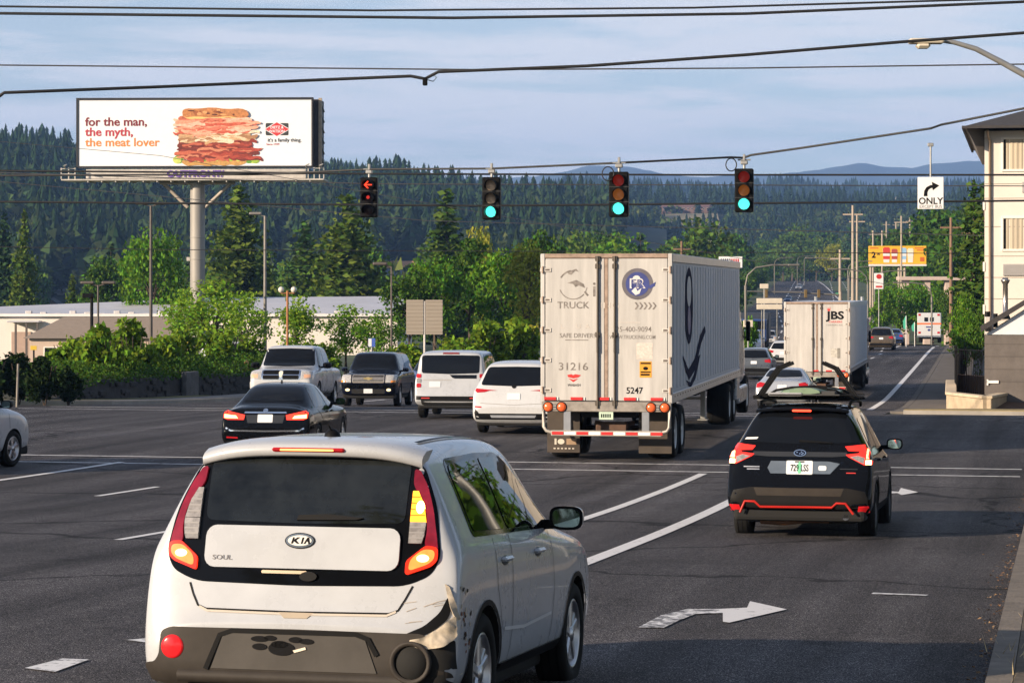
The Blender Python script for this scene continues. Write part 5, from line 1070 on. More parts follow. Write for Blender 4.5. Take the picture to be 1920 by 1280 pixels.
# ambulance
root = place('ambulance', 1742, 243, 11, 'white box ambulance with an orange stripe driving away on the right', 'ambulance', z=zr(246)+.25)
b = MB(); b.box(-1.12,0,.62,1.12,3.9,2.85, P_WHITE, .06); b.build('box_body', root)
b = MB(); b.box(-1.0,3.9,.6,1.0,5.2,1.9, P_WHITE, .1); b.box(-1.0,5.2,.6,1.0,6.2,1.35, P_WHITE, .12); b.box(-.9,4.2,1.45,.9,5.24,1.85, GLASS, .05); b.build('cab', root)
b = MB(); b.box(-1.125,-.008,1.72,1.125,3.9,1.88, mat('orange_stripe', (.65,.13,.03), .5, var=.05)); b.build('stripe', root)
for sx in (-1, 1):
    b = MB(); b.box(sx*.27-.2,-.012,2.0,sx*.27+.2,.02,2.42, GLASS, .02); b.build('rear_window', root)
    b = MB(); b.box(sx*.28-.255,-.006,.75,sx*.28+.255,.01,2.55, P_WHITE, .01); b.build('rear_door', root)
    for z, m_ in ((2.65, REDL), (.95, REDL)):
        b = MB(); b.box(sx*.9-.12,-.03,z-.1,sx*.9+.12,.02,z+.1, m_, .02); b.build('warning_light', root)
b = MB(); rpoly(b, rrect(-.3,1.42,.35,1.54,.03,2), BLUEINK, -.012); rpoly(b, ell(0,1.2,.16,.12,6), BLUEINK, -.012); b.build('lettering', root)
b = MB(); b.box(-1.12,-.25,.5,1.12,0,.62, CHROME, .02); b.box(-.9,.1,.35,.9,6,.62, UNDER, .03); b.build('rear_step', root)
add_wheels(root, (1.5, 5.3), .4, .9, .28, 'steel')
# ------------------------------------------------------------------ big billboard on its column
WHITEP = mat('poster_white', (.74, .76, .79), .5, var=.03)
Y0 = 157.0; base = at(366, 250, Y0); zb_ = gzxy(base.x, base.y)
BB = empty('billboard', (base.x, base.y, zb_), R(-2.5), 'big white advertising billboard showing a tall meat sandwich, on a thick grey steel column', 'billboard')
bz = base.z-zb_                                         # panel centre above the ground
s_ = 157/F                                              # metres per photograph pixel at the board
fx = lambda px: (px-366)*s_
fz = lambda py: bz+(250-py)*s_
def bfn(y): return lambda u, v, d: Vector((u, y+d, v))
b = MB(); b.box(fx(147),-.28,fz(312),fx(587),.1,fz(187), WHITEP, .02); b.build('poster_panel', BB)
b = MB(); FR = mat('black_frame', (.015,.015,.017), .5, var=.1)
b.box(fx(143),-.33,fz(188),fx(589),.15,fz(184), FR); b.box(fx(143),-.33,fz(313),fx(147),.15,fz(188), FR); b.box(fx(586),-.33,fz(313),fx(589),.15,fz(188), FR); b.box(fx(147),-.33,fz(315),fx(586),.15,fz(312), FR); b.build('frame', BB)
b = MB(); b.box(fx(150),.4,fz(311),fx(600),2.4,fz(186), mat('board_back', (.05,.05,.055), .7, var=.3), .05)
for k in range(6): b.bar((fx(601),.5,fz(190+k*20)),(fx(601),2.3,fz(206+k*20)),.06,.06, GALV)
b.box(fx(597),.3,fz(316),fx(603),.5,fz(184), mat('edge_tan', (.33,.27,.2), .6, var=.3)); b.build('rear_face', BB)
INKM = mat('maroon_ink', (.18,.012,.022), .6, var=0); INKR = mat('crimson_ink', (.42,.03,.05), .6, var=0); INKO = mat('orange_ink', (.72,.22,.045), .6, var=0)
b = MB()
def btext(b, s, px, py, hpx, m, bold=.012, sx=1, y=-.295, al='LEFT'): b.text(s, hpx*s_/.70, lambda u, v, d: Vector((fx(px)+u, y, fz(py)+v)), m, align=al, bold=bold, sx=sx)
btext(b, 'for the man,', 160, 236, 15.5, INKM, .022, 1.06); btext(b, 'the myth,', 160, 255, 15.5, INKR, .022, 1.06); btext(b, 'the meat lover', 160, 274.5, 15.5, INKO, .016, 1.06); b.build('headline', BB)
# the sandwich picture: layered flat shapes
b = MB(); rr = random.Random(5)
def wavy(x0, x1, yt, yb, amp, n, ends=4):
    T = [(lerp(x0,x1,i/n), yt+rr.uniform(-amp,amp)+(6 if i in (0,n) else 0)*.5) for i in range(n+1)]; B_ = [(lerp(x1,x0,i/n), yb+rr.uniform(-amp,amp)-(6 if i in (0,n) else 0)*.5) for i in range(n+1)]
    return chaikin(T+B_, 2)
lay = -.285
def art(P, m):
    global lay
    lay -= .0009; b.prism([(fx(x), fz(y)) for x, y in P], bfn(lay), .0008, m)
am = lambda n, c, v=.35, sc_=6: mat('print_'+n, c, .6, var=v, scale=sc_)
for i in range(16): x = 332+rr.random()*150; art(chaikin([(x,290+rr.random()*6),(x+8,293),(x+10,303),(x+3,308),(x-6,305),(x-7,296)], 1), am('lettuce%d' % (i % 3), [(.28,.42,.05),(.48,.55,.12),(.10,.25,.03)][i % 3]))
art(wavy(342,464,299,311,2,12), am('bread_low', (.50,.27,.08)))
for i in range(9): x = 352+i*13+rr.random()*5; art(chaikin([(x,293),(x+6,291),(x+9,299),(x+4,304),(x-3,301)], 1), am('lettuce%d' % (i % 3), (0,0,0)))
def slices(n, x0, x1, y0_, y1_, cols, key, wmin, wmax):
    for i in range(n):
        y = lerp(y1_, y0_, i/(n-1))+rr.uniform(-2,2); wd = rr.uniform(wmin, wmax); x = rr.uniform(x0, x1-wd*.8); m_ = 7; tl = rr.uniform(-5,5); th = rr.uniform(2.2,5.5)
        top = [(x+wd*q_/m_, y+tl*(q_/m_-.5)+rr.uniform(-3.2,3.2)) for q_ in range(m_+1)]
        art(chaikin(top+[(a+rr.uniform(-1,1), b_+th+rr.uniform(-1,2)) for a, b_ in reversed(top)], 2), am('%s%d' % (key, i % len(cols)), cols[i % len(cols)], .3, 9))
art(wavy(336,476,260,300,4,12), am('roast', (.22,.03,.02), .6)); 
slices(34, 328, 484, 262, 298, [(.36,.05,.03),(.14,.02,.014),(.48,.11,.06),(.24,.03,.02),(.55,.20,.11)], 'roast', 34, 78)
art(wavy(336,472,243,266,4,12), am('turkey', (.50,.30,.16), .5))
slices(20, 327, 480, 246, 264, [(.70,.50,.32),(.34,.17,.08),(.74,.60,.44),(.55,.33,.17)], 'turkey', 36, 80)
art(wavy(334,474,219,250,4,11), am('ham', (.52,.14,.08), .5))
slices(30, 322, 482, 221, 250, [(.72,.28,.18),(.50,.09,.05),(.80,.45,.33),(.62,.16,.10),(.76,.36,.24)], 'ham', 34, 82)
art(wavy(344,466,217,223,2.5,10), am('cheese', (.80,.50,.18), .2)); art(chaikin([(343,209),(350,204),(372,205),(400,202),(428,206),(455,204),(467,210),(469,220),(452,223),(430,219),(400,222),(370,219),(345,222)], 1), am('bread_top', (.46,.18,.06), .5, 5))
for i in range(16): x = 348+rr.random()*112; art(ell(x, 207+rr.random()*11, 2+rr.random()*5, 1+rr.random()*2, 8), am('crust%d' % (i % 3), [(.12,.03,.015),(.30,.09,.03),(.62,.30,.12)][i % 3]))
b.build('sandwich_picture', BB)
b = MB(); lay = -.285; art(rrect(500,232,543,255,2,2), am('logo_black', (.03,.03,.03), 0))
art([(497,243.5),(521,229),(546,243.5),(521,258)], WHITEP); art([(499,243.5),(521,230.5),(544,243.5),(521,256.5)], am('logo_red', (.55,.03,.035), 0))
btext(b, 'DIETZ &', 521, 242.3, 5.0, WHITEP, .02, .95, lay-.003, 'CENTER'); btext(b, 'WATSON', 521, 249.6, 5.0, WHITEP, .02, .95, lay-.003, 'CENTER')
btext(b, "it's a family thing.", 535.5, 266.8, 6.6, INK, .012, .98, -.295, 'CENTER'); btext(b, 'Since 1939', 501, 273.3, 3.6, INKR, .012, 1.1); b.build('deli_logo', BB)
# catwalk, apron with the owner's name, braces, column
TAN = mat('weathered_cream_steel', (.46,.43,.39), .6, .1, var=.25, scale=2)
b = MB(); b.box(fx(163),-.55,fz(336),fx(577),-.35,fz(318), TAN, .03)
for z in (322, 327): b.box(fx(165),-.57,fz(z+1),fx(575),-.55,fz(z), mat('apron_groove', (.3,.28,.25), .6, var=.2))
b.build('apron', BB)
b = MB(); b.text('OUTFRONT/', 12*s_/.7, lambda u, v, d: Vector((fx(369)+u, -.60, fz(332.5)+v)), mat('purple_ink', (.11,.05,.30), .5, var=0), bold=.03, sx=1.1); b.build('owner_lettering', BB)
b = MB(); b.box(fx(120),-1.15,fz(340),fx(612),1.2,fz(337), TAN, .02)
for px in (120, 134, 146, 583, 594, 604, 612):
    for y in (-1.1,): b.box(fx(px)-.03,y-.03,fz(337),fx(px)+.03,y+.03,fz(316), TAN)
for z in (317, 327):
    b.box(fx(119),-1.12,fz(z+1.2),fx(146),-1.06,fz(z), TAN); b.box(fx(583),-1.12,fz(z+1.2),fx(613),-1.06,fz(z), TAN)
for px in (128, 580, 606): b.tube([(fx(px),-1.1,fz(317)),(fx(px),-1.5,fz(313)),(fx(px)+.25,-1.9,fz(311))], .04, GALV, 6)
for i in range(17): b.box(fx(170+i*26)-.03,-1.1,fz(343),fx(170+i*26)+.03,1.1,fz(340), TAN)
b.build('catwalk', BB)
b = MB()
for x0, x1 in ((307, 352), (432, 385)): b.tube([(fx(x0),0,fz(345)),(fx(x1),0,fz(389))], .11, mat('brace_tan', (.36,.31,.26), .6, .2, var=.25), 8)
b.box(fx(300),-.2,fz(346),fx(440),.4,fz(340), mat('brace_tan', (.3,.3,.3)), .02); b.build('brace', BB)
COLM = mat('column_grey', (.27,.255,.235), .55, .15, var=.2, scale=1.2, stretch=(1,1,.25))
b = MB(); b.cyl((fx(370),.1,-.6),(fx(370),.1,fz(342)), .455, COLM, n=36)
for py in (445, 486, 598): b.lathe([(.456,-.03),(.475,-.02),(.475,.02),(.456,.03)], (fx(370),.1,fz(py)), (0,0,1), COLM, 36)
b.build('column', BB)
b = MB(); b.box(fx(362),-.42,fz(605),fx(368),-.34,fz(592), mat('yellow_tag', (.65,.5,.2), .6, var=.1)); b.box(fx(377),-.40,fz(660),fx(379),-.36,fz(578), GALV); b.box(fx(350),-.05,fz(489),fx(356),.05,fz(482), TAN); b.build('conduit', BB)

# ------------------------------------------------------------------ traffic signals on a span wire
SIGB = mat('signal_black', (.006,.006,.006), .5, var=.2, spec=.1)
GREENL = mat('lit_green_lens', (.1,.75,.62), .2, var=.5, scale=60, emit=1.05, ecol=(.08,.85,.68)); REDDIM = mat('dark_red_lens', (.26,.02,.015), .3, var=.3, emit=.06, ecol=(1,.06,.03)); AMBDIM = mat('dark_amber_lens', (.42,.16,.05), .3, var=.3, emit=.08, ecol=(1,.3,.05)); PALEL = mat('sunlit_pale_lens', (.62,.45,.30), .3, var=.4, scale=25)  # unlit red and amber lenses glow faintly; pale ones hold sunlight in their colour
REDARR = mat('lit_red_arrow', (.8,.05,.02), .3, var=0, emit=1.5, ecol=(1,.05,.015))
def signal(px, py, hpx, Y, kind, label, yaw):
    c = at(px, py, Y); k = hpx*Y/F; hw = k*.215
    root = empty('traffic_signal', (c.x, c.y, c.z-k/2), R(yaw), label, 'traffic light', 'traffic lights on the span wire')
    b = MB(); b.box(-hw,-.02,0,hw,.22,k, SIGB, .03)
    for i in range(1, 3): b.box(-hw-.004,-.024,k*i/3-.006,hw+.004,.1,k*i/3+.006, mat('signal_seam', (.04,.04,.04), .6, var=0))
    b.build('housing', root); r = k*.128
    for i, nm in enumerate(('green_lens', 'amber_lens', 'red_lens')):
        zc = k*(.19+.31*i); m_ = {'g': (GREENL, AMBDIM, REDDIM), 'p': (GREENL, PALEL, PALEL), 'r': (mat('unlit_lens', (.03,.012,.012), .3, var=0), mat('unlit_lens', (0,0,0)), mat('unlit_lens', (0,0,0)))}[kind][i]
        b = MB(); b.lathe([(.001,-.06),(r*.6,-.05),(r,-.022)], (0,0,zc), (0,1,0), m_, 22); L_ = b.build(nm, root)
        if kind == 'r' and i == 2:
            a = MB(); a.prism([(u*r, zc+v*r) for u, v in ((-.8,0),(-.05,.75),(.1,.6),(-.45,.1),(.75,.1),(.75,-.1),(-.45,-.1),(.1,-.6),(-.05,-.75))], lambda u, v, d: Vector((u,-.085+d,v)), .01, REDARR); a.build('arrow', L_)
        if kind == 'r' and i == 1:
            a = MB(); a.prism(ell(0, zc, r*.35, r*.35, 8), lambda u, v, d: Vector((u,-.085+d,v)), .01, mat('faint_red', (.3,.02,.02), .4, var=0, emit=.35, ecol=(1,.04,.02))); a.build('arrow', L_)
        b = MB(); P = []
        for j in range(17):
            t = R(-35+250*j/16); P.append([(r*1.08*math.cos(t),-.02,zc+r*1.08*math.sin(t)),(r*1.08*math.cos(t),-.26-.05*math.sin(t),zc+r*1.08*math.sin(t)+-.02)])
        b.grid(P, SIGB); b.build('visor', root)
    b = MB(); b.cyl((0,.1,k),(0,.1,k+.16), .035, GALV); b.box(-.09,.03,k+.10,.09,.17,k+.2, GALV, .02); b.box(-.03,.05,k+.2,.03,.15,k+.36, GALV, .01); b.cyl((-.16,.1,k+.22),(.16,.1,k+.22), .02, GALV, n=8); b.build('hanger', root)
    return Vector((c.x, c.y+.1, c.z+k/2+.22))
h0 = signal(691, 370, 75, 68, 'r', 'black traffic light with a lit red arrow, leftmost on the span wire', -8)
h1 = signal(921, 372, 80, 65, 'p', 'traffic light with lit green lens and sunlit pale upper lenses', -8)
h2 = signal(1160, 364.5, 85, 62, 'g', 'traffic light with lit green lens above the big trailer door, second from the right', -8)
h3 = signal(1395, 357, 82, 63, 'g', 'rightmost traffic light, green lens lit, hanging above the trailer side', -8)
WIRE = mat('cable_black', (.012,.012,.013), .6, var=.2); WIREG = mat('cable_grey', (.05,.05,.055), .6, var=.1)
def wire(pts, r, label, m=WIRE, name='cable', sag=0, sub=6, cat='cable'):
    P = []
    if name != 'cable_loop':                              # carry on to poles well outside the picture
        ext = lambda a, b_, L: a+(a-b_).normalized()*L
        k0 = ext(Vector(pts[0]), Vector(pts[1]), 30); k0.z = max(k0.z, pts[0].z); k1 = ext(Vector(pts[-1]), Vector(pts[-2]), 30); pts = [k0]+list(pts)+[k1]
    for a, b_ in zip(pts, pts[1:]):
        for i in range(sub): k = i/sub; q = Vector(a).lerp(Vector(b_), k); q.z -= sag*4*k*(1-k); P.append(q)
    P.append(Vector(pts[-1])); b = MB(); b.tube(P, r, m, 6); return tag(b.build(name), label, cat)
sg = at(1745, 241, 60)
wire([at(-160, 330, 72), at(500, 327, 70), h0, h1, h2, at(1370, 295, 63), h3+Vector((0,0,.05)), at(1408, 291, 63), at(1500, 278, 62), sg, at(1765, 234, 60), at(2080, 172, 58)], .030, 'black span wire that carries the four traffic lights and the turn sign', name='span_wire')
for px, py, rr_, Y, lb in ((1140, 326, 11, 62, 'loop of black cable above the second traffic light from the right'), (1371, 309, 10, 63, 'loop of black cable beside the rightmost traffic light')):
    wire([at(px+rr_*math.cos(2*math.pi*i/18), py+rr_*1.2*math.sin(2*math.pi*i/18), Y) for i in range(19)], .016, lb, name='cable_loop', sub=1)
# turn-only sign under the span wire
c = at(1745, 362, 60); q = 60/F
SGN = empty('turn_sign', (c.x, c.y, c.z-30*q), R(-6), 'white right turn only sign hanging on a long rod from the span wire', 'sign')
b = MB(); b.box(-24*q,0,0,24*q,.02,60*q, mat('sign_white', (.74,.74,.74), .4, var=.05), .006); b.build('sign_panel', SGN)
fs = lambda y: (lambda u, v, d: Vector((u*q, y+d, v*q)))
b = MB(); b.prism([(-13,24),(-12,34),(-8,41),(0,45),(3,45),(2,51),(16,44),(4,35),(3,39.5),(0,39),(-4,36),(-6,31),(-6,24)], fs(-.004), .003, INK); b.build('arrow', SGN)
b = MB(); b.text('ONLY', 17*q, lambda u, v, d: Vector((u,-.004,9.5*q+v)), INK, bold=.02, sx=.98); b.text('EXCEPT BUS', 8*q, lambda u, v, d: Vector((u,-.004,2.0*q+v)), mat('grey_ink', (.2,.2,.2), .5, var=0), bold=.01, sx=.95); b.build('lettering', SGN)
b = MB(); b.cyl((0,.03,60*q),(0,.03,121*q), .022, GALV); b.box(-.07,0,117*q,.07,.07,124*q, GALV, .015); b.box(-.02,.02,0,.02,.04,60*q, GALV); b.build('hanger_rod', SGN)
# overhead lines
wire([at(-30, 200, 30), at(-6, 184, 30), at(8, 174, 30), at(300, 163, 30.5), at(600, 150, 31), at(770, 143, 31), at(797, 148, 31), at(822, 135, 31), at(1100, 124, 31), at(1400, 103, 31), at(1690, 79, 31), at(1960, 59, 31)], .021, 'thick black cable bundle crossing the sky above the billboard', sub=3)
b = MB(); p = at(797, 150, 31); b.box(p.x-.03,p.y-.03,p.z-.07,p.x+.03,p.y+.03,p.z+.03, BLACK, .01); b.tube([(p.x+.03,p.y,p.z),(p.x+.10,p.y,p.z-.02),(p.x+.14,p.y,p.z+.03),(p.x+.10,p.y,p.z+.06)], .006, BLACK, 6); tag(b.build('cable_clamp'), 'small black clamp where the thick cable dips in mid sky', 'clamp')
for pts, r, Y, lb in (([(-40,12),(700,20),(1300,15),(1960,-4)], .020, 45, 'thin black wire along the very top of the sky'), ([(-40,25),(850,34),(1400,26),(1960,2)], .028, 45, 'second black wire from the top, a little thicker'), ([(-40,122),(900,131),(1400,128),(1960,120)], .016, 50, 'thin grey wire crossing the sky level with the cable clamp'),
    ([(-40,320),(700,326),(1300,328),(1960,328)], .030, 70, 'wire running level with the tops of the traffic lights'), ([(-40,323),(700,345),(1960,349)], .018, 80, 'thin grey wire just below the top of the traffic lights'), ([(-40,378),(900,386),(1960,376)], .032, 70, 'dark wire crossing low over the green lenses'), ([(560,392),(800,414),(1100,422)], .014, 90, 'faint wire sloping below the red arrow light'), ([(-40,462),(300,468),(720,470)], .02, 120, 'faint wire crossing in front of the lower trees on the left'), ([(-40,262),(300,292),(560,338)], .014, 120, 'slender wire slanting across the billboard face')):  # the slanting last one is added to draw a wire's shadow
    wire([at(x, y, Y) for x, y in pts], r, lb, WIREG if r < .02 else WIRE, sub=8)
# street lamp arm at the upper right
c = at(2080, 300, 33); L1 = empty('street_lamp', (c.x, c.y, zr(33)+.1), 0, 'grey street lamp arm reaching in from the right above the cables', 'street lamp')
lw = lambda px, py: at(px, py, 33)-Vector((c.x, c.y, zr(33)+.1))
b = MB(); b.cyl((0,0,-.1), lw(2080, 250), .12, GALV, r1=.09, n=14); b.build('pole', L1)
b = MB(); b.tube([lw(2080,250), lw(2000,190), lw(1920,140), lw(1880,118), lw(1830,92), lw(1790,80), lw(1768,77)], .05, GALV, 10, .028); b.build('arm', L1)
b = MB(); p = lw(1732,80); b.box(p.x-.20,p.y-.10,p.z-.02,p.x+.26,p.y+.10,p.z+.05, mat('lamp_cream', (.58,.52,.42), .5, var=.1), .04); b.box(p.x-.10,p.y-.09,p.z-.08,p.x+.08,p.y+.09,p.z-.01, mat('lamp_cream', (.5,.5,.5)), .03); b.build('lamp_head', L1)

# ------------------------------------------------------------------ hotel at the right edge with its annex
CREAM = mat('hotel_render', (.62,.57,.51), .8, var=.07, scale=.8, bump=.1, bscale=60); TRIM = mat('window_trim', (.74,.69,.62), .5, var=.05)
CURT = mat('curtain', (.42,.36,.27), .8, var=.2, scale=9, stretch=(1,1,.02)); ROOF = mat('roof_shingle', (.035,.032,.033), .85, var=.35, scale=9, bump=.4)
Yh = 88.0; q = Yh/F; c = at(1846, 735, Yh)
HT = empty('hotel', (c.x, c.y, c.z-.3), R(-11.5), 'cream three-storey hotel with dark hipped roof at the right edge', 'building')
Z = lambda py: (735-py)*q+.3
X = lambda px: (px-1846)*q
b = MB(); b.box(0,0,-.5,9,14,Z(246), CREAM)
for py in (345, 372, 425, 480, 520, 560, 600): b.box(-.012,-.012,Z(py)-.012,9,0,Z(py)+.012, mat('render_joint', (.30,.26,.22), .8, var=.1))
b.build('wall', HT)
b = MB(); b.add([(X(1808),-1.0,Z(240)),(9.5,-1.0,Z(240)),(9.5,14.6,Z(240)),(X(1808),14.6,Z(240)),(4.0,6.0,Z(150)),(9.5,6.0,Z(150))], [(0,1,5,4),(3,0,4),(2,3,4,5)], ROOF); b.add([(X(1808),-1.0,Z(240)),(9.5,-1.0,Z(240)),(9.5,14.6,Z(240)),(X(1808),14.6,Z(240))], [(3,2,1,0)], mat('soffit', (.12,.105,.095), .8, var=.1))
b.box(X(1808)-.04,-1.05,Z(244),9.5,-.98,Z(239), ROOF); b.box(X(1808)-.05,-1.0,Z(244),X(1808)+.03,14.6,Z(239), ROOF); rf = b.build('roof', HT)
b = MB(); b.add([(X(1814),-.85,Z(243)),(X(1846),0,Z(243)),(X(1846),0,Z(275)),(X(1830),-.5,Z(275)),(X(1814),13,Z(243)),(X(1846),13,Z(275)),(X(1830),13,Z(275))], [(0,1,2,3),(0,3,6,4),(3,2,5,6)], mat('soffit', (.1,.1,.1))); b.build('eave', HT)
for (y0_, y1_) in ((262, 318), (410, 467)):
    b = MB(); x0, x1 = X(1881), X(1990); b.box(x0-.07,-.05,Z(y1_)-.08,x1,.02,Z(y1_), TRIM, .01); b.box(x0-.07,-.05,Z(y0_),x1,.02,Z(y0_)+.08, TRIM, .01); b.box(x0-.08,-.05,Z(y1_)-.06,x0,.02,Z(y0_)+.06, TRIM, .01); wf = b.build('window', HT)
    g_ = MB(); n = 30
    g_.grid([[(lerp(x0,x1,i/60), -.012+.012*math.sin(i*1.3)+.004*math.sin(i*.37), z) for i in range(61)] for z in (Z(y1_), Z(y0_))], CURT); g_.build('curtain', wf)
    g_ = MB(); g_.box(x0+.01,-.028,Z(y1_),x0+.07,-.014,Z(y0_), BLACK); g_.box(x0+1.1,-.03,Z(y1_),x0+1.16,-.024,Z(y0_), BLACK); g_.build('window_frame', wf)
b = MB(); b.box(X(1880),-.06,Z(517),X(1960),.02,Z(495), mat('vent_grey', (.34,.32,.31), .6, .2, var=.1), .01)
for i in range(5): b.box(X(1882),-.066,Z(515)+i*.07,X(1958),-.06,Z(515)+i*.07+.02, mat('vent_slot', (.2,.2,.2), .6, var=0))
b.build('air_conditioner', HT)
b = MB(); b.box(X(1915),-.05,Z(362),X(1960),.02,Z(342), mat('vent_grey', (.3,.3,.3)), .01); b.build('air_conditioner', HT)
b = MB(); b.tube([(X(1852),-.6,Z(247)),(X(1853),-.3,Z(258)),(X(1856),-.06,Z(266)),(X(1856),-.06,Z(640))], .045, mat('downspout_brown', (.30,.22,.16), .5, var=.1), 8); b.box(X(1846),-.08,Z(258),X(1850),0,Z(247), TRIM); b.build('downspout', HT)
for py in (385, 500, 580): b = MB(); b.box(X(1843),-.03,Z(py+9),X(1847),.10,Z(py-9), TRIM, .01); b.build('wall_box', HT)
# annex
AN = empty('annex_building', at(1846, 735, 84)-Vector((0,0,.4)), R(-11.5), 'low grey block annex with dark sloping roof in front of the hotel', 'building')
q2 = 84/F; Z2 = lambda py: (735-py)*q2+.4; X2 = lambda px: (px-1846)*q2
BLK = mat('grey_block_wall', (.115,.10,.092), .85, var=.25, scale=2, bump=.3, bscale=20)
b = MB(); b.box(X2(1846),0,-.3,7,3.2,Z2(628), BLK)
for py in (645, 668, 692, 715): b.box(X2(1846)-.004,-.004,Z2(py)-.008,7,0,Z2(py)+.008, mat('block_joint', (.07,.062,.058), .9, var=.1))
b.build('wall', AN)
b = MB(); b.prism([(X2(1848),Z2(627)),(X2(1990),Z2(627)),(X2(1990),Z2(535))], lambda u, v, d: Vector((u,.02+d,v)), 3.0, mat('gable_siding', (.60,.62,.66), .6, var=.06)); b.build('gable', AN)
b = MB(); d_ = Vector((X2(1990)-X2(1840),0,Z2(528)-Z2(622))); 
b.prism([(X2(1840),Z2(622)),(X2(1990),Z2(528)),(X2(1990),Z2(519)),(X2(1838),Z2(612))], lambda u, v, d: Vector((u,-.25+d,v)), 3.8, ROOF); b.build('roof', AN)
b = MB(); b.lathe([(.10,0),(.10,.05),(.085,.06),(.085,1.05),(.10,1.07),(.15,1.16),(.15,1.2),(.10,1.22),(.10,1.27),(.001,1.27)], (X2(1884),.8,Z2(592)), (0,0,1), mat('flue_steel', (.45,.40,.36), .25, .9, var=.2), 18); b.lathe([(.18,-.12),(.12,.04),(.10,.05)], (X2(1884),.8,Z2(592)), (0,0,1), GALV, 18); b.build('flue_pipe', AN)
b = MB(); b.box(X2(1846),.3,Z2(622),X2(1857),.6,Z2(594), mat('pale_pipe', (.5,.46,.42), .6, var=.1), .03); b.cyl((X2(1866),.6,Z2(614)),(X2(1866),.6,Z2(588)), .07, BLACK); b.cyl((X2(1851),.45,Z2(594)),(X2(1851),.45,Z2(584)), .09, BLACK); b.build('vent_pipe', AN)
b = MB(); b.box(X2(1850),-.05,Z2(718),X2(1872),-.006,Z2(713), WPAINT); b.box(X2(1850),-.05,Z2(722),X2(1853),-.006,Z2(711), WPAINT); b.build('wall_tap', AN)
# planter walls, mulch, fences
def fpt(t, n, dz): return gpt(t, n, dz)
PL = MB()
def wallseg(b, a, c_, h, th, m, base=-.4):
    a, c_ = Vector(a), Vector(c_); d = (c_-a); d.z = 0; L_ = d.length; M = Matrix.Translation(a) @ Matrix.Rotation(math.atan2(-d.x, d.y), 4, 'Z'); b.box(-th/2,0,base,th/2,L_,h, m, .02, M)
TANW = mat('tan_block', (.40,.32,.22), .85, var=.25, scale=3, bump=.3, bscale=18)
pw = empty('planter_wall', gpt(82.5, -1.0), 0, 'low tan block planter wall at the corner by the hotel', 'wall')
def planter(pts, h):
    b = MB()
    for a, c_ in zip(pts, pts[1:]): wallseg(b, a, c_, h, .3, TANW)
    o = b.build('wall_course', None); o.parent = pw; o.matrix_parent_inverse = Matrix.Translation(-pw.location)
    b = MB()
    for a, c_ in zip(pts, pts[1:]): wallseg(b, Vector(a)+Vector((0,0,h)), Vector(c_)+Vector((0,0,h)), .10, .38, mat('tan_cap', (.50,.41,.29), .8, var=.2), 0.003)
    o = b.build('wall_cap', None); o.parent = pw; o.matrix_parent_inverse = Matrix.Translation(-pw.location)
p1, p2, p3, p4 = [Vector((*at(px, 0, Y).xy, zr(85)+.12)) for px, Y in ((1783, 96), (1783, 84.5), (1850, 81.5), (1880, 84))]
planter([p1, p2, p3, p4], .42)
b = MB(); cs = [Vector((*at(px, 0, Y).xy, z)) for px, Y, z in ((1786, 85, .22), (1850, 82, .22), (1990, 82, .14), (2000, 84, .28), (1846, 84, .40), (1790, 92, .3))]
b.add([v+Vector((0,0,zr(85)+.0)) for v in cs], [(0,1,4,5),(1,2,3,4)], SOIL); tag(b.build('planter_soil'), kind='structure')
def fence(name, pts, h, label, cat='fence', sp=2.4, pick=.13, m=BLACK, panelm=None):
    root = empty(name, pts[0], 0, label, cat)
    for a, c_ in zip(pts, pts[1:]):
        a, c_ = Vector(a), Vector(c_); n = max(1, round((c_-a).length/sp))
        for i in range(n):
            u, v = a.lerp(c_, i/n)-root.location, a.lerp(c_, (i+1)/n)-root.location
            b = MB(); b.box(u.x-.04,u.y-.04,u.z-.2,u.x+.04,u.y+.04,u.z+h+.08, m); b.build('post', root)
            b = MB(); up = Vector((0,0,1))
            if panelm:
                d = v-u; nn = Vector((d.y,-d.x,0)).normalized()*.02; b.add([u+nn+up*.1,v+nn+up*.1,v+nn+up*h,u+nn+up*h,u-nn+up*.1,v-nn+up*.1,v-nn+up*h,u-nn+up*h], [(0,1,2,3),(7,6,5,4),(3,2,6,7),(0,4,5,1)], panelm)
            else:
                k = int((v-u).length/pick)
                for j in range(1, k): p = u.lerp(v, j/k); b.box(p.x-.009,p.y-.009,p.z+.12,p.x+.009,p.y+.009,p.z+h-.05, m)
            for z in (.14, h-.06): b.bar(u+up*z, v+up*z, .035, .04, m)
            b.build('panel', root)
    return root
zf = zr(92)+.15
fence('iron_fence', [Vector((*at(1792, 0, 93).xy, zf)), Vector((*at(1846, 0, 91).xy, zf))], 2.0, 'black iron picket fence between the planter and the hotel wall')
b = MB(); wallseg(b, Vector((*at(1795, 0, 95.5).xy, zf-.2)), Vector((*at(1846, 0, 93.5).xy, zf-.2)), 1.15, .15, mat('brown_boards', (.15,.10,.075), .8, var=.3, stretch=(4,4,.4))); tag(b.build('board_wall'), 'brown wall seen through the black picket fence', 'wall')
fence('screen_fence', [gpt(t, redge(t)+2.0+.0*(t-95), .12) for t in (93, 105, 120, 140, 165, 200, 235)], 1.75, 'dark screened fence running along the pavement away from the planter', sp=4, panelm=mat('dark_screen', (.012,.012,.014), .8, var=.4))

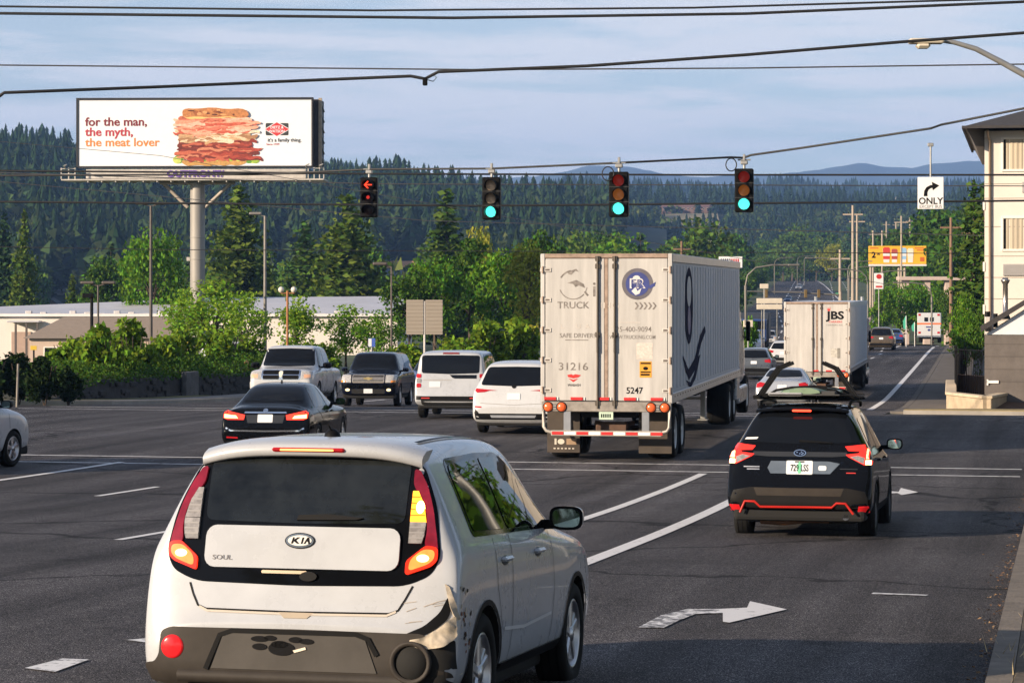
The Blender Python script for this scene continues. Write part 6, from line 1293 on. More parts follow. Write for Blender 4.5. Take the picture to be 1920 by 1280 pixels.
# ------------------------------------------------------------------ left side: retaining wall, posts, signs, lamps, warehouse, houses
STONE = mat('dark_stone_wall', (.026,.025,.025), .9, var=.55, scale=1.6, bump=.8, bscale=9)
rw = empty('retaining_wall', gpt(86, -33.6), 0, 'long low dark stone retaining wall under the hedge', 'wall')
b = MB(); WP = []
for i in range(41):
    t = lerp(80.5, 116, i/40); h = sstep(80, 90, t)*.82+.08+.06*math.sin(i*1.7)+.04*math.sin(i*4.1)
    WP.append((t, -34.2+.02*math.sin(i*3), h))
b.grid([[gpt(t, n_, -.2), gpt(t, n_-.08, h), gpt(t, n_-.55, h+.01), gpt(t, n_-.55, -.2)] for t, n_, h in WP], STONE, False)
r = random.Random(3)
for i in range(150):
    k = r.randrange(len(WP)-1); t, n_, h = WP[k]; z = r.uniform(0, max(.1, h-.1)); p = gpt(t+r.random()*.8, n_-.04, z); s1 = r.uniform(.16,.34); b.box(-s1,-.07,-.09,s1,.07,.09, STONE, .05, Matrix.Translation(p) @ Matrix.Rotation(-A+math.pi/2+r.uniform(-.1,.1), 4, 'Z'))
o = b.build('stones'); o.parent = rw; o.matrix_parent_inverse = Matrix.Translation(-rw.location)
b = MB(); PB = mat('pale_block', (.085,.085,.085), .9, var=.4, scale=4, bump=.5)
for t in (96.5, 106.5): b.box(-.75,-.1,-.1,.75,.12,1.1, PB, .03, Matrix.Translation(gpt(t, -34.05)) @ Matrix.Rotation(-A+math.pi/2, 4, 'Z'))
o = b.build('block_pier'); o.parent = rw; o.matrix_parent_inverse = Matrix.Translation(-rw.location)
def bank(t): return zr(t)
b = MB(); b.grid([[gpt(t, -34.7, -.05+h), gpt(t, -37, .25+h), gpt(t, -41, .35+h), gpt(t, -52, .2+h*.7), gpt(t, -60, -.4)] for t, n_, h in WP], mat('bank_soil', (.05,.045,.02), .95, var=.5, scale=2, bump=.5, bscale=12)); tag(b.build('planted_bank'), kind='structure')
def pole_lamp(px, ytop, Y, label, r=.09, arm=None, m=None, heads=1, ybase=None, group=None):
    p = at(px, ytop, Y); g0 = gzxy(p.x, p.y); root = empty('street_lamp', (p.x, p.y, g0), 0, label, 'street lamp', group); hgt = p.z-g0; m = m or mat('lamp_pole_brown', (.10,.085,.075), .6, .3, var=.2)
    b = MB(); b.cyl((0,0,-.2),(0,0,hgt), r, m, r1=r*.7); b.build('pole', root)
    for k in range(heads):
        sx = (-1, 1)[k] if heads > 1 else -1; b = MB(); b.bar((0,0,hgt-.02),(sx*.55,0,hgt+.12), .06,.06, m); b.box(sx*.55-.35,-.16,hgt+.07,sx*.55+.35,.16,hgt+.22, m, .05); b.build('lamp_head', root)
    return root
pole_lamp(283, 386, 150, 'tall brown parking lot lamp with twin heads left of the billboard column', .11, heads=2)
pole_lamp(497, 405, 145, 'tall grey-brown lamp post with one head right of the billboard column', .11, m=mat('lamp_pole_grey', (.2,.185,.17), .6, .3, var=.2))
pole_lamp(184, 535, 132, 'short lamp post with twin heads above the shrubs on the left', .07, heads=2)
pole_lamp(734, 500, 122, 'thin dark post rising right of the leafy trees', .06, heads=1)
p = at(539, 545, 128); g0 = gzxy(p.x, p.y); GL = empty('globe_lamp', (p.x, p.y, g0), 0, 'rusty orange lamp post with two white globes behind the pickup', 'street lamp'); b = MB(); b.cyl((0,0,-.2),(0,0,p.z-g0), .06, mat('rusty_post', (.32,.13,.05), .7, .1, var=.3)); b.bar((-.35,0,p.z-g0-.12),(.35,0,p.z-g0-.12), .05,.05, mat('rusty_post', (.3,.1,.05))); b.build('pole', GL)
for sx in (-1, 1): b = MB(); b.lathe([(.001,-.16),(.11,-.12),(.16,0),(.11,.12),(.001,.16)], (sx*.32,0,p.z-g0+.05), (0,0,1), mat('globe_glass', (.62,.58,.5), .2, var=.1), 14); b.build('globe', GL)
p = at(172, 552, 110); g0 = gzxy(p.x, p.y); b = MB(); b.cyl((p.x,p.y,g0-.2),(p.x,p.y,p.z), .07, BLACK); b.box(p.x-.4,p.y-.1,p.z-.15,p.x+.1,p.y+.1,p.z+.05, BLACK, .03); tag(b.build('dark_post'), 'dark slim post left of the do not enter style sign', 'post')
def sign_post(name, px, ytop, ybot, Y, wpx, label, m, postm=GALV, marks=None, gap=None):
    p = at(px, ybot, Y); g0 = gzxy(p.x, p.y); q_ = Y/F; root = empty(name, (p.x, p.y, g0), 0, label, 'sign'); z0_, z1_ = p.z-g0, p.z-g0+(ybot-ytop)*q_; w2 = wpx*q_/2
    b = MB(); b.cyl((0,.05,-.3),(0,.05,z1_-.05), .045, postm); b.build('post', root)
    for a0, a1 in ([(-w2, w2)] if not gap else [(-w2,-gap*q_/2),(gap*q_/2,w2)]): b = MB(); b.box(a0,-.012,z0_,a1,.012,z1_, m, .005); b.build('sign_panel', root)
    if marks: b = MB(); marks(b, w2, z0_, z1_); b.build('sign_marks', root)
    return root
def mk_arrows(b, w2, z0_, z1_):
    for sx in (-1, 1): b.prism([(sx*u*w2, z1_-v*(z1_-z0_)) for u, v in ((.08,.22),(.45,.12),(.45,.18),(.8,.18),(.8,.27),(.45,.27),(.45,.33))], lambda u, v, d: Vector((u,-.018+d,v)), .004, REDINK)
    b.box(-.8*w2,-.017,z0_+.45*(z1_-z0_),.8*w2,-.013,z0_+.50*(z1_-z0_), mat('sign_grey', (.35,.3,.32), .6, var=0))
sign_post('route_sign', 185, 608, 634, 105, 14, 'small white sign with red double arrow on a pole in the left shrubs', mat('sign_white', (.7,.7,.7)), marks=mk_arrows)
BACK = mat('bare_sign_back', (.36,.31,.25), .55, .35, var=.1, scale=3, stretch=(.2,1,6))
gs = sign_post('guide_sign', 796, 562, 627, 103, 68, 'back of a large two-panel road sign on a pale post behind the white square SUV', BACK, mat('pale_post', (.55,.52,.48), .5, .2, var=.1), gap=4)
b = MB(); q_ = 103/F; z1_ = at(0, 562, 103).z-gs.location.z
for i in range(9):
    z = z1_-(4+i*7)*q_; b.box(-33*q_,.012,z-.015,33*q_,.03,z+.015, mat('sign_rib', (.28,.24,.19), .6, .3, var=.1)); b.box(-33*q_,-.022,z-.012,-3*q_,-.013,z+.012, mat('sign_rib', (.2,.2,.2))); b.box(3*q_,-.022,z-.012,33*q_,-.013,z+.012, mat('sign_rib', (.2,.2,.2)))
b.build('ribs', gs)
sign_post('parking_sign', 697, 634, 650, 116, 13, 'small blue and white sign over the roof of the black truck SUV', mat('sign_blue', (.06,.12,.45), .4, var=.05), marks=lambda b, w2, a, c_: b.box(-w2*.95,-.02,a+.02,-w2*.05,-.013,c_-.02, WPAINT))
for px, yt, yb, lb in ((347, 641, 650, 'small yellow sign beside the billboard column'), (63, 648, 656, 'small yellow sign by the low warehouse canopy')): sign_post('warning_sign', px, yt, yb, 125, 12, lb, mat('sign_yellow', (.62,.42,.04), .5, var=.05), BLACK)
for px, yb, Y, lb in ((240, 682, 112, 'yellow bollard standing in the hedge below the shrubs'), (461, 700, 112, 'short yellow bollard left of the white pickup')):
    p = at(px, yb, Y); g0 = gzxy(p.x, p.y); b = MB(); b.cyl((p.x,p.y,min(g0, p.z)-.2),(p.x+.03,p.y,p.z+.55), .095, mat('bollard_yellow', (.62,.40,.14), .6, var=.2), n=14); b.lathe([(.095,0),(.07,.05),(.001,.07)], (p.x+.03,p.y,p.z+.55), (0,0,1), mat('bollard_yellow', (.6,.4,.1)), 14); tag(b.build('bollard'), lb, 'bollard')
p = at(31, 760, 79); b = MB(); b.cyl((p.x,p.y,p.z-.3),(p.x+.05,p.y,p.z+1.3), .035, mat('old_post', (.22,.2,.17), .8, var=.2)); tag(b.build('marker_post'), 'thin pale post against the dark bushes at the left edge', 'post')
# warehouse: long low white building with pale metal roof
WHW = mat('warehouse_wall', (.72,.66,.60), .7, var=.06, scale=.6); MROOF = mat('metal_roof', (.52,.51,.53), .5, .2, var=.15, scale=.5); TANR = mat('tan_roof', (.27,.21,.155), .85, var=.15)
gY = 205; p = at(0, 690, gY); q_ = gY/F; W_ = empty('warehouse', (p.x, p.y, gzxy(p.x, p.y)), 0, 'long low white warehouse with pale metal roof behind the shrubs', 'building'); wz = lambda py: at(0, py, gY).z-W_.location.z; wx = lambda px: (px-0)*q_
b = MB(); b.box(wx(-160),0,-1,wx(745),30,wz(590), WHW); b.build('wall', W_)
b = MB(); b.add([(wx(-160),-.3,wz(590)+.02),(wx(745),-.3,wz(589)),(wx(745),30,wz(589)+1.4),(wx(330),30,wz(560)),(wx(-160),30,wz(580))], [(0,1,2,3,4)], MROOF); b.box(wx(-160),-.35,wz(593),wx(745),-.28,wz(588), WPAINT); rfw = b.build('roof', W_)
for i in range(24): b = MB(); xx = wx(40+i*28); b.box(xx-.25,3,wz(589),xx+.25,3.5,wz(583)-.1*(i % 3), mat('roof_vent', (.55,.52,.5), .5, .2, var=.2), .05); b.build('roof_vent', rfw)
b = MB(); b.box(wx(20),-1.6,wz(604),wx(80),-.1,wz(601), MROOF, .03)
for px in (36, 56, 76): b.box(wx(px)-.08,-1.5,-.5,wx(px)+.08,-1.35,wz(604), mat('lamp_pole_brown', (.1,.1,.1)))
b.build('canopy', W_)
b = MB(); b.box(wx(22),-.12,-1,wx(58),-.01,wz(622), mat('loading_door', (.42,.30,.24), .7, var=.1)); b.build('door', W_)
def house(px, ytop, yeave, ybase, wpx, Y, label, wallm, roofm, dep=8, hip=.15, name='house', gable=False):
    Y = HY.get(px, Y) if HY.get(px, 0) > 200 else Y; p = at(px, ybase, Y); q_ = Y/F; z0_ = min(gzxy(p.x, p.y), p.z)-.5; root = empty(name, (p.x, p.y, z0_), 0, label, 'building'); ez, tz = p.z-z0_+(ybase-yeave)*q_, p.z-z0_+(ybase-ytop)*q_; w2 = wpx*q_/2
    b = MB(); b.box(-w2,0,-1,w2,dep,ez, wallm)
    if gable: b.prism([(-w2,ez),(w2,ez),(0,tz-.05)], lambda u, v, d: Vector((u,.001+d,v)), dep-.002, wallm)
    b.build('wall', root); e = .4
    b = MB()
    if gable:
        for sx in (-1, 1): b.add([(sx*(w2+e),-e,ez-.25),(0,-e,tz),(0,dep+e,tz),(sx*(w2+e),dep+e,ez-.25),(sx*(w2+e),-e,ez-.45),(0,-e,tz-.2),(0,dep+e,tz-.2),(sx*(w2+e),dep+e,ez-.45)], [(0,1,2,3),(4,5,1,0),(0,3,7,4)], roofm)
    else: b.add([(-w2-e,-e,ez),(w2+e,-e,ez),(w2+e,dep+e,ez),(-w2-e,dep+e,ez),(-w2*(1-hip*2),dep/2,tz),(w2*(1-hip*2),dep/2,tz)], [(0,1,5,4),(2,3,4,5),(3,0,4),(1,2,5),(3,2,1,0)], roofm)
    b.build('roof', root)
    n = max(1, int(2*w2/2.6))
    for i in range(n):
        x = lerp(-w2, w2, (i+.5)/n); hz = ez*.35; b = MB(); b.box(x-.5,-.05,ez-.7-min(1.1, ez*.4),x+.5,.02,ez-.6, TRIM, .02); wo = b.build('window', root); g_ = MB(); g_.box(x-.42,-.06,ez-.62-min(1.1, ez*.4),x+.42,-.045,ez-.68, GLASS); g_.build('pane', wo)
    return root
hw_ = mat('house_white', (.66,.62,.60), .7, var=.08); gr_ = mat('grey_roof', (.14,.15,.17), .8, var=.15); or_ = mat('orange_roof', (.48,.24,.12), .8, var=.15); bl_ = mat('blue_grey_wall', (.30,.36,.48), .7, var=.08)
house(215, 596, 634, 660, 320, 182, 'brown hipped roof of a low tan building standing before the white warehouse', mat('peach_tan_wall', (.52,.40,.32), .75, var=.08), TANR, dep=14, hip=.10, name='low_building')
house(91, 557, 571, 582, 40, 262, 'small grey gabled house showing over the warehouse roof', mat('peach_wall', (.5,.36,.26), .7, var=.1), gr_, gable=True)
house(113, 540, 546, 556, 34, 330, 'white house half hidden by trees above the grey gabled house', hw_, gr_)
house(155, 528, 535, 548, 26, 345, 'white house among the trees right of the other white house', hw_, mat('dark_roof', (.05,.05,.055), .8, var=.2))
house(755, 489, 503, 518, 92, 300, 'house with orange-pink roof and blue-grey wall between the conifers', bl_, or_, hip=.2)
house(735, 462, 470, 490, 44, 360, 'pale house with white roof edge above the orange roofed one', hw_, mat('pink_roof', (.40,.30,.28), .8, var=.1))
house(705, 528, 548, 566, 56, 255, 'dark roofed tan house in the shade of the tall conifers', mat('tan_wall', (.38,.28,.2), .8, var=.1), mat('dark_roof', (.05,.05,.05)))
house(618, 560, 566, 575, 50, 245, 'low pale shed with white roof behind the warehouse', hw_, mat('white_roof', (.6,.57,.55), .6, var=.1))
house(527, 468, 473, 480, 26, 420, 'white house glimpsed right of the tall lamp post', hw_, gr_)
house(1290, 380, 388, 391, 95, 1700, 'long brown roofed building on the hazy slope', mat('brown_wall', (.20,.12,.09), .8, var=.1), mat('brown_red_roof', (.22,.11,.08), .8, var=.1), dep=30, hip=.02)
for px, py, w_, lb in ((1105, 366, 26, 'white houses'), (1135, 362, 20, 'white house'), (1690, 371, 16, 'white house'), (1668, 384, 14, 'white house')): house(px, py-4, py, py+5, w_, 2050 if px < 1300 else 1900, 'tiny white house on the far hillside'+{1105: ' left of the second green light', 1135: ' just left of the second green light', 1690: ' left of the turn sign, higher one', 1668: ' left of the turn sign, lower one'}[px], hw_, gr_, dep=14)
house(1332, 450, 454, 475, 16, 480, 'white building glimpsed between trees over the trailer roof', hw_, hw_)
b = MB(); b.add([((u-CX)/F*Y, Y, hC(u, Y)+2.0) for u, Y in ((1240,1570),(1352,1570),(1345,1680),(1245,1680))], [(0,1,2,3)], mat('dry_field', (.22,.18,.09), .95, var=.15, scale=.02)); tag(b.build('dry_field'), kind='structure')

# ------------------------------------------------------------------ right distance: lamps, poles, signs, second billboard
def arm_lamp(px, ytop, Y, dirx, label, arm=2.6, ybase=None):
    p = at(px, ytop, Y); g0 = gzxy(p.x, p.y) if ybase is None else at(px, ybase, Y).z; root = empty('road_lamp', (p.x, p.y, g0), 0, label, 'street lamp', 'street lamps along the far road'); hgt = p.z-g0
    b = MB(); b.cyl((0,0,-.3),(0,0,hgt-1.2), .055, mat('lamp_pale', (.17,.16,.14), .5, .3, var=.1), r1=.09, n=10); b.build('pole', root)
    b = MB(); b.tube([(0,0,hgt-1.2),(dirx*.12,0,hgt-.6),(dirx*.6,0,hgt-.15),(dirx*arm*.6,0,hgt),(dirx*arm,0,hgt+.02)], .045, mat('lamp_pale', (.4,.4,.4)), 8, .05); b.build('arm', root)
    b = MB(); b.box(dirx*arm-.1 if dirx > 0 else -arm-.7,-.12,hgt-.05,dirx*arm+.6 if dirx > 0 else -arm+.1,.12,hgt+.07, mat('lamp_pale', (.4,.4,.4)), .05); b.build('lamp_head', root)
for i, (px, yt, Y, d, yb) in enumerate(((1398, 497, 150, 1, 600), (1452, 483, 420, 1, 548), (1575, 484, 240, -1, 600), (1590, 490, 330, 1, 590), (1592, 500, 300, 1, 590), (1627, 505, 210, -1, 590), (1640, 508, 260, 1, 560), (1747, 530, 215, -1, 640), (1495, 480, 620, 1, 535), (1508, 480, 700, 1, 533))):
    arm_lamp(px, yt, Y, d, 'pale curved-arm street lamp, %s' % ['tallest beside the trailer front', 'left of the far signal arm', 'next to the grey corner pole, arm to the left', 'right of the grey corner pole', 'short one right of the grey corner pole', 'left of the round trees, arm to the left', 'by the white pylon sign', 'above the ambulance', 'far up the road on the left side', 'farthest up the road'][i], ybase=yb)
UP = mat('pole_wood_pale', (.36,.30,.24), .8, var=.2, stretch=(3,3,.3)); UPB = mat('pole_wood_brown', (.20,.12,.075), .85, var=.25, stretch=(3,3,.3))
for px, yt, yb, Y, m_, lb in ((1599, 385, 600, 230, UP, 'tallest pale utility pole left of the yellow billboard'), (1607, 402, 585, 290, UP, 'pale utility pole just right of the tallest one'), (1575, 468, 600, 232, UP, 'grey corner pole that holds the far signal arm'), (1690, 405, 535, 330, UP, 'pale utility pole in front of the yellow billboard'), (1637, 432, 470, 520, UP, 'short distant utility pole above the left end of the yellow billboard'), (1654, 432, 470, 540, UP, 'short distant utility pole above the middle of the yellow billboard'), (1706, 408, 465, 560, UP, 'thin distant utility pole right of the pole crossing the yellow billboard'), (1717, 412, 465, 600, UP, 'thin distant pole left of the turn sign'), (1662, 415, 465, 640, UP, 'faint distant pole behind the yellow billboard'), (1680, 416, 465, 660, UP, 'faint distant pole left of the pole crossing the yellow billboard'),
    (1783, 408, 645, 210, UPB, 'tall brown wooden pole behind the dark fence'), (1822, 420, 560, 230, UPB, 'brown wooden pole close to the hotel wall'), (1278, 452, 500, 260, UPB, 'brown wooden pole behind the trailer roof')):
    p = at(px, yt, Y); z0_ = at(px, yb, Y).z; z0_ = min(z0_, gzxy(p.x, p.y)); root = empty('utility_pole', (p.x, p.y, z0_), 0, lb, 'pole', 'utility poles'); b = MB(); b.cyl((0,0,-.4),(0,0,p.z-z0_), .16 if Y < 400 else .22, m_, r1=.11 if Y < 400 else .18, n=10); b.build('pole', root)
    b = MB(); b.box(-.9,-.06,p.z-z0_-.9,.9,.06,p.z-z0_-.76, m_)
    for x in (-.8, -.4, .4, .8): b.cyl((x,0,p.z-z0_-.76),(x,0,p.z-z0_-.6), .04, BLACK, n=6)
    b.build('crossarm', root)
p = at(1575, 553, 232); root = empty('signal_arm', (p.x, p.y, gzxy(p.x, p.y)), 0, 'long pale mast arm with small yellow signals over the far junction', 'signal mast'); zz = p.z-root.location.z
b = MB(); b.cyl((0,-.3,-.3),(0,-.3,zz+.3), .14, UP, n=10); b.build('pole', root); b = MB(); b.tube([(0,-.3,zz),(-4,-.3,zz+.25),(-8.7,-.3,zz+.35)], .09, mat('lamp_pale', (.4,.4,.4)), 8, .05); b.build('arm', root)
for x in (-2.0, -3.2, -6.8): b = MB(); b.box(x-.14,-.6,zz-.25,x+.14,-.4,zz+.5, mat('signal_yellow', (.13,.085,.025), .5, var=.15), .04); b.build('signal_head', root)
YB = at(1683, 478, 345); q_ = 345/F; g0 = gzxy(YB.x, YB.y); root = empty('roadside_billboard', (YB.x, YB.y, g0), 0, 'yellow billboard with cold drink cups in the distance on the right', 'billboard'); zc = YB.z-g0
YEL = mat('poster_yellow', (.80,.42,.02), .6, var=.08, scale=.4, emit=0)
b = MB(); b.box(-54*q_,0,zc-17*q_,54*q_,.3,zc+17*q_, YEL, .03); b.build('poster_panel', root); f2 = lambda u, v, d: Vector((u*q_, -.02+d, zc+v*q_))
b = MB()
for x, w1, m_, hh in ((-21, 7, mat('cup_red', (.60,.05,.03), .5, var=.1), 12), (-6, 6, mat('cup_cola', (.42,.07,.05), .5, var=.3), 9), (11, 6, mat('cup_blue', (.30,.50,.72), .5, var=.1), 11), (24, 6, mat('cup_cream', (.78,.70,.55), .5, var=.1), 10)):
    b.prism([(x-w1*.75,-14),(x+w1*.75,-14),(x+w1,hh),(x-w1,hh)], f2, .015, WPAINT); b.prism([(x-w1*.85,-8),(x+w1*.85,-8),(x+w1*.95,hh),(x+w1*.6,hh+2.5),(x-w1*.6,hh+2.5),(x-w1*.95,hh)], lambda u, v, d: Vector((u*q_,-.03+d,zc+v*q_)), .008, m_); b.prism([(x-w1*.9,-2),(x+w1*.9,-2),(x+w1*.92,3),(x-w1*.92,3)], lambda u, v, d: Vector((u*q_,-.036+d,zc+v*q_)), .004, WPAINT)
b.build('drink_cups', root)
b = MB(); b.text('2', 15*q_, lambda u, v, d: Vector((-45*q_+u,-.02,zc-5*q_+v)), INK, bold=.04); b.text('00', 6*q_, lambda u, v, d: Vector((-36*q_+u,-.02,zc+0*q_+v)), INK, bold=.03)
for x0, x1, y in ((-52,-36,12),(32,50,12),(36,50,8)): b.prism([(x0,y),(x1,y),(x1,y+2),(x0,y+2)], f2, .01, mat('poster_red', (.55,.12,.02), .6, var=0))
b.prism([(42,-12),(50,-12),(50,-4),(42,-4)], f2, .01, mat('poster_red', (.5,.1,.02))); b.build('price_lettering', root)
b = MB(); b.box(-54*q_,-.3,zc-21*q_,54*q_,.3,zc-17.5*q_, WPAINT, .03); b.build('apron', root)
b = MB()
for x in (-50, 3, 14): b.cyl((x*q_,.25,-.5),(x*q_,.25,zc-17*q_), .18, UP, n=10)
b.build('posts', root).name = 'support'
def board(name, px, y0_, y1_, Y, wpx, label, m, ybase, marks=None, cat='sign'):
    p = at(px, y1_, Y); g0 = min(gzxy(p.x, p.y), at(px, ybase, Y).z); q_ = Y/F; root = empty(name, (p.x, p.y, g0), 0, label, cat); a, c_ = p.z-g0, p.z-g0+(y1_-y0_)*q_
    b = MB(); b.box(-wpx*q_/2,0,a,wpx*q_/2,.15,c_, m, .02); b.build('sign_panel', root)
    b = MB()
    for sx in ((-1, 1) if wpx > 30 else (0,)): b.cyl((sx*wpx*q_*.3,.08,-.3),(sx*wpx*q_*.3,.08,a+.05), .045, GALV, n=8)
    b.build('post', root)
    if marks: b = MB(); marks(b, q_, wpx*q_/2, a, c_); b.build('sign_marks', root)
    return root
CRS = mat('cream_sign', (.58,.52,.42), .55, var=.1, scale=2)
board('guide_board', 1443, 559, 569, 172, 48, 'upper cream guide board over the far road beside the trailer', CRS, 640); board('guide_board', 1443, 570.5, 580, 172, 48, 'lower cream guide board just above the second trailer', CRS, 640)
board('small_board', 1433, 532, 541, 200, 16, 'small cream board above the two guide boards', CRS, 600); board('small_board', 1403, 600, 613, 150, 18, 'cream board beside the trailer side above the oncoming white car', CRS, 660)
board('shop_sign', 1370, 481, 502, 210, 44, 'white shop sign with grey and red marks behind the trailer roof', mat('sign_white', (.7,.7,.7)), 640, lambda b, q_, w2, a, c_: [b.box(-w2*.85+i*w2*.18,-.02,a+.25*(c_-a),-w2*.85+i*w2*.18+w2*.10,-.004,a+.8*(c_-a), INK if i < 5 else REDINK) for i in range(9)])
board('pylon_sign', 1648, 512, 542, 225, 17, 'white pylon sign with a red badge beside the round trees', WPAINT, 580, lambda b, q_, w2, a, c_: (b.prism(ell(0, c_-.3, w2*.6, .22, 14), lambda u, v, d: Vector((u,-.02+d,v)), .01, REDINK), b.box(-w2*.7,-.02,a+.15,w2*.7,-.004,a+.3, REDINK)))
board('street_name_sign', 1573, 549, 553, 233, 12, 'small green street name sign on the grey corner pole', mat('sign_green', (.05,.32,.16), .5, var=0), 600)
for x in range(1): pass
p = at(1760, 522, 300); b = MB(); q_ = 300/F; b.box(p.x-75*q_,p.y,p.z-3.5*q_,p.x+75*q_,p.y+2,p.z+3.5*q_, mat('bridge_pink', (.48,.38,.33), .7, var=.12), .05)
for x in (-60, -20, 20, 60): b.box(p.x+x*q_-.4,p.y+.5,gzxy(p.x, p.y)-1,p.x+x*q_+.4,p.y+1.5,p.z-3*q_, mat('bridge_pink', (.4,.4,.4)), .05)
tag(b.build('footbridge'), 'long pinkish elevated beam behind the round trees', 'bridge')
# guard rail and banners on the bank
gr0 = empty('guard_rail', gpt(205, redge(205)+4.2, .1), 0, 'pinkish guard rail on posts along the grassy bank', 'guard rail')
gm = mat('rail_pink', (.42,.32,.27), .7, .2, var=.2); pts = [gpt(t, max(redge(t), -8.0-.028*(t-200))+5.4, .1)-gr0.location for t in range(205, 330, 8)]
b = MB()
for u, v in zip(pts, pts[1:]): b.bar(u+Vector((0,0,.75)), v+Vector((0,0,.75)), .08,.32, gm)
b.build('rail', gr0)
for u in pts: b = MB(); b.box(u.x-.1,u.y-.1,u.z-.3,u.x+.1,u.y+.1,u.z+.95, gm); b.build('post', gr0)
TEAL = mat('teal_banner', (.03,.30,.20), .7, var=.15)
for px, y0_, y1_, Y in ((1699, 592, 618, 215), (1715, 604, 622, 218)):
    p = at(px, y1_+8, Y); g0 = min(gzxy(p.x,p.y), p.z); root = empty('feather_banner', (p.x, p.y, g0), 0, 'teal feather banner on the bank, %s' % ('left one' if px < 1710 else 'right one beside the ambulance'), 'flag'); q_ = Y/F; zt = at(px, y0_, Y).z-g0; zl = at(px, y1_, Y).z-g0
    b = MB(); b.cyl((0,0,-.2),(0,0,zt), .03, WPAINT, n=6); b.build('pole', root); b = MB(); b.grid([[(0,0,zl),(0,0,lerp(zl,zt,.5)),(0,0,zt)],[(-.22,.05,zl+.1),(-.26,.08,lerp(zl,zt,.6)),(-.05,.03,zt)]], TEAL); b.build('flag', root)
# ------------------------------------------------------------------ trees, shrubs, hedge
BARK = mat('bark', (.075,.055,.04), .95, var=.4, scale=6, bump=.6, stretch=(1,1,.3))
LM = {'fir': leafmat('fir_needles', (0.060, 0.105, 0.018), .55, .15), 'firolive': leafmat('olive_fir_needles', (0.085, 0.130, 0.022), .5, .2), 'fird': leafmat('dark_fir_needles', (0.032, 0.063, 0.025), .5, .15),
      'green': leafmat('green_leaves', (0.105, 0.215, 0.020), .5, .35), 'dark': leafmat('dark_leaves', (0.060, 0.120, 0.018), .5, .25), 'light': leafmat('light_green_leaves', (0.190, 0.315, 0.030), .45, .4),
      'yellow': leafmat('yellow_green_leaves', (0.280, 0.298, 0.038), .45, .4), 'olive': leafmat('olive_leaves', (0.095, 0.155, 0.027), .5, .3), 'shade': leafmat('painted_shade_leaves', (.020, .036, .012), .5, .2), 'ivy': leafmat('ivy_leaves', (0.140, 0.225, 0.022), .55, .35)}
def quads(C, S, rs, flat=None, elong=1.0, D=None):
    """N small four-cornered leaf clumps round centres C with sizes S; flat squashes their normals towards up"""
    N = len(C); a = rs.normal(size=(N, 3)); 
    if flat is not None: a[:, 2] = a[:, 2]*flat[0]+flat[1]
    a /= np.linalg.norm(a, axis=1, keepdims=True)+1e-9
    r = rs.normal(size=(N, 3)) if D is None else D
    q = np.cross(a, r); q /= np.linalg.norm(q, axis=1, keepdims=True)+1e-9; p = np.cross(q, a)
    S = S[:, None]; j = lambda: rs.uniform(.7, 1.2, (N, 1))
    V = np.stack([C+p*S*elong*j(), C+q*S*j()*.8, C-p*S*elong*j(), C-q*S*j()*.8], 1); return V
def leaf_mesh(name, V, m):
    n = len(V); me = bpy.data.meshes.new(name); me.vertices.add(n*4); me.vertices.foreach_set('co', V.reshape(-1).astype(np.float32)); me.loops.add(n*4)
    me.loops.foreach_set('vertex_index', np.arange(n*4, dtype=np.int32)); me.polygons.add(n); me.polygons.foreach_set('loop_start', np.arange(0, n*4, 4, dtype=np.int32)); me.polygons.foreach_set('loop_total', np.full(n, 4, dtype=np.int32))
    me.materials.append(m); me.update(calc_edges=True); return me
def round_proto(seed, m, ncl=48, per=95, tall=.80, wid=.38, leaf=.021, base=.17, gap=.0):
    rs = np.random.RandomState(seed); cl = []
    b = MB(); b.tube([(0,0,-.06),(.004,0,.1),(.0,.005,.3),(.01,0,.55)], .026, BARK, 8, .008)
    for i in range(ncl):
        d = rs.normal(size=3); d[2] = d[2]*.9+.15; d /= np.linalg.norm(d); k = rs.uniform(.45, 1.0)
        c = np.array([d[0]*wid*k, d[1]*wid*k, base+.5*(1-base)+d[2]*tall*.5*k]); cl.append((c, rs.uniform(.075, .145)))
        if i % 3 == 0: z = rs.uniform(.18, .5); b.tube([(0,0,z), tuple(np.array([0,0,z])*.5+c*.5+np.array([0,0,.02])), tuple(c)], .010, BARK, 5, .003)
    C, S = [], []
    for c, r in cl:
        d = rs.normal(size=(per, 3)); d /= np.linalg.norm(d, axis=1, keepdims=True); rr = r*rs.uniform(.45, 1.12, (per, 1)); C.append(c+d*rr*np.array([1.1, 1.1, .9])); S.append(rs.uniform(.7, 1.3, per)*leaf)
    V = quads(np.concatenate(C), np.concatenate(S), rs, (1, .5)); V[:, :, 2] = np.minimum(V[:, :, 2], 1.0)
    o = b.build('trunk'); t = o.data; bpy.data.objects.remove(o); return leaf_mesh('crown', V, m), t
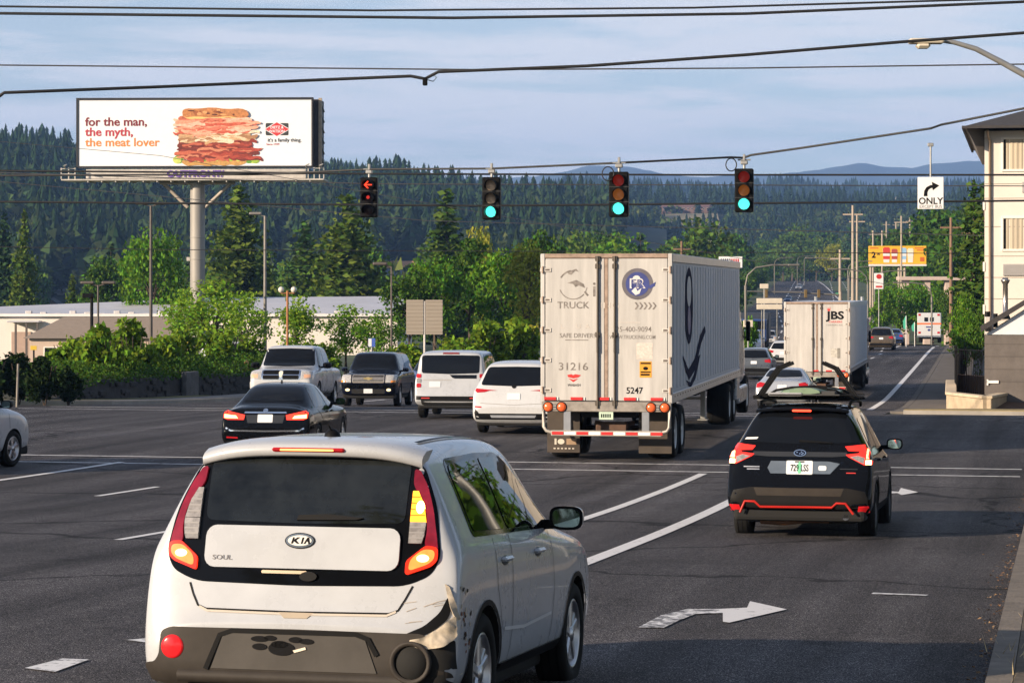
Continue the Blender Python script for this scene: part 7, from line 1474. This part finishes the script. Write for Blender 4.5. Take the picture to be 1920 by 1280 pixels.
def fir_proto(seed, m, wid=.22, nl=30, nb=11, skirt=.10, power=.85, leaf=.019):
    rs = np.random.RandomState(seed); C, S, D = [], [], []
    for i in range(nl):
        z = skirt+(1-skirt)*(i+rs.uniform(-.3, .3))/nl; L = wid*max(0, 1-z)**power+.012; L *= rs.uniform(.78, 1.15); n = max(4, int(nb*(1-z)+4))
        for k in range(n):
            a = rs.uniform(0, 6.283); Lb = L*rs.uniform(.6, 1.15); dr = np.array([math.cos(a), math.sin(a), 0])
            for f in np.arange(.22, 1.01, max(.085, .017/Lb)):
                p = dr*Lb*f+np.array([0, 0, z-.035*f*f*2.2*(1-z)+.012*rs.normal()]); p[:2] += rs.normal(size=2)*.008; C.append(p); S.append(leaf*rs.uniform(.7, 1.3)*(1.15-.4*f)); D.append(np.cross(dr, [0, 0, 1]))
    C.append(np.array([0, 0, .985])); S.append(.012); D.append(np.array([1, 0, 0]))
    V = quads(np.array(C), np.array(S), rs, (.6, .9), 1.35, np.array(D)); V[:, :, 2] = np.minimum(V[:, :, 2], 1.0)
    b = MB(); b.tube([(0,0,-.05),(0,0,.4),(0,0,.97)], .018, BARK, 7, .003); o = b.build('trunk'); t = o.data; bpy.data.objects.remove(o); return leaf_mesh('crown', V, m), t
def shrub_proto(seed, m, n=3400, leaf=.038, up=.5):
    rs = np.random.RandomState(seed); C = []; S = []
    for i in range(26):
        a = rs.uniform(0, 6.28); r = rs.uniform(0, .40); c = np.array([r*math.cos(a), r*math.sin(a), rs.uniform(.18, .85)*(1-r*.5)]); k = n//26; d = rs.normal(size=(k, 3)); d /= np.linalg.norm(d, axis=1, keepdims=True); C.append(c+d*rs.uniform(.35, 1.1, (k, 1))*rs.uniform(.11, .19)*np.array([1, 1, 1.1])); S.append(rs.uniform(.6, 1.3, k)*leaf)
    C = np.concatenate(C); C[:, 2] = np.abs(C[:, 2]); V = quads(C, np.concatenate(S), rs, (1, .4), 1.3)
    b = MB(); r = random.Random(seed)
    for i in range(7): a = r.uniform(0, 6.28); b.tube([(0,0,-.1),(.1*math.cos(a),.1*math.sin(a),.3),(.28*math.cos(a),.28*math.sin(a),.75)], .014, BARK, 5, .006)
    o = b.build('stem'); t = o.data; bpy.data.objects.remove(o); return leaf_mesh('foliage', V, m), t
PROTO = {}
def proto(kind, col, v):
    k = (kind, col, v)
    if k not in PROTO:
        s = hash((len(kind), len(col), v)) % 1000+v*17
        PROTO[k] = {'round': lambda: round_proto(s, LM[col]), 'loose': lambda: round_proto(s+5, LM[col], 30, 80, .74, .30, .018, .16), 'mid': lambda: round_proto(s+3, LM[col], 36, 55, .80, .36, .028, .15), 'fir': lambda: fir_proto(s, LM[col], .25, 38, 20, .08, .75, .018), 'slimfir': lambda: fir_proto(s+7, LM[col], .17, 40, 17, .12, .7, .016), 'fatfir': lambda: fir_proto(s+9, LM[col], .33, 42, 30, .12, .70, .018), 'midfir': lambda: fir_proto(s+2, LM[col], .22, 20, 8, .1, .85, .026),
                    'column': lambda: round_proto(s+8, LM[col], 34, 80, .92, .16, .017, .08), 'shrub': lambda: shrub_proto(s, LM[col])}[kind]()
    return PROTO[k]
RT2 = random.Random(99)
def tree(kind, col, px, ytop, Y, wpx, label, ybase=None, group=None, name=None, hgt=None):
    p = at(px, ytop, Y); g0 = gzxy(p.x, p.y) if ybase is None else at(px, ybase, Y).z
    h = hgt or p.z-g0; nat = {'round': .86, 'loose': .68, 'mid': .80, 'fir': .33, 'slimfir': .24, 'fatfir': .42, 'midfir': .46, 'column': .42, 'shrub': 1.05}[kind]
    cm, tm = proto(kind, col, RT2.randrange(2)); wsc = wpx*Y/F/nat
    nm = name or {'shrub': 'shrub'}.get(kind, 'fir_tree' if 'fir' in kind else 'leafy_tree')
    root = empty(nm, (p.x, p.y, g0), RT2.uniform(0, 6.28), label, 'shrub' if kind == 'shrub' else 'tree', group); root.scale = (wsc, wsc, h)
    for q_, me in (('foliage' if kind == 'shrub' else 'crown', cm), ('stem' if kind == 'shrub' else 'trunk', tm)): o = bpy.data.objects.new(q_, me); COL.objects.link(o); o.parent = root
    return root
for a in [('fir','firolive',45,390,290,62,'narrow fir standing alone at the far left below the billboard'),('fir','fird',8,396,330,70,'dark fir at the left edge of the picture'),('fatfir','firolive',448,345,280,150,'tall broad fir just right of the billboard column'),('fatfir','firolive',652,362,270,160,'broad olive fir under the red arrow traffic light'),('fir','fir',571,412,330,110,'dark fir between the two broad firs'),('slimfir','fir',838,352,300,110,'tall slim dark fir left of the first green light'),('fir','firolive',768,416,960,66,'small pointed fir above the orange roofed house',492),('slimfir','firolive',741,421,970,40,'smallest slim fir behind the orange roofed house',490),
    ('round','green',286,426,230,140,'round bright green tree left of the billboard column'),('round','dark',205,478,270,110,'dark leafy tree left of the round bright green tree'),('round','dark',880,446,196,150,'dark leafy tree in the clump left of the big trailer'),('round','green',815,482,188,130,'leafy green tree in front of the clump, right of the tan guide sign back'),('round','green',948,462,182,140,'green tree of the clump closest to the trailer door'),('column','yellow',988,440,172,80,'yellow-green column tree touching the trailer corner'),('round','yellow',905,424,270,80,'tree with yellowing top behind the clump'),('round','dark',768,505,178,120,'dark green tree behind the guide sign back'),('round','dark',1010,430,205,120,'dark tree behind the top left corner of the big trailer'),
    ('loose','light',402,524,142,165,'pale green young tree right behind the billboard column'),('loose','light',345,540,146,90,'pale green young tree left of the billboard column'),('loose','light',458,545,139,105,'pale green young tree above the white pickup'),('column','light',556,552,134,84,'upright light green tree behind the globe lamp'),('loose','light',648,570,136,115,'light green tree behind the black truck SUV'),('loose','green',705,580,134,90,'light green tree left of the guide sign back'),('fir','firolive',135,512,250,40,'little pale fir in front of the white houses'),
    ('slimfir','fir',1826,335,170,85,'tall dark fir against the hotel wall'),('round','green',1655,536,284,60,'leftmost of the round trees along the bank'),('round','green',1686,530,290,64,'round tree of the bank row, second from the left'),('round','green',1717,528,286,64,'round tree of the bank row, second from the right'),('round','green',1750,531,292,66,'round tree of the bank row behind the ambulance'),('round','dark',1780,545,262,54,'dark round tree at the brown wooden pole'),('loose','green',1812,548,118,60,'leafy vine covered tree above the iron fence'),('loose','dark',1840,560,114,54,'dark leafy tree touching the hotel wall'),
    ('round','olive',1345,470,330,70,'olive tree over the middle of the big trailer'),('round','yellow',1560,456,860,60,'yellowish tree above the end of the far road'),('round','olive',1500,470,900,60,'olive tree at the end of the far road'),('round','olive',1440,478,860,60,'olive tree left of the end of the far road'),('shrub','green',1404,588,165,44,'green bush beside the trailer front')]:
    tree(*a)
for px, yt, Y, w_, lb in ((132,612,100,125,'leafy shrub at the left end of the green shrub row'),(190,602,98,130,'tall leafy shrub around the sign pole on the left'),(250,592,103,130,'leafy shrub in the middle of the green shrub row'),(302,604,110,110,'leafy shrub behind the yellow bollard, left of the column'),(345,615,113,90,'leafy shrub at the foot of the billboard column, left side'),(415,600,118,120,'leafy shrub at the foot of the billboard column, right side'),(470,628,120,90,'leafy shrub behind the white pickup'),(600,640,122,100,'leafy shrub between the white pickup and the black truck SUV'),(845,612,116,130,'ivy covered shrub right of the guide sign back'),(905,598,118,140,'ivy covered shrub behind the white square SUV'),(965,590,120,140,'ivy covered shrub next to the trailer'),(760,640,118,110,'ivy covered shrub below the guide sign back')):
    tree('shrub', 'ivy', px, yt, Y, w_, lb)
for px, yt, Y, w_, lb in ((-22,652,82,120,'dark bush cut by the left picture edge'),(34,655,82.5,110,'dark bush at the far left behind the thin pale post'),(84,662,82,100,'dark bush right of the thin pale post'),(128,682,83,70,'low dark bush at the end of the stone wall')): tree('shrub', 'shade', px, yt, Y, w_, lb, ybase=757)  # near-black leaf colour stands in for the shade lying over these bushes
# hedge on the bank: one thing, trimmed but ragged
rs = np.random.RandomState(4); N = 24000; T_ = rs.uniform(83, 117, N); Nn = rs.uniform(-38.5, -34.15, N); hh = rs.uniform(0, 1, N)**.6*np.clip((-Nn-33.9)/1.0, .25, 1)
C = np.array([tuple(gpt(t, n_, .15+(sstep(80, 90, t)*.6)+k*(.72+.2*math.sin(t*.9)+.15*math.sin(t*2.3+n_)))) for t, n_, k in zip(T_, Nn, hh)])
V = quads(C, rs.uniform(.03, .085, N), rs, (1, .5)); h_ = bpy.data.objects.new('hedge', leaf_mesh('hedge', V, LM['dark'])); COL.objects.link(h_); tag(h_, 'ragged low hedge along the top of the dark stone wall', 'hedge')
# belts of woodland between the houses and the hills
def blocked(X, Y):
    t, n_ = TN(X, Y); return ledge(t)-7 < n_ < redge(t)+7 and t < 990
r = random.Random(17); cnt = 0
def belt(n, u0, u1, Y0_, Y1_, h0_, h1_, kinds, label, group, ok=lambda u, Y: True):
    k = 0; tries = 0
    while k < n and tries < n*12:
        tries += 1; Y = r.uniform(Y0_, Y1_); u = r.uniform(u0, u1); X = (u-CX)/F*Y
        if blocked(X, Y) or not ok(u, Y): continue
        h = r.uniform(h0_, h1_); kd, cl_ = r.choice(kinds); g0 = gzxy(X, Y); yt = proj(X, Y, g0+h)[1]
        tree(kd, cl_, u, yt, Y, h*F/Y*r.uniform(.55, .85)*(.62 if 'fir' in kd else 1), label, group=group); k += 1
okL = lambda u, Y: not (695 < u < 800) and not (70 < u < 172) and not (512 < u < 540)
belt(62, -40, 860, 340, 600, 9, 17, [('mid','dark'),('mid','olive'),('mid','green'),('midfir','fir'),('midfir','fird'),('mid','dark')], 'tree in the belt of woodland at the foot of the dark hill on the left', 'trees at the foot of the dark hill', okL)
okR = lambda u, Y: not (1380 < u < 1600 and Y < 860) and not (1320 < u < 1345 and Y < 480)
belt(95, 880, 1720, 380, 760, 10, 19, [('mid','dark'),('mid','olive'),('mid','dark'),('midfir','fird'),('midfir','fir'),('mid','green')], 'tree in the dark belt of woodland beyond the trailers', 'trees in the dark belt beyond the trailers', okR)
belt(34, 1690, 1860, 300, 420, 12, 20, [('mid','dark'),('midfir','fird'),('mid','dark'),('midfir','fir')], 'dark tree in the thicket between the yellow billboard and the hotel', 'dark trees beside the hotel', lambda u, Y: not (u < 1745 and Y < 350))
belt(22, 1400, 1620, 985, 1120, 15, 24, [('mid','dark'),('mid','olive'),('midfir','fird')], 'tree closing the view at the end of the climbing far road', 'trees at the end of the far road')
for i, (t, n_) in enumerate(((10, 8), (24, 8.5), (-3, 6), (-9, 2), (-7, -4), (-5, -8.5), (41, 4.6), (44, 5.2), (46, 8), (47.5, 11.5), (79, 9), (80, 13.5), (82, 19))):     # trees beside the pavement, right of the picture: the cars' glass mirrors them
    X, Y = XY(t, n_); tree('mid', 'dark' if i % 2 else 'green', proj(X, Y, 0)[0], 0, Y, 6.5*F/Y, 'roadside tree beyond the picture edge', group='roadside trees out of view', hgt=12+i % 3)
for side in (-1, 1):                                   # trees lining the far climbing road
    for i in range(34):
        t = 330+i*18.5+r.uniform(-5, 5); n_ = (ledge(t)-r.uniform(2.6, 4.5)) if side < 0 else (redge(t)+r.uniform(9, 14)); X, Y = XY(t, n_); u = proj(X, Y, 0)[0]
        kd, cl_ = r.choice([('mid', 'dark'), ('mid', 'dark'), ('mid', 'olive'), ('mid', 'green')]); h = r.uniform(4.5, 7.5) if side < 0 else r.uniform(6, 11)
        tree(kd, cl_, u, 0, Y, h*F/Y*r.uniform(.8, 1.1), 'roadside tree on the %s of the climbing far road' % ('left' if side < 0 else 'right'), group='trees %s of the climbing far road' % ('left' if side < 0 else 'right'), hgt=h)
# dry grass tufts and litter along the near kerb
b = MB(); rr2 = random.Random(8); STRAW = mat('straw', (.42,.33,.17), .9, var=.3, scale=9)
for i in range(420):
    t = rr2.choice((rr2.gauss(16.5, .5), rr2.gauss(17.6, .5), rr2.uniform(15, 42))); n_ = rr2.uniform(-.32, 1.0) if t > 18.6 else rr2.gauss(.05, .18); p = gpt(t, n_, .13); a = rr2.uniform(0, 6.28); L_ = rr2.uniform(.05, .17) if t < 18.8 else rr2.uniform(.02, .06); d = Vector((math.cos(a), math.sin(a), rr2.uniform(.5, 2.2))).normalized()*L_; s1 = Vector((-math.sin(a), math.cos(a), 0))*.004
    b.add([p-s1, p+s1, p+d], [(0,1,2)], STRAW)
tag(b.build('dry_grass'), 'dry straw coloured grass tufts on the kerb at the lower right', 'grass', kind='stuff')
b = MB(); LF = [mat('litter%d' % i, c_, .9, var=.3) for i, c_ in enumerate(((.16,.08,.035), (.22,.14,.07), (.08,.05,.03)))]
for i in range(300):
    t = 15+27*rr2.random()**1.4; n_ = -.46-abs(rr2.gauss(0, .11)); p = gpt(t, n_, .012); s1 = rr2.uniform(.008, .022); a = rr2.uniform(0, 6.28); b.add([p+Vector((s1*math.cos(a+k*1.57), s1*math.sin(a+k*1.57)*.6, rr2.uniform(0, .02))) for k in range(4)], [(0,1,2,3)], LF[i % 3])
tag(b.build('leaf_litter'), 'fallen brown leaves collected in the gutter by the kerb', 'leaves', kind='stuff')
# ------------------------------------------------------------------ the air between here and the mountains
b = MB(); b.box(-3300, -70, -8, 3800, 8900, 520, GALV); hz = b.build('haze', fix=True); hz.data.materials.clear()
m = bpy.data.materials.new('haze_air'); m.use_nodes = True; t_ = m.node_tree; t_.nodes.remove(t_.nodes['Principled BSDF']); pv = t_.nodes.new('ShaderNodeVolumePrincipled')
pv.inputs['Color'].default_value = (.28,.51,1,1); pv.inputs['Density'].default_value = 1.15e-4; pv.inputs['Anisotropy'].default_value = .0
t_.links.new(pv.outputs['Volume'], t_.nodes['Material Output'].inputs['Volume']); hz.data.materials.append(m); tag(hz, kind='stuff')
bpy.context.view_layer.update()
